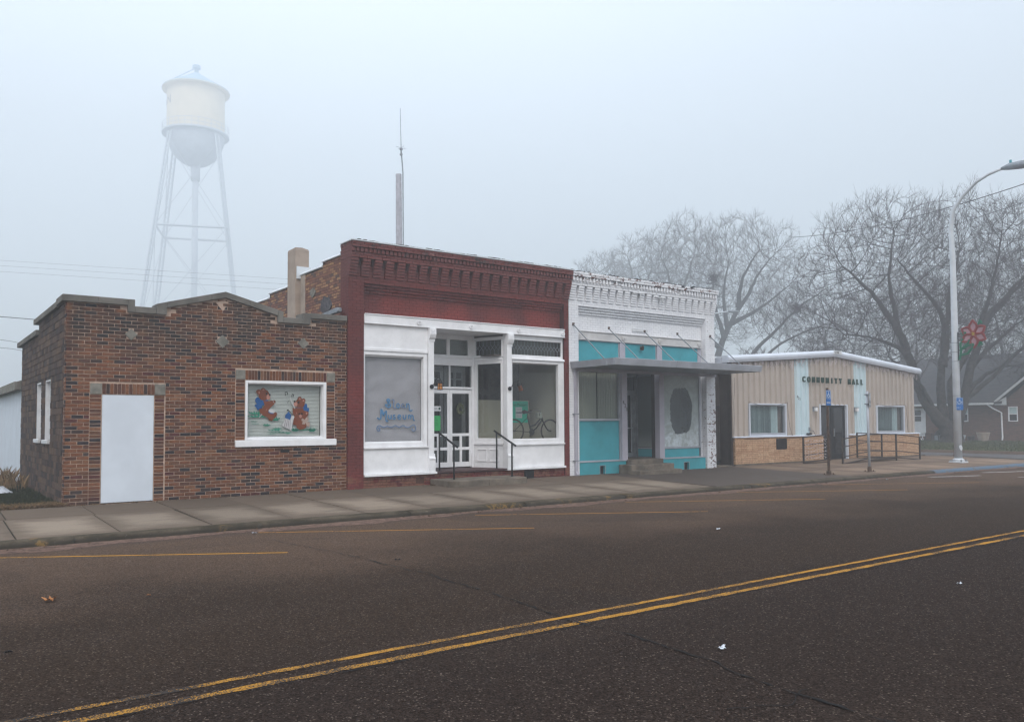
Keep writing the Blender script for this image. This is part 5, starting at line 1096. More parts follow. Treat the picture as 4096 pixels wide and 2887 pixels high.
# notices and wreath on the doors
cs = thing('closed_sign', (11.15, 18.46, 1.95), 'small CLOSED sign on the left screen door above the green notice', 'sign')
B('card', M['white_old'], cs, 11.0, 11.29, EY + .001, EY + .006, 1.84, 1.97)
q = MB(); text_mesh(q, 'CLOSED', .055, lambda u, v, t: (11.02 + u * .8, EY + .0005 - abs(t) * .1, 1.885 + v), .002); q.disc_y(11.245, 1.905, .032, EY - .001, EY + .0005); q.build('print', M['ink'], cs)
gn = thing('green_notice', (11.15, 18.46, 1.5), 'bright green handwritten notice on the left screen door', 'notice')
M['lime'] = plain('green_paper', (.05, .42, .13), .8, .05)
B('paper', M['lime'], gn, 11.0, 11.275, EY + .001, EY + .004, 1.33, 1.72)
q = MB()
for i, tx in enumerate(('We are', 'closed for', 'the season', 'see you in', 'spring')): text_mesh(q, tx, .05, lambda u, v, t, i=i: (11.02 + u * .85, EY - abs(t) * .1, 1.65 - i * .062 + v), .001)
q.build('handwriting', M['ink'], gn)
wr = thing('wreath', (11.87, 18.43, 1.88), 'green leafy wreath hanging on the right screen door', 'wreath')
M['wreath'] = brick_mat('wreath_leaf', [(0, (.10, .12, .06)), (.4, (.05, .075, .035)), (.75, (.2, .19, .13))], 1)
q = MB()
for i in range(260):
    a = random.uniform(0, 6.28); r_ = random.gauss(.095, .022); c_ = (11.885 + r_ * math.cos(a) * .9, EY - .02 + random.uniform(-.025, .02), 1.90 + r_ * 1.15 * math.sin(a) + (random.uniform(-.12, 0) if random.random() < .12 else 0))
    t = a + random.gauss(1.6, .8); l = .035; d = (math.cos(t) * l, math.sin(t) * l)
    q.add([c_, (c_[0] + d[0] * .5 - d[1] * .3, c_[1] - .006, c_[2] + d[1] * .5 + d[0] * .3), (c_[0] + d[0], c_[1] - .012, c_[2] + d[1]), (c_[0] + d[0] * .5 + d[1] * .3, c_[1] - .006, c_[2] + d[1] * .5 - d[0] * .3)], [(0, 1, 2, 3)])
o = q.build('leaves', M['wreath'], wr, fix=False); o['kind'] = 'stuff'
MB().tube([(11.885 + .09 * math.cos(a), EY - .015, 1.9 + .1 * math.sin(a)) for a in [2 * math.pi * i / 20 for i in range(21)]], .008, 6, False).build('ring', M['brown_metal'], wr)
# lanterns
def lantern(x_, z_, tilt, label, amber):
    l = thing('wall_lantern', (x_, PF - .03, z_), label, 'lantern', 'lanterns on the museum columns')
    MB().disc_y(x_, z_, .055, PF - .05, PF - .0205, 16).build('mount', M['black'], l, bevel=.006)
    MB().tube([(x_, PF - .05, z_), (x_ + .02, PF - .1, z_ + .06), (x_ + .03, PF - .16, z_ + .16), (x_ + .06, PF - .22, z_ + .21), (x_ + .09, PF - .27, z_ + .2)], .009, 6).build('arm', M['black'], l, smooth=True)
    T = Matrix.Translation((x_ + .09, PF - .27, z_ + .2)) @ Matrix.Rotation(R(tilt), 4, 'Y')
    MB(T).lathe([(.004, 0), (.012, -.02), (.075, -.12), (.08, -.125), (.07, -.128)], 0, 0, 12).build('lamp_shade', M['black'], l)
    MB(T).lathe([(.052, -.127), (.056, -.27)], 0, 0, 12).build('lamp_glass', M[amber], l)
    q = MB(T)
    for i in range(4): a = math.pi / 4 + i * math.pi / 2; q.tube([(.056 * math.cos(a), .056 * math.sin(a), -.127), (.062 * math.cos(a), .062 * math.sin(a), -.28)], .005, 5)
    q.lathe([(.05, -.27), (.075, -.275), (.075, -.285), (.05, -.29)], 0, 0, 12); q.lathe([(.0585, -.2), (.0605, -.2), (.0605, -.19), (.0585, -.19)], 0, 0, 12)
    q.build('lamp_cage', M['brown_metal'], l)
M['amber2'] = plain('smoked_amber', (.16, .06, .03), .3, .2, 20)
lantern(10.385, 2.42, 0, 'upright amber wall lantern on the column beside the blind window', 'amber')
lantern(12.76, 2.42, -22, 'crooked wall lantern on the column beside the bicycle window', 'amber2')
# step and handrails
st_ = thing('concrete_step', (11.6, 17.1, .04), 'low rounded concrete step in front of the museum doors', 'step')
def rslab(x0, x1, y0, y1, z0, z1, r, nl=True, nr=True):
    P = [(x0, y1)] 
    P += [(x0 + r - r * math.cos(t), y0 + r - r * math.sin(t)) for t in [math.pi / 2 * i / 8 for i in range(9)]] if nl else [(x0, y0)]
    P += [(x1 - r + r * math.sin(t), y0 + r - r * math.cos(t)) for t in [math.pi / 2 * i / 8 for i in range(9)]] if nr else [(x1, y0)]
    return MB().prism(P + [(x1, y1)], 'z', z0, z1)
rslab(10.36, 11.4, 16.4, PF + .02, -.05, .165, .22, True, False).build('step_block', M['concrete'], st_, bevel=.02); rslab(11.408, 12.66, 16.4, PF + .02, -.05, .165, .22, False, True).build('step_block', M['concrete'], st_, bevel=.02)
def handrail(x_, label):
    h = thing('handrail', (x_, 17.2, .16), label, 'handrail', 'handrails at the museum entrance')
    ya, yb = 17.52, 16.85
    MB().tube([(x_, ya, FZ), (x_, ya, 1.26)], .022, 8).build('post', M['black'], h, smooth=True); MB().tube([(x_, yb, .165), (x_, yb, .99)], .022, 8).build('post', M['black'], h, smooth=True)
    MB().tube([(x_, ya + .1, 1.315), (x_, yb - .16, .945)], .026, 8).build('top_rail', M['black'], h, smooth=True)
    MB().lathe([(.06, 0), (.06, .008)], x_, yb, 12, .166).build('foot_plate', M['black'], h); MB().lathe([(.06, 0), (.06, .008)], x_, ya, 12, FZ + .001).build('foot_plate', M['black'], h)
handrail(10.68, 'black handrail at the left end of the concrete step')
handrail(12.42, 'black handrail at the right end of the concrete step')
# ================================================================ white brick building
wt = thing('white_brick_building', (17.9, 17.5, 0), 'white painted brick shop with turquoise panels and a flat metal canopy', 'shop building')
PF = 17.42; g0, g1 = 15.19, 20.42; XR = 21.0
wb = MB()
wb.box(14.84, g0, PF + .006, PF + .4, -.1, 4.8).box(20.57, XR - .01, PF + .006, PF + .4, -.1, 4.8).box(14.84, XR - .01, PF + .006, PF + .4, 4.8, 5.2)
wb.box(g0 + .001, 20.569, PF + .186, PF + .4, 4.1, 4.799).box(14.841, XR - .011, PF - .02, PF + .39, 5.2, 5.7).box(20.6, XR - .01, PF + .401, 36, -.1, 5.3)
wb.box(20.43, 20.569, PF + .19, PF + .4, -.1, 4.1)
wb.build('wall', M['white_joint'], wt)
bk = Bricks()
bk.wall('x', 14.832, g0, 0.03, 4.95, PF, L=.2, jig=.003, mort=.007); bk.wall('x', 20.565, XR, 0.03, 4.95, PF, L=.2, jig=.005, mort=.009)
bk.wall('x', g0, 20.565, 4.8, 4.95, PF, L=.2, jig=.002, mort=.006); bk.wall('x', g0, 20.565, 4.12, 4.59, PF + .18, L=.2, jig=.002, mort=.006)
bk.wall('x', 20.43, 20.565, 0.03, 4.12, PF + .18, L=.2, jig=.004, mort=.008)
bk.wall('y', PF + .005, PF + .18, 0.03, 4.79, 20.565, L=.2, jig=.001, mort=.008, depth=.03)
for j in range(3): bk.wall('x', g0, 20.565, 4.59 + .07 * j, 4.59 + .07 * (j + 1), PF + .135 - .045 * j, L=.205, jig=.003, mort=.006, depth=.22, shift=.1 * (j % 2))
nc = 21; pitch = (XR - 14.835 - .21) / (nc - 1)
for c_ in range(nc):
    a = 14.835 + pitch * c_
    for j in range(6):
        pr = .012 + .018 * (j + 1); z = 4.96 + j * .0655; bk.piece('x', a, a + .2, z, z + .06, PF - pr, .2)
bk.wall('x', 14.835, XR, 4.955, 5.354, PF + .004, L=.2, jig=.002, mort=.006, depth=.05)
bk.wall('x', 14.835, XR, 5.355, 5.49, PF - .125, L=.2, jig=.002, mort=.006, depth=.2)
x_ = 14.86
while x_ < XR - .04:
    if random.random() > .07: bk.piece('x', x_, min(x_ + .062, XR), 5.47, 5.59, PF - .18, .2)
    x_ += .125
bk.wall('x', 14.835, XR, 5.495, 5.59, PF - .135, L=.2, H=.095, jig=.001, depth=.1)
bk.wall('x', 14.835, XR, 5.595, 5.665, PF - .2, L=.2, jig=.008, mort=.008, depth=.3)
u = 14.84
while u < XR - .05:   # ragged top course
    if random.random() > .06: bk.piece('x', u, min(u + .19, XR), 5.668, 5.73 + random.uniform(-.006, .006), PF - .2 - random.uniform(0, .02), .3)
    u += .2
bk.finish(wt, 'whitebrick')
q = MB()
for i in range(84):
    a = 14.86 + i * .073; q.box(a, min(a + .08, XR), PF - .17, PF + .3, 5.725, 5.738 + random.uniform(0, .03) * (math.sin(i * .37) > -.5))
q.build('roof_felt_edge', M['crack'], wt)
B('roof', M['stone'], wt, 14.9, XR - .5, PF + .41, 36, 4.4, 4.5)
q = MB()
for a, z in ((17.2, 5.33), (18.15, 5.28)): q.box(a, a + .45, PF - .15, PF - .126, z, z + .03).box(a + .3, a + .33, PF - .145, PF - .12, z - .14, z)
q.build('old_bracket', M['white_old'], wt)
# white band with rosettes
B('sign_band', M['band'], wt, g0 + .002, g1 + .01, PF + .06, PF + .18, 3.865, 4.095); B('band_cap', M['band'], wt, g0 + .002, g1 + .01, PF + .035, PF + .17, 4.096, 4.12, bevel=.005); B('band_foot', M['band'], wt, g0 + .002, g1 + .01, PF + .04, PF + .059, 3.865, 3.885)
for x_ in (15.25, 16.99, 18.53, 20.31):
    q = MB(); q.disc_y(x_, 3.985, .078, PF + .035, PF + .0595, 22); q.disc_y(x_, 3.985, .05, PF + .025, PF + .035, 18); q.disc_y(x_ + .012, 3.99, .018, PF + .012, PF + .025, 10); q.build('rosette', M['band'], wt, bevel=.006)
# posts and turquoise panels
for a, b in ((16.84, 17.06), (18.41, 18.62)):
    B('post', M['lavender'], wt, a, b, PF + .0, PF + .2, .42, 2.99, bevel=.004); B('post', M['lavender'], wt, a, b, PF + .061, PF + .2, 3.2, 3.864, bevel=.004)
B('post', M['lavender'], wt, 20.29, 20.43, PF + .09, PF + .2, 3.2, 3.864)
for a, b in ((g0 + .04, 16.80), (17.065, 18.365), (18.625, 20.26)):
    B('upper_panel', M['teal'], wt, a, b, PF + .1, PF + .13, 3.2, 3.863)
    frame('panel_bead', M['alu'], wt, a - .02, b + .02, 3.19, 3.864, .02, PF + .085, PF + .135)
fl = thing('floodlight', (17.72, 17.4, 3.76), 'small dark floodlight on the middle turquoise panel above the canopy', 'floodlight')
MB().tube([(17.72, PF + .1, 3.78), (17.72, PF + .02, 3.78), (17.7, PF - .0, 3.74)], .02, 8).build('arm', M['galv'], fl); MB(Matrix.Translation((17.7, PF - .01, 3.74)) @ Matrix.Rotation(R(35), 4, 'X')).lathe([(.03, .06), (.055, 0), (.062, -.06), (.05, -.065)], 0, 0, 14).build('lamp_head', M['brown_metal'], fl)
# canopy
cp = part_empty('canopy', wt, 'flat grey metal canopy hung on five rods')
CX0, CX1, CY = 14.88, 20.9, 15.6
B('deck', M['galv'], cp, CX0 + .06, CX1 - .06, CY + .06, PF - .02, 3.07, 3.13)
fp = lambda y_, s_=1: [(y_, 3.03), (y_ - .045 * s_, 3.205), (y_ - .03 * s_, 3.212), (y_ + .05 * s_, 3.2), (y_ + .05 * s_, 3.03)]
for a, b in ((CX0 - .04, 17.19), (17.25, CX1 + .04)): MB().prism(fp(CY), 'x', a, b).build('fascia', M['alu'], cp)
MB().prism([(p[0] - .012, p[1]) for p in fp(CY)], 'x', 17.17, 17.27).build('fascia_joint', M['alu'], cp, bevel=.004)
MB().prism([(CX0, 3.03), (CX0 - .045, 3.205), (CX0 + .05, 3.2), (CX0 + .05, 3.03)], 'y', CY + .051, PF - .03).build('fascia', M['alu'], cp)
MB().prism([(CX1, 3.03), (CX1 + .045, 3.205), (CX1 - .05, 3.2), (CX1 - .05, 3.03)], 'y', CY + .051, PF - .03).build('fascia', M['alu'], cp)
B('fascia_joint', M['alu'], cp, CX0 - .03, CX0 + .03, CY + .3, CY + .36, 3.028, 3.207)
for i in range(10):
    a = CX0 + .07 + i * .588; B('soffit_board', M['galv'], cp, a, a + .58, CY + .07, PF - .06, 3.045, 3.069, bevel=.004)
B('ledger', M['lavender'], cp, CX0 + .12, XR - .02, PF - .06, PF - .003, 2.96, 3.04)
for i, (a, z) in enumerate(((14.99, 4.27), (16.34, 4.24), (17.8, 4.235), (19.23, 4.245), (20.77, 4.26))):
    MB().tube([(a, PF, z), (a, 16.15, 3.21)], .016, 8).build('tie_rod', M['galv'], cp); MB().box(a - .035, a + .035, PF - .03, PF - .003, z - .04, z + .04).build('rod_anchor', M['rust'], cp, bevel=.006)
B('mounting_plate', M['white_old'], wt, 17.45, 18.1, PF - .03 + .18, PF + .178, 4.24, 4.31)
# left window and panel
wn = part_empty('window', wt, 'left window with drawn curtain above a turquoise panel')
frame('window_frame', M['alu'], wn, g0 + .035, 16.838, 1.58, 2.99, 0, PF + .07, PF + .14, ws=(.02, .045, .05, .03), bevel=.003)
B('window_pane', M['glass'], wn, g0 + .05, 16.79, PF + .115, PF + .119, 1.63, 2.96); B('mullion', M['black'], wn, 15.955, 15.97, PF + .1, PF + .13, 1.63, 2.96)
k = N('pleated_curtain'); wv = k.n('ShaderNodeTexWave'); wv.inputs['Scale'].default_value = 2.2; wv.inputs['Distortion'].default_value = .6; k.put(wv.inputs['Vector'], k.scale(k.pos, (2.2, 0, .03)))
M['pleat'] = k.done(k.mix(wv.outputs['Fac'], (.24, .25, .20), (.33, .34, .28)), .9)
q = MB(); n_ = 120
for i in range(n_ + 1): u = g0 + .03 + i * 1.64 / n_; q.v += [(u, PF + .25 + .02 * math.sin(i * 1.25) + .006 * math.sin(i * .4), z) for z in (1.5, 3.0)]
q.f = [(2 * i, 2 * i + 2, 2 * i + 3, 2 * i + 1) for i in range(n_)]; q.build('curtain', M['pleat'], wn, smooth=True, fix=False)
B('lower_panel', M['teal'], wt, g0 + .045, 16.80, PF + .1, PF + .13, .44, 1.575); frame('panel_bead', M['alu'], wt, g0 + .03, 16.838, .40, 1.579, 0, PF + .06, PF + .14, ws=(.015, .03, .045, .012), bevel=.003)
def kick(x0, x1, vx0, vx1, vz, y_):
    q = MB(); wall_grid(q, 'x', x0, x1, .03, .40, y_, y_ + .1, [(vx0, vx1, 0, vz)]); q.build('kick_panel', M['teal'], wt)
    frame('vent_frame', M['alu'], wt, vx0 - .012, vx1 + .012, .032, vz + .014, .012, y_ - .006, y_ - .001); B('vent_void', M['dark'], wt, vx0, vx1, y_ + .08, y_ + .099, .03, vz)
    B('ledge', M['alu'], wt, x0, x1, y_ - .02, y_ + .14, .401, .425, bevel=.004)
kick(g0 + .002, 16.985, 15.955, 16.15, .285, PF + .0); kick(18.42, 20.47, 19.47, 19.7, .275, PF - .0)
# right window
wn = part_empty('window', wt, 'right whitewashed window with a rubbed dark oval')
frame('window_frame', M['alu'], wn, 18.63, 20.37, .72, 2.99, 0, PF + .07, PF + .15, ws=(.02, .07, .045, .03), bevel=.003)
B('window_pane', M['wash'], wn, 18.65, 20.3, PF + .12, PF + .124, .766, 2.96)
B('lower_panel', M['teal'], wt, 18.645, 20.29, PF + .1, PF + .13, .445, .70); frame('panel_bead', M['alu'], wt, 18.63, 20.37, .426, .719, .016, PF + .08, PF + .14)
M['dim'] = plain('dim_interior', (.16, .16, .18), .9)
B('cabinet', M['dim'], wt, 19.25, 20.1, 18.1, 18.5, .6, 2.6); B('cabinet_panel', M['dark'], wt, 19.3, 19.62, 18.08, 18.099, 1.2, 2.35)
MB().box(18.7, 20.55, 19.6, 19.65, .4, 3.0).box(18.64, 18.68, 17.95, 19.6, .4, 3.0).build('back_room_wall', M['mortar_dark'], wt)
B('left_room_wall', M['curtain'], wt, g0, 16.9, 18.3, 18.34, .4, 3.0)
B('shop_ceiling', M['galv'], wt, g0, 20.5, PF + .2, 19.6, 3.0, 3.05)
# recessed entrance
B('entry_floor', M['concrete'], wt, 17.0, 18.62, PF + .02, 18.6, .3, .43)
MB(Matrix.Translation((17.07, PF + .2, 0)) @ Matrix.Rotation(math.atan2(.9, .4), 4, 'Z')).box(0, .98, 0, .05, .43, 3.0).build('entry_side', M['lavender'], wt)
dr = part_empty('door', wt, 'glazed aluminium shop door set back between the posts'); DY = 18.5
MB().box(17.45, 17.5, DY, DY + .08, .43, 3.0).box(18.42, 18.52, DY, DY + .08, .43, 3.0).box(17.5, 18.42, DY, DY + .08, 2.45, 2.52).box(17.5, 18.42, DY, DY + .08, 2.93, 3.0).build('door_frame', M['galv'], dr)
frame('door_leaf', M['galv'], dr, 17.505, 18.415, .44, 2.445, 0, DY + .01, DY + .06, ws=(.1, .1, .13, .08), bevel=.003); B('door_bar', M['alu'], dr, 17.6, 18.32, DY - .03, DY - .005, 1.33, 1.36); B('door_edge', M['alu'], dr, 18.26, 18.285, DY - .012, DY + .009, .6, 2.36)
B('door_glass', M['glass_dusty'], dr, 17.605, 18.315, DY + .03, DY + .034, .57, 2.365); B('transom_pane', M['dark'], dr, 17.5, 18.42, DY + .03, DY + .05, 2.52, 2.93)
k = N('frosted_door_view'); M['frost'] = k.done(k.mix(k.map(k.noise(4, 6, .7), .35, .7), (.05, .065, .08), (.16, .2, .23)), .8); B('door_backing', M['frost'], dr, 17.55, 18.37, DY + .2, DY + .22, .5, 2.4)
rw_ = part_empty('side_window', wt, 'frosted window on the right side of the entrance')
T = Matrix.Translation((18.5, DY - .02, 0)) @ Matrix.Rotation(math.atan2(17.92 - 18.48, 18.6 - 18.5), 4, 'Z')
frame('window_frame', M['galv'], rw_, 0, .57, .42, 3.0, 0, 0, .05, ws=(.03, .01, .03, .05), T=T); MB(T).box(.03, .56, .0, .05, .7, .74).build('window_rail', M['alu'], rw_)
MB(T).box(.03, .56, .02, .04, .46, .69).build('lower_panel', M['teal'], rw_)
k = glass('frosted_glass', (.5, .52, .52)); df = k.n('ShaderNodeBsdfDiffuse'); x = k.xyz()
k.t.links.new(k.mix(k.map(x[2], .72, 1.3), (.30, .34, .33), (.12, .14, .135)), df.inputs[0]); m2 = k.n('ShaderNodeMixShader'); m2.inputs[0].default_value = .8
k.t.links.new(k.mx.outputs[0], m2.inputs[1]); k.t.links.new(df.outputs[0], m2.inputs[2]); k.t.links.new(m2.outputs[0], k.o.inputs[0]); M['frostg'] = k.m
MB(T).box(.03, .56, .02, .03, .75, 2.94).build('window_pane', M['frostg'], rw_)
B('entry_return', M['brown_metal'], wt, 18.585, 18.63, PF + .201, 17.93, .43, 3.0)
# concrete steps
sp = thing('concrete_steps', (17.5, 17.0, 0), 'worn concrete steps in front of the turquoise shop entrance', 'steps')
B('step', M['concrete'], sp, 16.68, 18.42, 16.55, 16.86, -.05, .155, bevel=.02); B('step', M['concrete'], sp, 16.66, 18.42, 16.862, 17.22, -.05, .305, bevel=.02); B('step', M['concrete'], sp, 17.0, 18.35, 17.222, PF + .0, -.05, .435, bevel=.02)
B('step', M['concrete'], sp, 16.66, 16.985, 17.222, PF - .03, -.05, .303, bevel=.015)
# downspout
dp = thing('downspout', (15.03, 17.38, 0), 'lilac grey downspout at the left edge of the white brick front', 'downspout')
B('pipe', M['lavender'], dp, 14.985, 15.075, PF - .075, PF - .008, .18, 2.955, bevel=.008); MB().prism([(PF - .075, .18), (PF - .008, .18), (PF - .02, .06), (PF - .1, .03), (PF - .14, .08)], 'x', 14.98, 15.08).build('pipe_shoe', M['lavender'], dp, bevel=.006)
for z in (1.75, .45): B('strap', M['galv'], dp, 14.93, 15.12, PF - .08, PF - .003, z, z + .025)
# house number on the left post
q = MB()
for i, ch_ in enumerate('421'): text_mesh(q, ch_, .17, lambda u, v, t, i=i: (16.87 + .065 * i + u * .75, PF - .004 + t, 2.05 - i * .1 + v), .006)
q.build('house_number', M['black'], wt)
# dark infill between the shops
gp = thing('infill_panel', (21.6, 18.3, 0), 'dark brown corrugated infill with a narrow gate between white shop and tan hall', 'infill wall')
for i in range(12):
    a = 21.0 + i * .105; MB().prism([(a, 18.3), (a + .03, 18.27), (a + .07, 18.27), (a + .1, 18.3), (a + .1, 18.32), (a, 18.32)], 'z', .12, 3.62).build('siding_sheet', M['brown_siding'], gp)
MB().prism([(20.98, 3.62), (21.3, 3.66), (21.38, 3.63), (21.46, 3.67), (22.2, 3.66), (22.2, 3.72), (21.46, 3.73), (21.38, 3.69), (21.3, 3.72), (20.98, 3.68)], 'y', 18.15, 18.6).build('capping', M['snow'], gp)
B('gate_stile', M['rust'], gp, 21.52, 21.58, 18.22, 18.262, .15, 3.6); B('gate_rail', M['black'], gp, 21.02, 22.15, 18.2, 18.255, 2.0, 2.05); B('gate_rail', M['black'], gp, 21.02, 22.15, 18.2, 18.255, .15, .22)
B('threshold', M['concrete'], gp, 21.0, 22.2, 17.75, 18.4, -.05, .08, bevel=.02)
# ================================================================ community hall
HY = 17.8; HX0, HX1, AP = 22.25, 34.15, 28.2
hl = thing('community_hall', (28.2, 17.8, 0), 'tan metal clad community hall with buff brick base and low gable', 'hall')
def ztop(x_): return 3.56 + (1 - abs(x_ - AP) / (AP - HX0)) * .47
HH = [(23.13, 25.22, 1.02, 2.15), (31.15, 33.27, 1.02, 2.15), (27.31, 29.06, 0, 2.13)]
def sheetx(a, b, m, col):
    """one corrugated sheet, ribs every 0.3 m"""
    q = MB(); xs_ = {a, b}
    i = math.floor((a - HX0) / .298) - 1
    while HX0 + i * .298 < b:
        r0 = HX0 + i * .298
        for d in (.0, .02, .08, .1): 
            if a < r0 + d < b: xs_.add(r0 + d)
        i += 1
    for h in HH:
        for e_ in h[:2]:
            if a < e_ < b: xs_.add(e_)
    if a < AP < b: xs_.add(AP)
    xs_ = sorted(xs_)
    def pr(x_):
        t = ((x_ - HX0) % .298); t = min(t, .298)
        return .065 * clamp(t / .02) * clamp((.1 - t) / .02) if t < .1 else 0
    for p, r_ in zip(xs_, xs_[1:]):
        c = (p + r_) / 2; yp, yr = HY - (pr(p + 1e-5)), HY - (pr(r_ - 1e-5)); spans = [(1.0, None)]
        for h in HH:
            if h[0] < c < h[1]: spans = [(h[3], None)]
        z0 = spans[0][0]
        q.add([(p, yp, z0), (r_, yr, z0), (r_, yr, ztop(r_)), (p, yp, ztop(p)), (p, yp + .012, z0), (r_, yr + .012, z0), (r_, yr + .012, ztop(r_)), (p, yp + .012, ztop(p))],
              [(0, 1, 2, 3), (7, 6, 5, 4), (0, 4, 5, 1), (3, 2, 6, 7)])
    return q.build('siding_sheet', M[m], hl, fix=False, label=col)
bs = [22.25, 23.14, 24.03, 24.92, 25.80, 26.67, 27.66, 28.65, 29.63, 30.50, 31.42, 32.33, 33.24, 34.15]
for a, b in zip(bs, bs[1:]):
    wht = abs(a - 25.8) < .01 or abs(a - 29.63) < .01
    sheetx(a + .002, b - .002, 'hall_white' if wht else 'hall_tan', 'pale blue white sheet' if wht else None)
q = MB(); wall_grid(q, 'x', HX0 + .02, HX1 - .02, -.05, 3.5, HY + .02, HY + .12, HH); q.box(HX0 + .02, HX0 + .12, HY + .121, 30, -.05, 3.4).box(HX1 - .12, HX1 - .02, HY + .121, 30, -.05, 3.4).box(HX0 + .02, HX1 - .02, 29.9, 30, 0, 3.4)
q.build('inner_wall', M['mortar_dark'], hl)
for i in range(14): B('side_sheet', M['brown_siding'], hl, HX0, HX0 + .018, HY + .13 + i * .85, HY + .97 + i * .85, 0, 3.4)
# buff brick base
bk = Bricks()
for a, b in ((22.31, 27.38), (29.13, 34.33)):
    bk.wall('x', a, b, .10, .985, HY - .1, L=.298, H=.0655, off=0, jig=.003, mort=.008, depth=.09, holes=[(24.52, 25.12, .55, .92)])
for j in range(13): bk.piece('y', HY - .095, HY + .1, .104 + j * .068, .166 + j * .068, 22.305, .05)
bk.finish(hl, 'hallbrick')
q = MB(); q.box(22.32, 27.37, HY - .09, HY + .018, -.05, .98).box(29.14, 34.32, HY - .09, HY + .018, -.05, .98); q.build('base_wall', M['mortar_hall'], hl)
MB().box(22.28, 27.4, HY - .12, HY - .001, -.08, .095).box(29.11, 34.36, HY - .12, HY - .001, -.08, .095).build('foundation', M['concrete'], hl)
MB().prism([(HY - .13, .985), (HY - .13, 1.0), (HY - .04, 1.03), (HY - .04, .985)], 'x', 22.24, 27.39).build('base_flashing', M['hall_trim'], hl); MB().prism([(HY - .13, .985), (HY - .13, 1.0), (HY - .04, 1.03), (HY - .04, .985)], 'x', 29.12, 34.36).build('base_flashing', M['hall_trim'], hl)
frame('vent', M['black'], hl, 24.54, 25.1, .56, .91, .03, HY - .13, HY - .08)
q = MB()
for i in range(9): q.box(24.57, 25.07, HY - .12, HY - .09, .6 + i * .034, .62 + i * .034)
q.build('vent_louvre', M['black'], hl); B('vent_box', M['brown_metal'], hl, 24.57, 25.07, HY - .089, HY - .08, .59, .88)
B('corner_trim', M['brown_metal'], hl, 22.2, 22.3, HY - .02, HY + .12, 0, 3.5)
# roof with gutter-like rake trim
def rake(xa, za, xb, zb, nm='rake_trim'):
    pf = [(HY - .16, -.02), (HY - .2, .07), (HY - .2, .14), (HY - .13, .22), (HY + .1, .23), (HY + .1, -.02)]; q = MB(); n = len(pf)
    q.v = [(xa, y_, za + z) for y_, z in pf] + [(xb, y_, zb + z) for y_, z in pf]
    q.f = [tuple(range(n)), tuple(range(2 * n - 1, n - 1, -1))] + [(i, i + n, (i + 1) % n + n, (i + 1) % n) for i in range(n)]; q.build(nm, M['hall_trim'], hl)
e0, e1, ap = 21.93, 34.45, 3.97
rake(e0, 3.50, 25.0, 3.50 + .47 * (25.0 - e0) / (AP - e0)); rake(25.004, 3.50 + .47 * (25.0 - e0) / (AP - e0), AP - .002, ap); rake(AP + .002, ap, 31.3, ap - .47 * (31.3 - AP) / (e1 - AP)); rake(31.304, ap - .47 * (31.3 - AP) / (e1 - AP), e1, 3.50)
for s_ in ((e0, 3.5, AP - .003, ap), (AP + .003, ap, e1, 3.5)):
    MB().add([(s_[0], HY + .102, s_[1] + .15), (s_[2], HY + .102, s_[3] + .15), (s_[2], 30.2, s_[3] + .15), (s_[0], 30.2, s_[1] + .15), (s_[0], HY + .102, s_[1] + .21), (s_[2], HY + .102, s_[3] + .21), (s_[2], 30.2, s_[3] + .21), (s_[0], 30.2, s_[1] + .21)],
             [(0, 3, 2, 1), (4, 5, 6, 7), (0, 1, 5, 4), (1, 2, 6, 5), (2, 3, 7, 6), (3, 0, 4, 7)]).build('roof_panel', M['snow'], hl)
B('eave_box', M['hall_trim'], hl, 21.9, 22.24, HY + .12, 30.1, 3.48, 3.64)
B('name_plate', M['white_old'], hl, 28.0, 28.5, HY - .215, HY - .203, 4.04, 4.17)
q = MB(); text_mesh(q, 'STAR', .13, lambda u, v, t: (28.04 + u, HY - .217 + t, 4.06 + v), .004); q.build('name_plate_letters', M['black'], hl)
# letters
word = 'COMMUNITY HALL'; xx = 26.16; step = (30.15 - 26.16 + .12) / 14
for i, ch_ in enumerate(word):
    if ch_ == ' ': continue
    q = MB(); text_mesh(q, ch_, .285, lambda u, v, t, i=i: (xx + i * step + u * .8 + (.06 if word[i] == 'I' else 0), HY - .09 + t, 2.945 + (28 - xx - i * step) * .004 + v), .05, 1, .007)
    o = q.build('letter', M['green_letter'], hl, bevel=.006)
q = MB()
for i, ch_ in enumerate('423'): text_mesh(q, ch_, .15, lambda u, v, t, i=i: (25.83 + .075 * i + u * .75, HY - .07 + t, 2.36 - i * .045 + v), .006)
q.build('house_number', M['black'], hl)
def hwin(a, b, label):
    wn = part_empty('window', hl, label)
    frame('window_frame', M['hall_trim'], wn, a, b, 1.03, 2.15, 0, HY - .06, HY + .06, ws=(.05, .05, .03, .05), bevel=.004); frame('window_sash', M['alu'], wn, a + .05, b - .05, 1.06, 2.10, 0, HY - .03, HY + .07, ws=(.03, .03, .07, .03), bevel=.003)
    B('window_pane', M['glass'], wn, a + .08, b - .08, HY + .02, HY + .024, 1.13, 2.07)
    n_ = 30
    for i in range(n_):
        u = a + .1 + i * (b - a - .42) / n_; T = Matrix.Translation((u, HY + .1, 0)) @ Matrix.Rotation(R(28 + random.uniform(-4, 4) - (18 if i > 22 else 0)), 4, 'Z')
        MB(T).box(0, .062, 0, .003, 1.1, 2.1).build('blind_slat', M['vblind'], wn)
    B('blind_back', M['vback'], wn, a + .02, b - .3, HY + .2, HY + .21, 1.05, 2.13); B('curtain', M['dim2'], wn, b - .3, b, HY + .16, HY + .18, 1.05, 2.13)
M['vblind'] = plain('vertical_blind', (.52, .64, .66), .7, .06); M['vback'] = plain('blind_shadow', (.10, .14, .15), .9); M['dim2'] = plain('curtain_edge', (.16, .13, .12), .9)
hwin(23.13, 25.22, 'left hall window with vertical blinds'); hwin(31.15, 33.27, 'right hall window with vertical blinds')
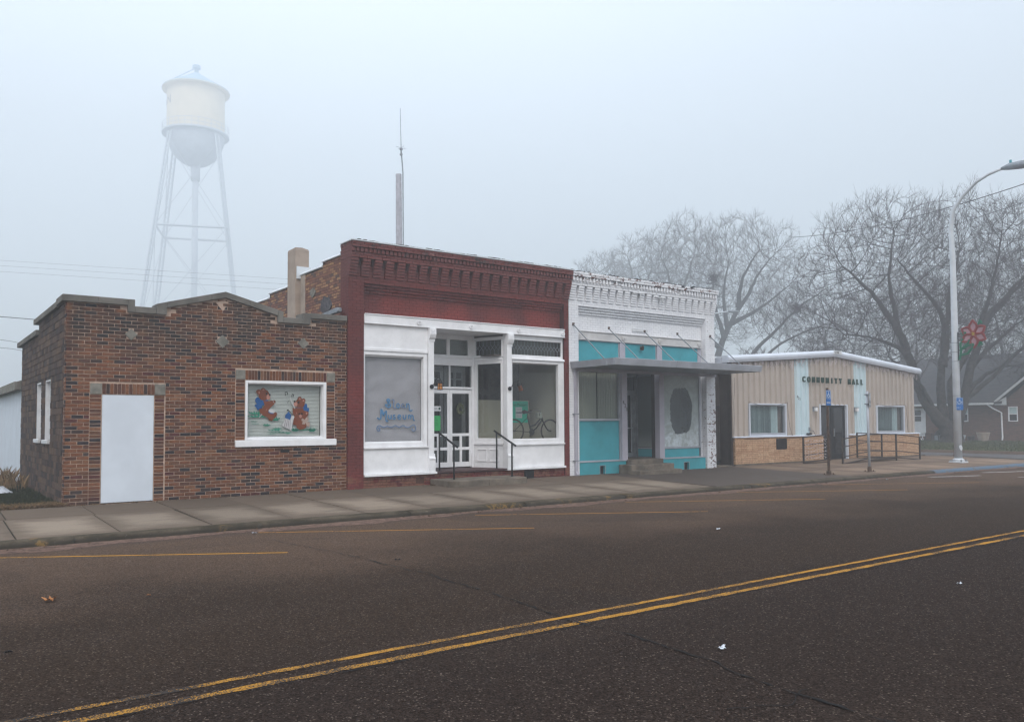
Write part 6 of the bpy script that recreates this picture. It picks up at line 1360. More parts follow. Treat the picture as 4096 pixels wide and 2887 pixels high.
dr = part_empty('door', hl, 'dark glazed double door of the hall')
frame('door_frame', M['hall_trim'], dr, 27.28, 29.1, .05, 2.16, 0, HY - .05, HY + .1, ws=(.045, .08, .001, .04), bevel=.004)
M['doorg'] = plain('dark_door_glass', (.022, .02, .022), .12, .1, 3, spec=.6)
for a, b in ((27.326, 28.17), (28.175, 29.018)):
    frame('door_leaf', M['black'], dr, a, b, .1, 2.118, 0, HY + .03, HY + .08, ws=(.09, .09, .22, .1), bevel=.004); B('door_glass', M['doorg'], dr, a + .09, b - .09, HY + .05, HY + .056, .32, 2.018)
B('door_handle', M['galv'], dr, 28.23, 28.25, HY - .02, HY + .028, .95, 1.25); B('mail_flap', M['rust'], dr, 28.2, 28.28, HY + .02, HY + .029, 1.0, 1.25)
def walllamp(x_, label):
    l = thing('wall_lamp', (x_, HY - .04, 1.95), label, 'wall lamp', 'wall lamps beside the hall door')
    B('bracket', M['galv'], l, x_ - .05, x_ + .03, HY - .09, HY - .036, 1.88, 2.06, bevel=.006); B('lamp_glass', M['white'], l, x_ + .0, x_ + .11, HY - .19, HY - .091, 1.89, 2.03, bevel=.02); B('lamp_cap', M['galv'], l, x_ - .01, x_ + .12, HY - .2, HY - .092, 2.032, 2.05)
walllamp(26.82, 'square wall lamp on the hall left of the dark door'); walllamp(29.53, 'square wall lamp on the hall right of the dark door')
ol = thing('outlet_box', (26.6, HY - .04, 1.2), 'grey outlet box with hanging cable low on the pale strip of the hall', 'outlet')
B('box', M['galv'], ol, 26.5, 26.6, HY - .09, HY - .036, 1.17, 1.31, bevel=.006); MB().tube([(26.6, HY - .07, 1.2), (26.75, HY - .09, 1.18), (26.83, HY - .1, 1.08), (26.84, HY - .12, 1.0)], .008, 5).build('cable', M['black'], ol); B('adapter', M['black'], ol, 26.35, 26.6, HY - .15, HY - .06, 1.035, 1.1, bevel=.02)
# icicle lights
ic = thing('icicle_lights', (28.2, HY - .2, 3.6), 'tangled white icicle light string under the hall roof edge', 'light string')
M['lightwire'] = plain('white_wire', (.58, .52, .54), .6, .1)
q = MB(); u = 22.3
while u < 34.2:
    z = ztop(u) - .065; q.tube([(u, HY - .06, z), (u + .3, HY - .065, ztop(u + .3) - .065 - random.uniform(0, .03))], .008, 3, False)
    for _ in range(3):
        a = u + random.uniform(0, .3); L_ = random.uniform(.06, .3) * (1.3 if random.random() < .1 else 1); pts = [(a, HY - .06, z)]
        for s_ in range(4): pts.append((a + random.uniform(-.06, .06), HY - .07 + random.uniform(-.02, .01), z - L_ * (s_ + 1) / 4))
        q.tube(pts, .008, 3, False)
        for p in pts[1:]: q.tube([p, (p[0] + random.uniform(-.03, .03), p[1] - .01, p[2] - .03)], .011, 4)
    u += .3
q.build('light_string', M['lightwire'], ic)
q = MB()
for pts in ([(23.08, 1.05), (23.06, 1.6), (23.1, 2.2), (23.6, 2.1), (24.2, 2.06), (24.8, 2.1), (25.25, 2.2), (25.3, 1.7), (25.38, 1.3), (25.45, 1.02)], [(31.1, 2.2), (31.9, 2.12), (33.0, 2.18), (33.35, 2.15), (33.42, 1.6), (33.45, 1.1)], [(22.34, 3.0), (22.35, 2.6), (22.3, 2.2), (22.31, 1.6), (22.28, 1.1)], [(22.4, .99), (23.1, .93), (24.0, .97), (25.4, .94), (26.8, .98)]):
    q.tube([(a, HY - .115 if z < 1.03 else HY - .07, z) for a, z in pts], .006, 4, False)
q.build('wire_drape', M['brown_metal'], ic)
# ramp and railings
q = MB()
q.add([(25.3, 16.45, -.06), (27.4, 16.45, -.06), (29.4, 16.45, -.06), (31.8, 16.45, -.06), (25.3, 16.45, -.035), (27.6, 16.45, .085), (29.4, 16.45, .085), (31.8, 16.45, -.02),
       (25.3, 17.66, -.06), (27.4, 17.66, -.06), (29.4, 17.66, -.06), (31.8, 17.66, -.06), (25.3, 17.66, .02), (27.6, 17.66, .1), (29.4, 17.66, .1), (31.8, 17.66, .0)],
      [(0, 1, 5, 4), (1, 2, 6, 5), (2, 3, 7, 6), (4, 5, 13, 12), (5, 6, 14, 13), (6, 7, 15, 14), (0, 4, 12, 8), (3, 11, 15, 7)])
rp = q.build('ramp', M['slab_tan'], None, label='low concrete ramp inside the railings at the hall door', category='ramp')
def railing(pts, label, h=.93, foot=()):
    """pts: (x, y, z base)"""
    r_ = thing('railing', pts[0], label, 'railing', 'brown railings of the hall ramp')
    for i, (x_, y_, z) in enumerate(pts): MB().box(x_ - .025, x_ + .025, y_ - .025, y_ + .025, z - (.12 if i in foot else .0), z + h).build('post', M['brown_metal'], r_)
    for a, b in zip(pts, pts[1:]):
        for k_, t, w_ in ((h, 'top_rail', .022), (h * .70, 'middle_rail', .017), (h * .32, 'middle_rail', .017), (.045, 'bottom_rail', .022)):
            MB().tube([(a[0], a[1], a[2] + k_), (b[0], b[1], b[2] + k_)], w_, 6).build(t, M['brown_metal'], r_)
        if k_: MB().box(min(a[0], b[0]) + .03, max(a[0], b[0]) - .03, a[1] - .004, a[1] + .004, min(a[2], b[2]) - .01, min(a[2], b[2]) + .03).build('kick_plate', M['brown_metal'], r_)
    return r_
railing([(25.3, 17.15, .04), (26.85, 17.1, .12)], 'short railing left of the hall door with lights tangled on it', .93)
railing([(26.5, 16.4, -.03), (28.2, 16.4, .13), (30.07, 16.4, .10), (31.8, 16.4, -.03)], 'long front railing of the hall ramp nearest the kerb', .92, (2,))
railing([(29.1, 17.4, .14), (30.8, 17.38, .08)], 'short inner railing close to the buff bricks right of the hall door', .93)
q = MB()
for k_ in range(6):
    z = .25 + k_ * .12; q.tube([(25.33 + .17 * i, 17.1, z + .05 * math.sin(i * 1.3 + k_)) for i in range(10)], .005, 3, False)
    for i in range(10): q.tube([(25.33 + .17 * i, 17.1, z), (25.34 + .17 * i, 17.08, z - .04)], .009, 4)
rl = q.build('railing_lights', M['lightwire'], None, label='dark string of small lights woven through the short left railing', category='light string')
# sign posts
def wheelchair(q, P, s):
    """symbol drawn in a unit square; P maps (u, v) to world"""
    def st(pts, r): 
        W = [P(a * s, b * s) for a, b in pts]; q.tube(W, r * s, 5)
    st([(.45, .80), (.46, .45), (.72, .45), (.84, .18), (.95, .22)], .05); st([(.46, .62), (.7, .62)], .04)
    st([(.45 + .27 * math.cos(t) - .03, .28 + .25 * math.sin(t)) for t in [2.0 + i * .35 for i in range(13)]], .04); st([(.44, .88), (.46, .93)], .09)
M['sign_blue'] = plain('sign_blue', (.015, .13, .40), .5, .1, 5); M['sign_white'] = plain('sign_white', (.6, .65, .7), .5, .05)
def sign(par, x_, y_, z_, w_, h_, rz, back=False, text='PARKING'):
    T = Matrix.Translation((x_, y_, z_)) @ Matrix.Rotation(R(rz), 4, 'Z')   # faces local -Y
    sg = part_empty('sign_plate', par)
    q = MB(T); n = []; r = .03
    for cx_, cz_, a0 in ((w_ / 2 - r, h_ / 2 - r, 0), (-w_ / 2 + r, h_ / 2 - r, 90), (-w_ / 2 + r, -h_ / 2 + r, 180), (w_ / 2 - r, -h_ / 2 + r, 270)): n += [(cx_ + r * math.cos(R(a0 + d)), cz_ + r * math.sin(R(a0 + d))) for d in (0, 30, 60, 90)]
    q.prism(n, 'y', -.002, .002); q.build('plate', M['galv'] if back else M['sign_blue'], sg)
    T2 = T if not back else T
    f = 1 if not back else -1
    q = MB(); P = lambda u, v: tuple(T @ Vector((u - .095, -.005, v)))
    wheelchair(q, P, .19)
    for a, b in (((-.13, -.02), (-.13, .2)), ((-.13, .2), (.13, .2)), ((.13, .2), (.13, -.02)), ((.13, -.02), (-.13, -.02))): q.tube([tuple(T @ Vector((a[0] * w_ / .3, -.004, a[1]))), tuple(T @ Vector((b[0] * w_ / .3, -.004, b[1])))], .004, 4)
    text_mesh(q, text, .065, lambda u, v, t: tuple(T @ Vector((u - .13, -.004 + t, v - .16))), .002, .9)
    q.build('sign_print', M['sign_white'], sg)
p1 = thing('sign_post', (21.65, 13.85, -.04), 'rusty square post carrying a blue wheelchair parking sign', 'sign post')
B('post', M['rust'], p1, 21.622, 21.678, 13.822, 13.878, -.04, 2.49, bevel=.004); B('base_plate', M['rust'], p1, 21.47, 21.83, 13.75, 13.95, -.045, -.02, bevel=.004)
for a, b in ((21.52, 13.79), (21.78, 13.79), (21.52, 13.91), (21.78, 13.91)): MB().lathe([(.018, -.02), (.018, .015)], a, b, 6).build('bolt', M['rust'], p1)
B('base_collar', M['rust'], p1, 21.6, 21.7, 13.8, 13.9, -.02, .08, bevel=.006)
sign(p1, 21.66, 13.815, 2.2, .3, .45, 8)
p2 = thing('sign_post', (23.87, 13.9, -.04), 'pale galvanised round post with a narrow sign turned edge on', 'sign post')
MB().tube([(23.9, 13.9, -.04), (23.86, 13.9, 2.44)], .038, 12).build('post', M['alu'], p2, smooth=True); B('base_plate', M['rust'], p2, 23.71, 24.07, 13.8, 14.0, -.045, -.02, bevel=.004); MB().lathe([(.06, -.02), (.06, .1), (.045, .12)], 23.9, 13.9, 12).build('base_collar', M['rust'], p2)
for a, b in ((23.76, 13.84), (24.02, 13.84), (23.76, 13.96), (24.02, 13.96)): MB().lathe([(.018, -.02), (.018, .015)], a, b, 6).build('bolt', M['rust'], p2)
sign(p2, 23.92, 13.85, 2.17, .3, .45, 22, True)
for z in (2.32, 2.03): B('clamp', M['galv'], p2, 23.8, 23.9, 13.84, 13.96, z, z + .03)
# street lamp
lp = thing('street_lamp', (31.1, 14.62, -.03), 'tall white street lamp with curved arm reaching over the road', 'street lamp')
M['lamp_white'] = plain('lamp_paint', (.55, .58, .62), .5, .08, 2, .2, (.35, .35, .36))
MB().tube([(31.1, 14.62, .1), (31.1, 14.62, 4.5), (31.1, 14.62, 7.6), (31.1, 14.66, 8.6), (31.1, 14.56, 9.3), (31.1, 14.2, 9.76), (31.1, 13.73, 10.15), (31.1, 13.28, 10.33), (31.1, 12.82, 10.42)], [.135, .115, .095, .085, .078, .07, .06, .05, .042], 18).build('pole', M['lamp_white'], lp, smooth=True)
B('base_plate', M['lamp_white'], lp, 30.86, 31.34, 14.38, 14.86, -.03, .03, bevel=.008); MB().lathe([(.2, .03), (.2, .1), (.14, .14)], 31.1, 14.62, 16).build('base_collar', M['lamp_white'], lp)
for a in (-.19, .19):
    for b in (-.19, .19): MB().lathe([(.03, .03), (.03, .09)], 31.1 + a, 14.62 + b, 6).build('bolt', M['galv'], lp)
MB().disc_y(31.02, .52, .1, 14.47, 14.51, 18).build('hand_hole_cover', M['lamp_white'], lp, bevel=.008)
MB().tube([(31.1, 12.86, 10.42), (31.1, 12.6, 10.43), (31.1, 12.2, 10.40), (31.1, 11.8, 10.40), (31.1, 11.7, 10.40)], [.05, .12, .15, .11, .03], 12).build('lamp_head', M['galv'], lp, smooth=True); MB().lathe([(.04, 0), (.04, .1)], 31.1, 12.55, 10, 10.55).build('photocell', M['teal'], lp)
for z in (4.36, 4.02, 3.68, 2.42, 2.28): MB().lathe([(.125, 0), (.125, .02)], 31.1, 14.62, 18, z).build('strap', M['galv'], lp)
sign(lp, 31.0, 14.47, 2.13, .22, .45, -68, False, 'ONLY')
# flower decoration: tinsel poinsettia on a frame, standing in the plane across the kerb
fd = thing('flower_decoration', (31.0, 13.9, 4.6), 'red tinsel flower decoration with green leaves bracketed on the street lamp', 'decoration')
k = N('red_tinsel'); k.bump(k.noise(60, 3, .8), 1, .03); M['tinsel_red'] = k.done(k.mix(k.noise(50, 2), (.16, .018, .022), (.40, .055, .05)), .5)
k = N('green_tinsel'); k.bump(k.noise(60, 3, .8), 1, .03); M['tinsel_green'] = k.done(k.mix(k.noise(50, 2), (.006, .09, .05), (.015, .24, .13)), .5)
M['tinsel_gold'] = plain('gold_tinsel', (.4, .25, .04), .5, .3, 40)
def flo(pts, r, nm, m, fuzz=True):
    q = MB(); P = []
    for a, b in zip(pts, pts[1:]):
        for t in (0, .25, .5, .75): P.append((31.02 + random.uniform(-.008, .008), a[0] + (b[0] - a[0]) * t, a[1] + (b[1] - a[1]) * t))
    P.append((31.02, *pts[-1])); q.tube(P, [r * random.uniform(.85, 1.15) for _ in P], 7)
    if fuzz:
        for p in P:
            for _ in range(10):
                d = Vector((random.gauss(0, 1), random.gauss(0, 1), random.gauss(0, 1))).normalized() * r * 1.6; q.tube([p, (p[0] + d.x, p[1] + d.y, p[2] + d.z)], [.006, .003], 3, False)
    q.build(nm, M[m], fd)
fc = (13.93, 4.64)
M['petal_net'] = plain('pink_mesh', (.42, .24, .27), .8)
for i in range(6):
    a = math.pi / 2 + i * math.pi / 3 + .03; d = (math.cos(a), math.sin(a)); n_ = (-d[1], d[0]); L_ = .50 if i in (0, 3) else .47
    pt = lambda u, v: (fc[0] - (d[0] * u + n_[0] * v), fc[1] + d[1] * u + n_[1] * v)
    flo([pt(.05, .0), pt(.2, .12), pt(.32, .13), pt(L_, 0), pt(.32, -.13), pt(.2, -.12), pt(.05, 0)], .035, 'petal', 'tinsel_red')
    MB().add([(31.03, *pt(.05, 0)), (31.03, *pt(.25, .11)), (31.03, *pt(L_ - .06, 0)), (31.03, *pt(.25, -.11))], [(0, 1, 2, 3)]).build('petal_net', M['petal_net'], fd, fix=False)
flo([(fc[0], fc[1] - .05), (fc[0], fc[1] + .05)], .06, 'flower_centre', 'tinsel_gold')
flo([(14.44, 3.75), (14.38, 4.05), (14.4, 4.3), (14.3, 4.5)], .04, 'stem', 'tinsel_green'); flo([(14.38, 4.1), (14.15, 4.3), (14.05, 4.45)], .04, 'stem', 'tinsel_green')
flo([(14.4, 3.9), (14.15, 3.95), (13.98, 4.15), (13.95, 4.28), (14.1, 4.25), (14.36, 4.12)], .04, 'leaf', 'tinsel_green')
for a, b in ((13.7, 5.05), (13.7, 4.28)): flo([(a + .06, b - .08), (a, b + .06), (a - .06, b - .04)], .035, 'leaf', 'tinsel_green')
flo([(14.35, 4.68), (14.2, 4.72), (14.28, 4.62)], .035, 'leaf', 'tinsel_green')
MB().tube([(31.05, 14.49, 3.72), (31.05, 14.49, 4.76)], .018, 6).build('bracket', M['black'], fd); MB().tube([(31.04, 14.49, 4.7), (31.04, 13.95, 4.66)], .014, 6).build('bracket', M['black'], fd); MB().tube([(31.04, 14.49, 4.1), (31.04, 14.2, 4.12)], .01, 6).build('bracket', M['black'], fd)
# ================================================================ house across the side street
ho = thing('brick_house', (60, 25, .1), 'brown brick house with a big grey shingle roof behind the large tree', 'house')
k = N('house_brick'); bt = k.n('ShaderNodeTexBrick'); k.put(bt.inputs['Vector'], k.scale(k.pos, (1, 1, 1)))
cx_ = k.n('ShaderNodeCombineXYZ'); x = k.xyz(); k.t.links.new(k.math('ADD', x[1], x[0]), cx_.inputs[0]); k.t.links.new(x[2], cx_.inputs[1]); k.put(bt.inputs['Vector'], cx_.outputs[0])
bt.inputs['Scale'].default_value = 1; bt.inputs['Brick Width'].default_value = .22; bt.inputs['Row Height'].default_value = .075; bt.inputs['Mortar Size'].default_value = .006
for s_, c_ in (('Color1', (.19, .095, .068)), ('Color2', (.12, .065, .05)), ('Mortar', (.09, .075, .065))): bt.inputs[s_].default_value = (*c_, 1)
M['hbrick'] = k.done(bt.outputs[0], .95)
k = N('roof_shingle'); bt = k.n('ShaderNodeTexBrick'); cx_ = k.n('ShaderNodeCombineXYZ'); x = k.xyz(); k.t.links.new(k.math('ADD', x[1], k.math('MULTIPLY', x[0], .3)), cx_.inputs[0]); k.t.links.new(x[2], cx_.inputs[1]); k.put(bt.inputs['Vector'], cx_.outputs[0])
bt.inputs['Scale'].default_value = 1; bt.inputs['Brick Width'].default_value = .5; bt.inputs['Row Height'].default_value = .14; bt.inputs['Mortar Size'].default_value = .008
for s_, c_ in (('Color1', (.075, .07, .073)), ('Color2', (.055, .052, .058)), ('Mortar', (.035, .033, .036))): bt.inputs[s_].default_value = (*c_, 1)
M['shingle'] = k.done(bt.outputs[0], .95)
HW = [(24.25, 24.85, 1.45, 2.45), (27.45, 28.2, 1.45, 2.5), (30.45, 31.35, .4, 2.45)]
q = MB(); wall_grid(q, 'y', 16.5, 40, 0, 2.75, 60, 60.25, HW); q.prism([(17.4, 2.75), (25.2, 2.75), (21.3, 6.0)], 'x', 60, 60.25); q.box(60.25, 74, 16.5, 16.75, 0, 2.75); q.box(60.25, 74, 39.75, 40, 0, 2.75)
q.build('wall', M['hbrick'], ho)
MB().add([(59.4, 25.0, 2.66), (59.4, 40.5, 2.66), (65.2, 40.5, 6.3), (65.2, 25.0, 6.3), (59.4, 25.0, 2.76), (59.4, 40.5, 2.76), (65.2, 40.5, 6.42), (65.2, 25.0, 6.42)], [(0, 1, 2, 3), (4, 7, 6, 5), (0, 4, 5, 1), (1, 5, 6, 2), (3, 2, 6, 7), (0, 3, 7, 4)]).build('roof', M['shingle'], ho)
MB().add([(65.2, 16, 6.3), (65.2, 40.5, 6.3), (71, 40.5, 2.66), (71, 16, 2.66), (65.2, 16, 6.42), (65.2, 40.5, 6.42), (71, 40.5, 2.78), (71, 16, 2.78)], [(0, 3, 2, 1), (4, 5, 6, 7)]).build('roof', M['shingle'], ho)
MB().prism([(25.45, 2.66), (25.45, 2.78), (21.3, 6.22), (17.15, 2.78), (17.15, 2.66), (21.3, 6.1)], 'x', 59.5, 66).build('gable_roof', M['shingle'], ho)
MB().prism([(25.5, 2.66), (25.5, 2.84), (21.3, 6.3), (21.3, 6.1)], 'x', 59.44, 59.495).build('rake_board', M['white_old'], ho); MB().prism([(17.1, 2.66), (17.1, 2.84), (21.3, 6.3), (21.3, 6.1)], 'x', 59.44, 59.495).build('rake_board', M['white_old'], ho)
MB().prism([(25.5, 2.55), (24.75, 2.55), (24.75, 3.1), (25.5, 2.7)], 'x', 59.5, 59.55).build('eave_return', M['white_old'], ho)
B('gutter', M['white'], ho, 59.28, 59.42, 25.5, 40.5, 2.58, 2.72, bevel=.02)
MB().tube([(59.4, 25.9, 2.6), (59.45, 25.6, 2.35), (59.93, 25.25, 2.05), (59.93, 25.22, .4), (59.7, 25.15, .2)], .05, 8).build('downspout', M['white'], ho, smooth=True)
for i, (a, b, c, d) in enumerate(HW):
    if i < 2:
        wn = part_empty('window', ho); q = MB()
        for bx in ((a, a + .06, c, d), (b - .06, b, c, d), (a + .06, b - .06, c, c + .06), (a + .06, b - .06, d - .06, d), (a + .06, b - .06, (c + d) / 2 - .03, (c + d) / 2 + .03)): q.box(59.97, 60.05, *bx)
        q.build('window_frame', M['white'], wn); B('window_pane', M['doorg'], wn, 60.06, 60.08, a, b, c, d); B('curtain', M['vblind'], wn, 60.03, 60.055, a + .07, b - .07, (c + d) / 2 + .04, d - .07); B('window_sill', M['hbrick'], wn, 59.9, 60.05, a - .05, b + .05, c - .07, c - .001)
    else:
        d_ = part_empty('door', ho); B('door_leaf', M['white'], d_, 60.02, 60.06, a, b, c, d); B('door_glass', M['doorg'], d_, 60.0, 60.019, a + .35, b - .1, 1.5, 2.3); B('door_rail', M['white'], d_, 59.985, 59.999, a + .3, b - .05, 1.86, 1.92)
for (x_, y_, r_, h_, m_, lb, nm) in ((59.0, 26.05, .42, .62, 'stucco', 'large round stone planter by the house downspout', 'planter'), (59.0, 27.45, .24, .42, 'board', 'pale blue pot left of the stone planter', 'pot'), (59.2, 26.95, .26, .36, 'mortar_dark', 'dark low pot between pale pot and planter', 'pot')):
    t = thing(nm, (x_, y_, .1), lb, nm); MB().lathe([(r_ * .68, 0), (r_ * .9, h_ * .7), (r_, h_ * .86), (r_, h_), (r_ * .85, h_), (r_ * .82, h_ * .8)], x_, y_, 18, .1).build('bowl', M[m_], t, smooth=False)
st_ = thing('folding_stool', (58.6, 30.3, .1), 'white folding stool on the lawn beside the house door', 'stool')
q = MB()
for y_ in (30.0, 30.45):
    q.tube([(58.4, y_, .1), (58.8, y_, .62)], .02, 5); q.tube([(58.8, y_, .1), (58.4, y_, .62)], .02, 5)
q.tube([(58.6, 29.98, .1), (58.6, 30.5, .62)], .02, 5); q.tube([(58.6, 30.5, .1), (58.6, 29.98, .62)], .02, 5); q.build('leg', M['white'], st_); B('seat', M['white'], st_, 58.35, 58.85, 29.9, 30.55, .62, .67)
for (a, b, c, d, m_, lb) in ((58.9, 59.3, 29.45, 29.95, 'hbrick', 'red brown box beside the white stool'), (58.8, 59.2, 28.95, 29.3, 'galv', 'grey crate right of the red brown box')):
    t = thing('crate', ((a + b) / 2, (c + d) / 2, .1), lb, 'crate'); h_ = .55 if m_ == 'hbrick' else .42
    B('box_side', M[m_], t, a, b, c, d, .1, .1 + h_); frame_T = Matrix.Translation((a - .003, d, 0)) @ Matrix.Rotation(-math.pi / 2, 4, 'Z'); frame('box_edge', M['mortar_dark'], t, 0, d - c, .1, .1 + h_, .05, -.02, .0, T=frame_T)
t = thing('dark_sack', (59.3, 29.3, .1), 'dark lumpy sack heaped against the house behind the crates', 'sack')
q = MB(); q.lathe([(.3, 0), (.38, .2), (.33, .5), (.2, .72), (.05, .8)], 59.45, 29.2, 14, .1); q.lathe([(.24, 0), (.3, .2), (.2, .45), (.04, .5)], 59.3, 28.7, 12, .1); q.build('sack_body', M['black'], t, smooth=True)

# ================================================================ bare trees
def rot_away(d, ang, rnd):
    a = d.orthogonal().normalized(); b = d.cross(a); t = rnd.uniform(0, 2 * math.pi)
    return (d * math.cos(ang) + (a * math.cos(t) + b * math.sin(t)) * math.sin(ang)).normalized()
from mathutils.kdtree import KDTree
class Tree:
    """main limbs are given; the crown grows from them towards points spread through its volume, then carries twigs"""
    def __init__(s, seed, twr=.006): s.r = random.Random(seed); s.big = MB(); s.P = []; s.par = []; s.R0 = []; s.tw = twr; s.fv = []; s.ff = []
    def limb(s, pts, r0, r1):
        R_ = s.r; P = [Vector(p) for p in pts]; n = len(P) - 1; dn = []
        for i in range(n):
            for t in (0, .25, .5, .75):
                p0, p1, p2, p3 = P[max(i - 1, 0)], P[i], P[i + 1], P[min(i + 2, n)]
                q = .5 * ((2 * p1) + (p2 - p0) * t + (2 * p0 - 5 * p1 + 4 * p2 - p3) * t * t + (3 * p1 - p0 - 3 * p2 + p3) * t ** 3)
                dn.append(q + (Vector((R_.gauss(0, .03), R_.gauss(0, .03), R_.gauss(0, .03))) if 0 < i + t else Vector()))
        dn.append(P[-1]); m = len(dn); rad = [r0 + (r1 - r0) * (i / (m - 1)) ** .7 for i in range(m)]
        s.big.tube(dn, rad, 10, False)
        for i, (p, r) in enumerate(zip(dn, rad)):
            if i > m * .25: s.P.append(p); s.par.append(-1); s.R0.append(r)
    def crown(s, envs, n, step=.42, kill=.62, reach=5.0, iters=60):
        """envs: (centre, (radius across, radius along the view, radius up), share, lowest z)"""
        R_ = s.r; A = []; rt, fw = Vector((.805, -.594, 0)), Vector((.594, .805, 0))
        tot = sum(e[2] for e in envs)
        for c, rad, sh, zlo in envs:
            k_ = 0
            while k_ < n * sh / tot:
                v = Vector((R_.gauss(0, 1), R_.gauss(0, 1), R_.gauss(0, 1))).normalized() * (R_.random() ** .38)
                p = Vector(c) + rt * v.x * rad[0] + fw * v.y * rad[1] + Vector((0, 0, v.z * rad[2]))
                if p.z > zlo: A.append(p); k_ += 1
        n0 = len(s.P); P, par = s.P, s.par; D = [None] * n0
        kd = KDTree(len(P)); [kd.insert(p, i) for i, p in enumerate(P)]; kd.balance()
        near = [kd.find(a) for a in A]; near = [[x[1], x[2]] for x in near]
        alive = [x[1] < 1e9 for x in near]
        nk = [0] * len(P)
        for it in range(iters):
            acc = {}
            for i, a in enumerate(A):
                if alive[i] and near[i][1] < reach * (1 + .06 * it):
                    j = near[i][0]; d = a - P[j]
                    if d.length > 1e-6: acc[j] = acc.get(j, Vector()) + d.normalized()
            if not acc: break
            new = []
            for j, d in acc.items():
                if d.length < 1e-3 or nk[j] >= (2 if j >= n0 else 3): continue
                d = d.normalized() + Vector((R_.gauss(0, .06), R_.gauss(0, .06), R_.gauss(.26, .06)))
                if D[j] is not None: d = d * .36 + D[j] * .64
                d.normalize(); q = P[j] + d * step; new.append((q, j, d))
            if not new: break
            b0 = len(P)
            for q, j, d in new: P.append(q); par.append(j); D.append(d); nk.append(0); nk[j] += 1
            kd = KDTree(len(new)); [kd.insert(q[0], b0 + i) for i, q in enumerate(new)]; kd.balance()
            for i, a in enumerate(A):
                if alive[i]:
                    _, j, dd = kd.find(a)
                    if dd < near[i][1]: near[i] = [j, dd]
                    if near[i][1] < kill: alive[i] = False
        N_ = len(P); w = [0.0] * N_; kids = [0] * N_
        for i in range(N_ - 1, n0 - 1, -1):
            if w[i] == 0: w[i] = s.tw ** 2.25
            w[par[i]] += w[i] if par[i] >= 0 else 0; kids[par[i]] += 1
        rad = [x ** (1 / 2.25) if x else 0 for x in w]
        for i in range(n0, N_):
            j = par[i]; rj = min(rad[j], rad[i] * 1.35) if j >= n0 else min(rad[i] * 1.5, s.R0[j] * .8)
            rr = min(rad[i], rj)
            if rr > .028: s.big.tube([P[j], P[i]], [rj, rr], 6, False)
            else: s.seg([P[j], P[i]], [rj, rr])
            tn = 2.6 if kids[i] == 0 else (1.1 if rad[i] < .03 else .35)
            for _ in range(int(tn) + (R_.random() < tn % 1)):
                d = rot_away(D[i], R(R_.uniform(12, 48) if kids[i] == 0 else R_.uniform(30, 60)), R_) + Vector((0, 0, .42)); d.normalize()
                L = step * R_.uniform(1.2, 3.0); p = P[i]; pts = [p]
                for k_ in range(3): d = (d + Vector((R_.gauss(0, .045), R_.gauss(0, .045), R_.gauss(.10, .04)))).normalized(); pts.append(pts[-1] + d * L / 3)
                s.seg(pts, [s.tw, s.tw * .85, s.tw * .7, s.tw * .45])
                if R_.random() < .75:
                    d2 = rot_away(d, R(R_.uniform(25, 50)), R_); s.seg([pts[1 + (R_.random() < .5)], pts[2] + d2 * L * .5], [s.tw * .7, s.tw * .4])
    def seg(s, pts, rads):
        n0 = len(s.fv); m = len(pts); d = (pts[-1] - pts[0]); d = d.normalized() if d.length > 0 else Vector((0, 0, 1)); a = d.orthogonal().normalized(); b = d.cross(a)
        for p, r in zip(pts, rads):
            for t in (0, 2.094, 4.189): q = p + (a * math.cos(t) + b * math.sin(t)) * r; s.fv.append((q.x, q.y, q.z))
        for i in range(m - 1):
            for k_ in range(3): s.ff.append((n0 + i * 3 + k_, n0 + i * 3 + (k_ + 1) % 3, n0 + (i + 1) * 3 + (k_ + 1) % 3, n0 + (i + 1) * 3 + k_))
    def build(s, root, label, group=None, size=1, at=None):
        t = thing('tree', root, label, 'tree', group); s.big.build('trunk', M['bark'], t, smooth=True, fix=False)
        me = bpy.data.meshes.new('crown'); me.from_pydata(s.fv, [], s.ff); me.update(); me.materials.append(M['twig'])
        o = bpy.data.objects.new('crown', me); link(o, t); o['kind'] = 'stuff'; t.scale = (size,) * 3
        if at: t.location = at
        print('tree', label[:24], len(s.ff), len(s.big.f)); return t
def deep(pts, rnd, amt):
    """spread limbs in depth, away from their flat outline"""
    v = Vector((.593, .804, 0)); k_ = rnd.uniform(-amt, amt); n = len(pts) - 1
    return [tuple(Vector(p) + v * k_ * (i / n) ** 1.2) for i, p in enumerate(pts)]
VR, VF = Vector((.805, -.594, 0)), Vector((.594, .805, 0))
def at_(l, d, z): p = VR * l + VF * d; return (p.x, p.y, z)
t = Tree(3, .0075)
for pts, r0, r1, kk, kl, am, st0 in TREE1: t.limb(deep(pts, t.r, am * 1.3), r0, r1)
t.big.lathe([(1.0, -.3), (.8, .15), (.62, .8), (.5, 1.5)], 55.35, 26.4, 14)
t.crown([(at_(24.5, 53.5, 10.2), (5.6, 5.5, 6.0), 4, 4.2), (at_(29.5, 54, 10.6), (5.2, 6, 5.9), 4, 4.0), (at_(34.5, 54.5, 10.2), (5.6, 5.5, 6.2), 4, 4.0), (at_(21.5, 53, 7.6), (3.4, 3.5, 3.0), 1, 4.6)], 14500, .35, .45)
t.build((55.35, 26.4, .1), 'largest bare tree with many leaning trunks on the lawn behind the street lamp', 'bare trees in the fog')
LB = ['tall bare tree with a bird nest standing behind the infill panel', 'bare tree with a long arching limb behind the hall roof', 'pale bare tree behind the right end of the white shop', 'fainter bare tree above the middle of the white shop', 'faintest bare tree above the left end of the white shop']
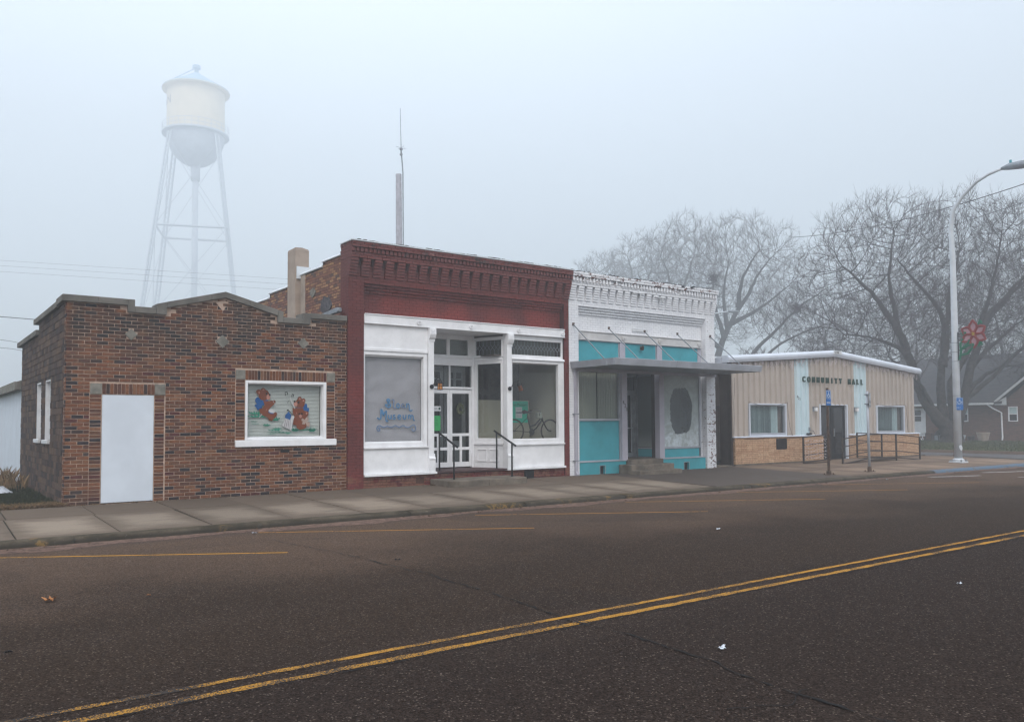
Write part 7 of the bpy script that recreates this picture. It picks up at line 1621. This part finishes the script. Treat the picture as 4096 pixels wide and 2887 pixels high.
ENV = [[(at_(20.6, 75, 14.8), (4.2, 4.5, 5.6), 5, 8), (at_(24.0, 75, 14.2), (3.2, 4, 5.2), 3, 8), (at_(19.6, 75, 10.5), (2.6, 3, 2.4), 1, 7)],
       [(at_(23.6, 70, 10.4), (3.2, 2.5, 2.5), 3, 6), (at_(26.5, 70, 9.0), (2.6, 2.5, 2.2), 2, 6)],
       [(at_(18.0, 85, 17.0), (4.4, 4, 5.8), 1, 9)], [(at_(16.0, 98, 18.4), (5.0, 4, 5.6), 1, 10)], [(at_(12.6, 112, 19.6), (5.0, 4, 5.2), 1, 11)]]
for i, (limbs, r0, kl, kk, sd) in enumerate(TREES):
    t = Tree(20 + i, .0075 + .0008 * i)
    for j, pts in enumerate(limbs): t.limb(deep(pts, t.r, 2 if j else 0), r0 * (1 if j == 0 else .55), .04)
    p = limbs[0][0]; t.big.tube([(p[0], p[1], -.2), p], [r0 * 1.3, r0], 10, False)
    t.crown(ENV[i], (5200, 1900, 2900, 2500, 2000)[i], .36, .46)
    z_ = (1.35, 1.15, 1.5, 1.6, 1.6)[i]; t.build((p[0], p[1], 0), LB[i], 'bare trees in the fog', z_, (p[0] * z_, p[1] * z_, 1.51 - 1.51 * z_))
def freetree(x_, y_, h, seed, label, n=5, twr=.012, na=1500, lim=.3):
    t = Tree(seed, twr); R_ = t.r; hb = h * .16; t.big.tube([(x_, y_, -.1), (x_ + .1, y_, hb)], [h * .026, h * .02], 10, False)
    for i in range(n):
        a = 2 * math.pi * i / n + R_.uniform(-.4, .4); sp_ = h * lim * R_.uniform(.4, 1); b = Vector((x_ + .1, y_, hb)); e = b + Vector((math.cos(a) * sp_, math.sin(a) * sp_, h * R_.uniform(.4, .55)))
        t.limb([b, b.lerp(e, .4) + Vector((0, 0, -.03 * h)), b.lerp(e, .75), e], h * .014, h * .0035)
    t.crown([((x_, y_, h * .62), (h * .36, h * .36, h * .38), 1, h * .25)], na, h * .026, h * .036, h * .4)
    t.build((x_, y_, 0), label, 'bare trees in the fog')
freetree(70, 45.5, 9.5, 51, 'small bare tree seen low behind the hall roof ridge', 5, .01, 1500)
freetree(66, 50, 8.5, 52, 'smaller bare tree just left of the hall roof ridge', 4, .01, 1200)
freetree(88, 36, 18, 53, 'misty bare tree rising behind the brick house roof', 6, .014, 2500)
freetree(96, 50, 19, 54, 'misty bare tree between the large tree and the house ridge', 6, .014, 2500)
freetree(86, 27, 17, 55, 'misty bare tree at the right edge behind the house gable', 6, .014, 2500)
nb = thing('bird_nest', (64.1, 45.1, 18), 'dark bird nest or leaf clump high in the tall bare tree', 'nest')
q = MB(); rr_ = random.Random(9)
for c_, r_ in (((59.15, 49.1, 14.6), .55), ((60.9, 41.6, 11.1), .4)):
    for i in range(260):
        p = Vector(c_) + Vector((rr_.gauss(0, r_ * .45), rr_.gauss(0, r_ * .45), rr_.gauss(0, r_ * .4))); d = Vector((rr_.gauss(0, .16), rr_.gauss(0, .16), rr_.gauss(0, .16))); q.tube([p, p + d], .016, 3, False)
o = q.build('twigs', M['twig'], nb, fix=False); o['kind'] = 'stuff'

# ================================================================ water tower
TX, TY = 32.4, 119.1
wt_ = thing('water_tower', (TX, TY, 0), 'tall pale water tower with blue cone roof standing in the fog', 'water tower')
M['tank'] = plain('tank_cream', (.86, .74, .54), .5, .05, .3, .1, (.70, .58, .42), .02); M['tank_blue'] = plain('tank_blue', (.30, .50, .66), .5, .06, .4); M['tank_grey'] = plain('tower_grey', (.54, .60, .68), .6, .08, .5)
TR = 3.87
MB().lathe([(TR, 42.6), (TR, 48.9)], TX, TY, 48).build('tank', M['tank'], wt_, smooth=False)
MB().lathe([(TR * math.cos(a), 42.6 - 4.6 * math.sin(a)) for a in [math.pi / 2 * i / 12 for i in range(12)]] + [(.5, 37.98), (.01, 37.95)], TX, TY, 48).build('tank_bowl', M['tank_grey'], wt_, smooth=True)
MB().lathe([(4.5, 48.7), (4.55, 48.75), (4.5, 48.95), (2.2, 50.3), (.35, 51.5), (.3, 51.6)], TX, TY, 48).build('roof', M['tank_blue'], wt_); MB().lathe([(3.9, 48.6), (4.5, 48.68), (4.56, 48.8), (4.54, 48.86)], TX, TY, 48).build('eave_soffit', M['tank'], wt_)
MB().lathe([(.28, 51.6), (.28, 52.1), (.55, 52.15), (.55, 52.55), (.2, 52.7)], TX, TY, 16).build('finial', M['tank_blue'], wt_)
MB().lathe([(TR, 42.35), (4.5, 42.4), (4.5, 42.6), (TR, 42.6)], TX, TY, 48).build('balcony', M['tank_grey'], wt_)
q = MB(); N_ = 32
for z in (43.1, 43.7): q.tube([(TX + 4.45 * math.cos(2 * math.pi * i / N_), TY + 4.45 * math.sin(2 * math.pi * i / N_), z) for i in range(N_ + 1)], .035, 4, False)
for i in range(N_):
    a = 2 * math.pi * i / N_; q.tube([(TX + 4.45 * math.cos(a), TY + 4.45 * math.sin(a), 42.6), (TX + 4.45 * math.cos(a), TY + 4.45 * math.sin(a), 43.7)], .03, 4, False)
q.build('balcony_rail', M['tank_grey'], wt_)
MB().tube([(TX - .3, TY - .3, 52.0), (TX - 3.6, TY - 2.6, 49.0)], .08, 6).build('roof_ladder', M['tank_blue'], wt_)
fw = Vector((.594, .804)); rt = Vector((.804, -.594)); legs = []
for th in (122.6, 27.4, 207.4, -62.6):
    d = rt * math.cos(R(th)) - fw * math.sin(R(th)); legs.append(d)
def lp_(d, z): r = 10.62 - z * (10.62 - 4.25) / 41.5; return Vector((TX + d.x * r, TY + d.y * r, z))
for d in legs:
    lg = part_empty('leg', wt_); s_ = d.orthogonal() if False else Vector((-d.y, d.x)); q = MB()
    for k_ in (-.3, .3):
        o_ = Vector((s_.x * k_, s_.y * k_, 0)); q.tube([lp_(d, 0) + o_, lp_(d, 42) + o_], .13, 4)
    q.build('leg_channel', M['tank_grey'], lg); q = MB(); z = 1.0; f = 1
    while z < 41: q.tube([lp_(d, z) + Vector((s_.x * .3 * f, s_.y * .3 * f, 0)), lp_(d, z + .7) - Vector((s_.x * .3 * f, s_.y * .3 * f, 0))], .05, 3, False); z += .7; f = -f
    q.build('leg_lattice', M['tank_grey'], lg)
q = MB(); rod = MB()
for a, b in ((0, 1), (1, 3), (3, 2), (2, 0)):
    for z in (28.6, 14): q.tube([lp_(legs[a], z), lp_(legs[b], z)], .16, 4)
    for z0, z1 in ((.5, 14), (14, 28.6), (28.6, 41)): rod.tube([lp_(legs[a], z0), lp_(legs[b], z1)], .045, 4, False); rod.tube([lp_(legs[b], z0), lp_(legs[a], z1)], .045, 4, False)
q.build('strut', M['tank_grey'], wt_); rod.build('tie_rod', M['tank_grey'], wt_)
MB().tube([(TX, TY, 0), (TX, TY, 36)], .42, 16).build('riser_pipe', M['tank_grey'], wt_, smooth=True); MB().tube([(TX, TY, 36), (TX, TY, 38.3)], .62, 16).build('riser_pipe', M['tank_grey'], wt_, smooth=True)
M['tank_ink'] = plain('tank_lettering', (.10, .11, .14), .6)
base_a = math.atan2(-.804, -.594)   # direction from the tank to the camera
for i, ch_ in enumerate('SLOAN'):
    q = MB(); a0 = base_a - R(46 + (4 - i) * 19)
    text_mesh(q, ch_, 1.55, lambda u, v, t: (TX + (TR + .03 + t * .1) * math.cos(a0 + (u - .45) / TR), TY + (TR + .03 + t * .1) * math.sin(a0 + (u - .45) / TR), 46.1 + v), .05)
    q.build('lettering', M['tank_ink'], wt_, fix=False)

wt_.scale = (2.7, 2.7, 2.7); wt_.location = (87.48, 321.6, -2.57)   # a large tower, well back in the fog
# utility pole with antenna behind the red building
up = thing('utility_pole', (27.3, 50, 0), 'grey wooden pole with thin antenna rising behind the red cornice', 'pole')
M['wood'] = plain('weathered_wood', (.32, .31, .34), .9, .2, 3)
MB().tube([(27.35, 50, -.2), (27.22, 50, 18.8)], [.26, .2], 12).build('pole', M['wood'], up, smooth=True)
MB().tube([(27.52, 49.8, 7), (27.45, 49.8, 18.9), (27.32, 49.8, 20.4)], .045, 8).build('conduit', M['galv'], up); MB().lathe([(.1, 20.1), (.1, 20.2), (.05, 20.22), (.05, 20.45), (.11, 20.47), (.11, 20.57)], 27.31, 49.8, 10).build('antenna_base', M['galv'], up)
MB().tube([(27.31, 49.8, 20.5), (27.24, 49.8, 23.4)], [.03, .015], 6).build('antenna_whip', M['galv'], up)
q = MB()
for i in range(4): a = i * math.pi / 2; q.tube([(27.31, 49.8, 20.6), (27.31 + .4 * math.cos(a), 49.8 + .4 * math.sin(a), 20.65)], .012, 4)
q.build('antenna_radial', M['galv'], up)
# wires
def wire(pts, r, label, sag=0):
    P = [Vector(p) for p in pts]; o_ = []
    for a, b in zip(P, P[1:]):
        for i in range(24): t = i / 24; p = a.lerp(b, t); p.z -= sag * 4 * t * (1 - t); o_.append(p)
    o_.append(P[-1]); MB().tube(o_, r, 5, False).build('power_line', M['black'], None, fix=False, label=label, category='wire', group='overhead wires')
wire([(-1.3, 38, 6.0), (2.7, 35.1, 5.5), (8, 31, 4.9)], .012, 'thick dark wire meeting the stepped coping of the brick building')
wire([(2, 72, 8.4), (6.2, 70, 7.7), (11, 67, 6.6)], .014, 'upper of two thin wires low at the left edge')
wire([(2, 71.5, 7.6), (6.2, 69.3, 7.1), (11, 66, 6.0)], .014, 'lower of two thin wires low at the left edge')
for i, z in enumerate((0, -.45, -.95)):
    wire([(-12, 92, 16.9 + z), (6.2, 81.7, 15.6 + z), (25.8, 67.4, 13.9 + z), (48, 52, 12.5 + z)], .007, ['top', 'middle', 'bottom'][i] + ' of three faint wires crossing in front of the water tower')
wire([(25, 75, 20.6), (69, 47.6, 19.4), (49.3, 19.2, 14.5), (47, 14, 13.6)][1:], .028, 'upper wire rising to the right across the large bare tree', .6)
wire([(80, 52, 19), (65.4, 25.6, 17.4), (62, 18, 16.8)], .028, 'lower wire at the right edge above the large bare tree', .3)
# far lamp behind the tall tree
fl_ = thing('street_lamp', (61.2, 52, 0), 'distant street lamp with curved arm in front of the tall bare tree', 'street lamp')
MB().tube([(57.9, 50, 0), (57.9, 50, 9.6), (58.1, 49.9, 10.6), (58.9, 49.3, 11.35), (60.3, 48.3, 11.6)], [.13, .1, .08, .07, .06], 10).build('pole', M['lamp_white'], fl_, smooth=True); MB().tube([(60.2, 48.37, 11.6), (60.6, 48.1, 11.6), (61.1, 47.7, 11.55)], [.06, .16, .05], 8).build('lamp_head', M['galv'], fl_, smooth=True)

# ================================================================ fog
k = bpy.data.materials.new('fog'); k.use_nodes = True; t_ = k.node_tree; t_.nodes.clear()
o_ = t_.nodes.new('ShaderNodeOutputMaterial'); v_ = t_.nodes.new('ShaderNodeVolumePrincipled')
v_.inputs['Color'].default_value = (.88, .915, .955, 1); v_.inputs['Density'].default_value = FOG; v_.inputs['Anisotropy'].default_value = .2
t_.links.new(v_.outputs[0], o_.inputs['Volume'])
hz = MB().box(-138, 428, -55, 428, -3.6, 146).build('haze', k, None, kind='stuff')
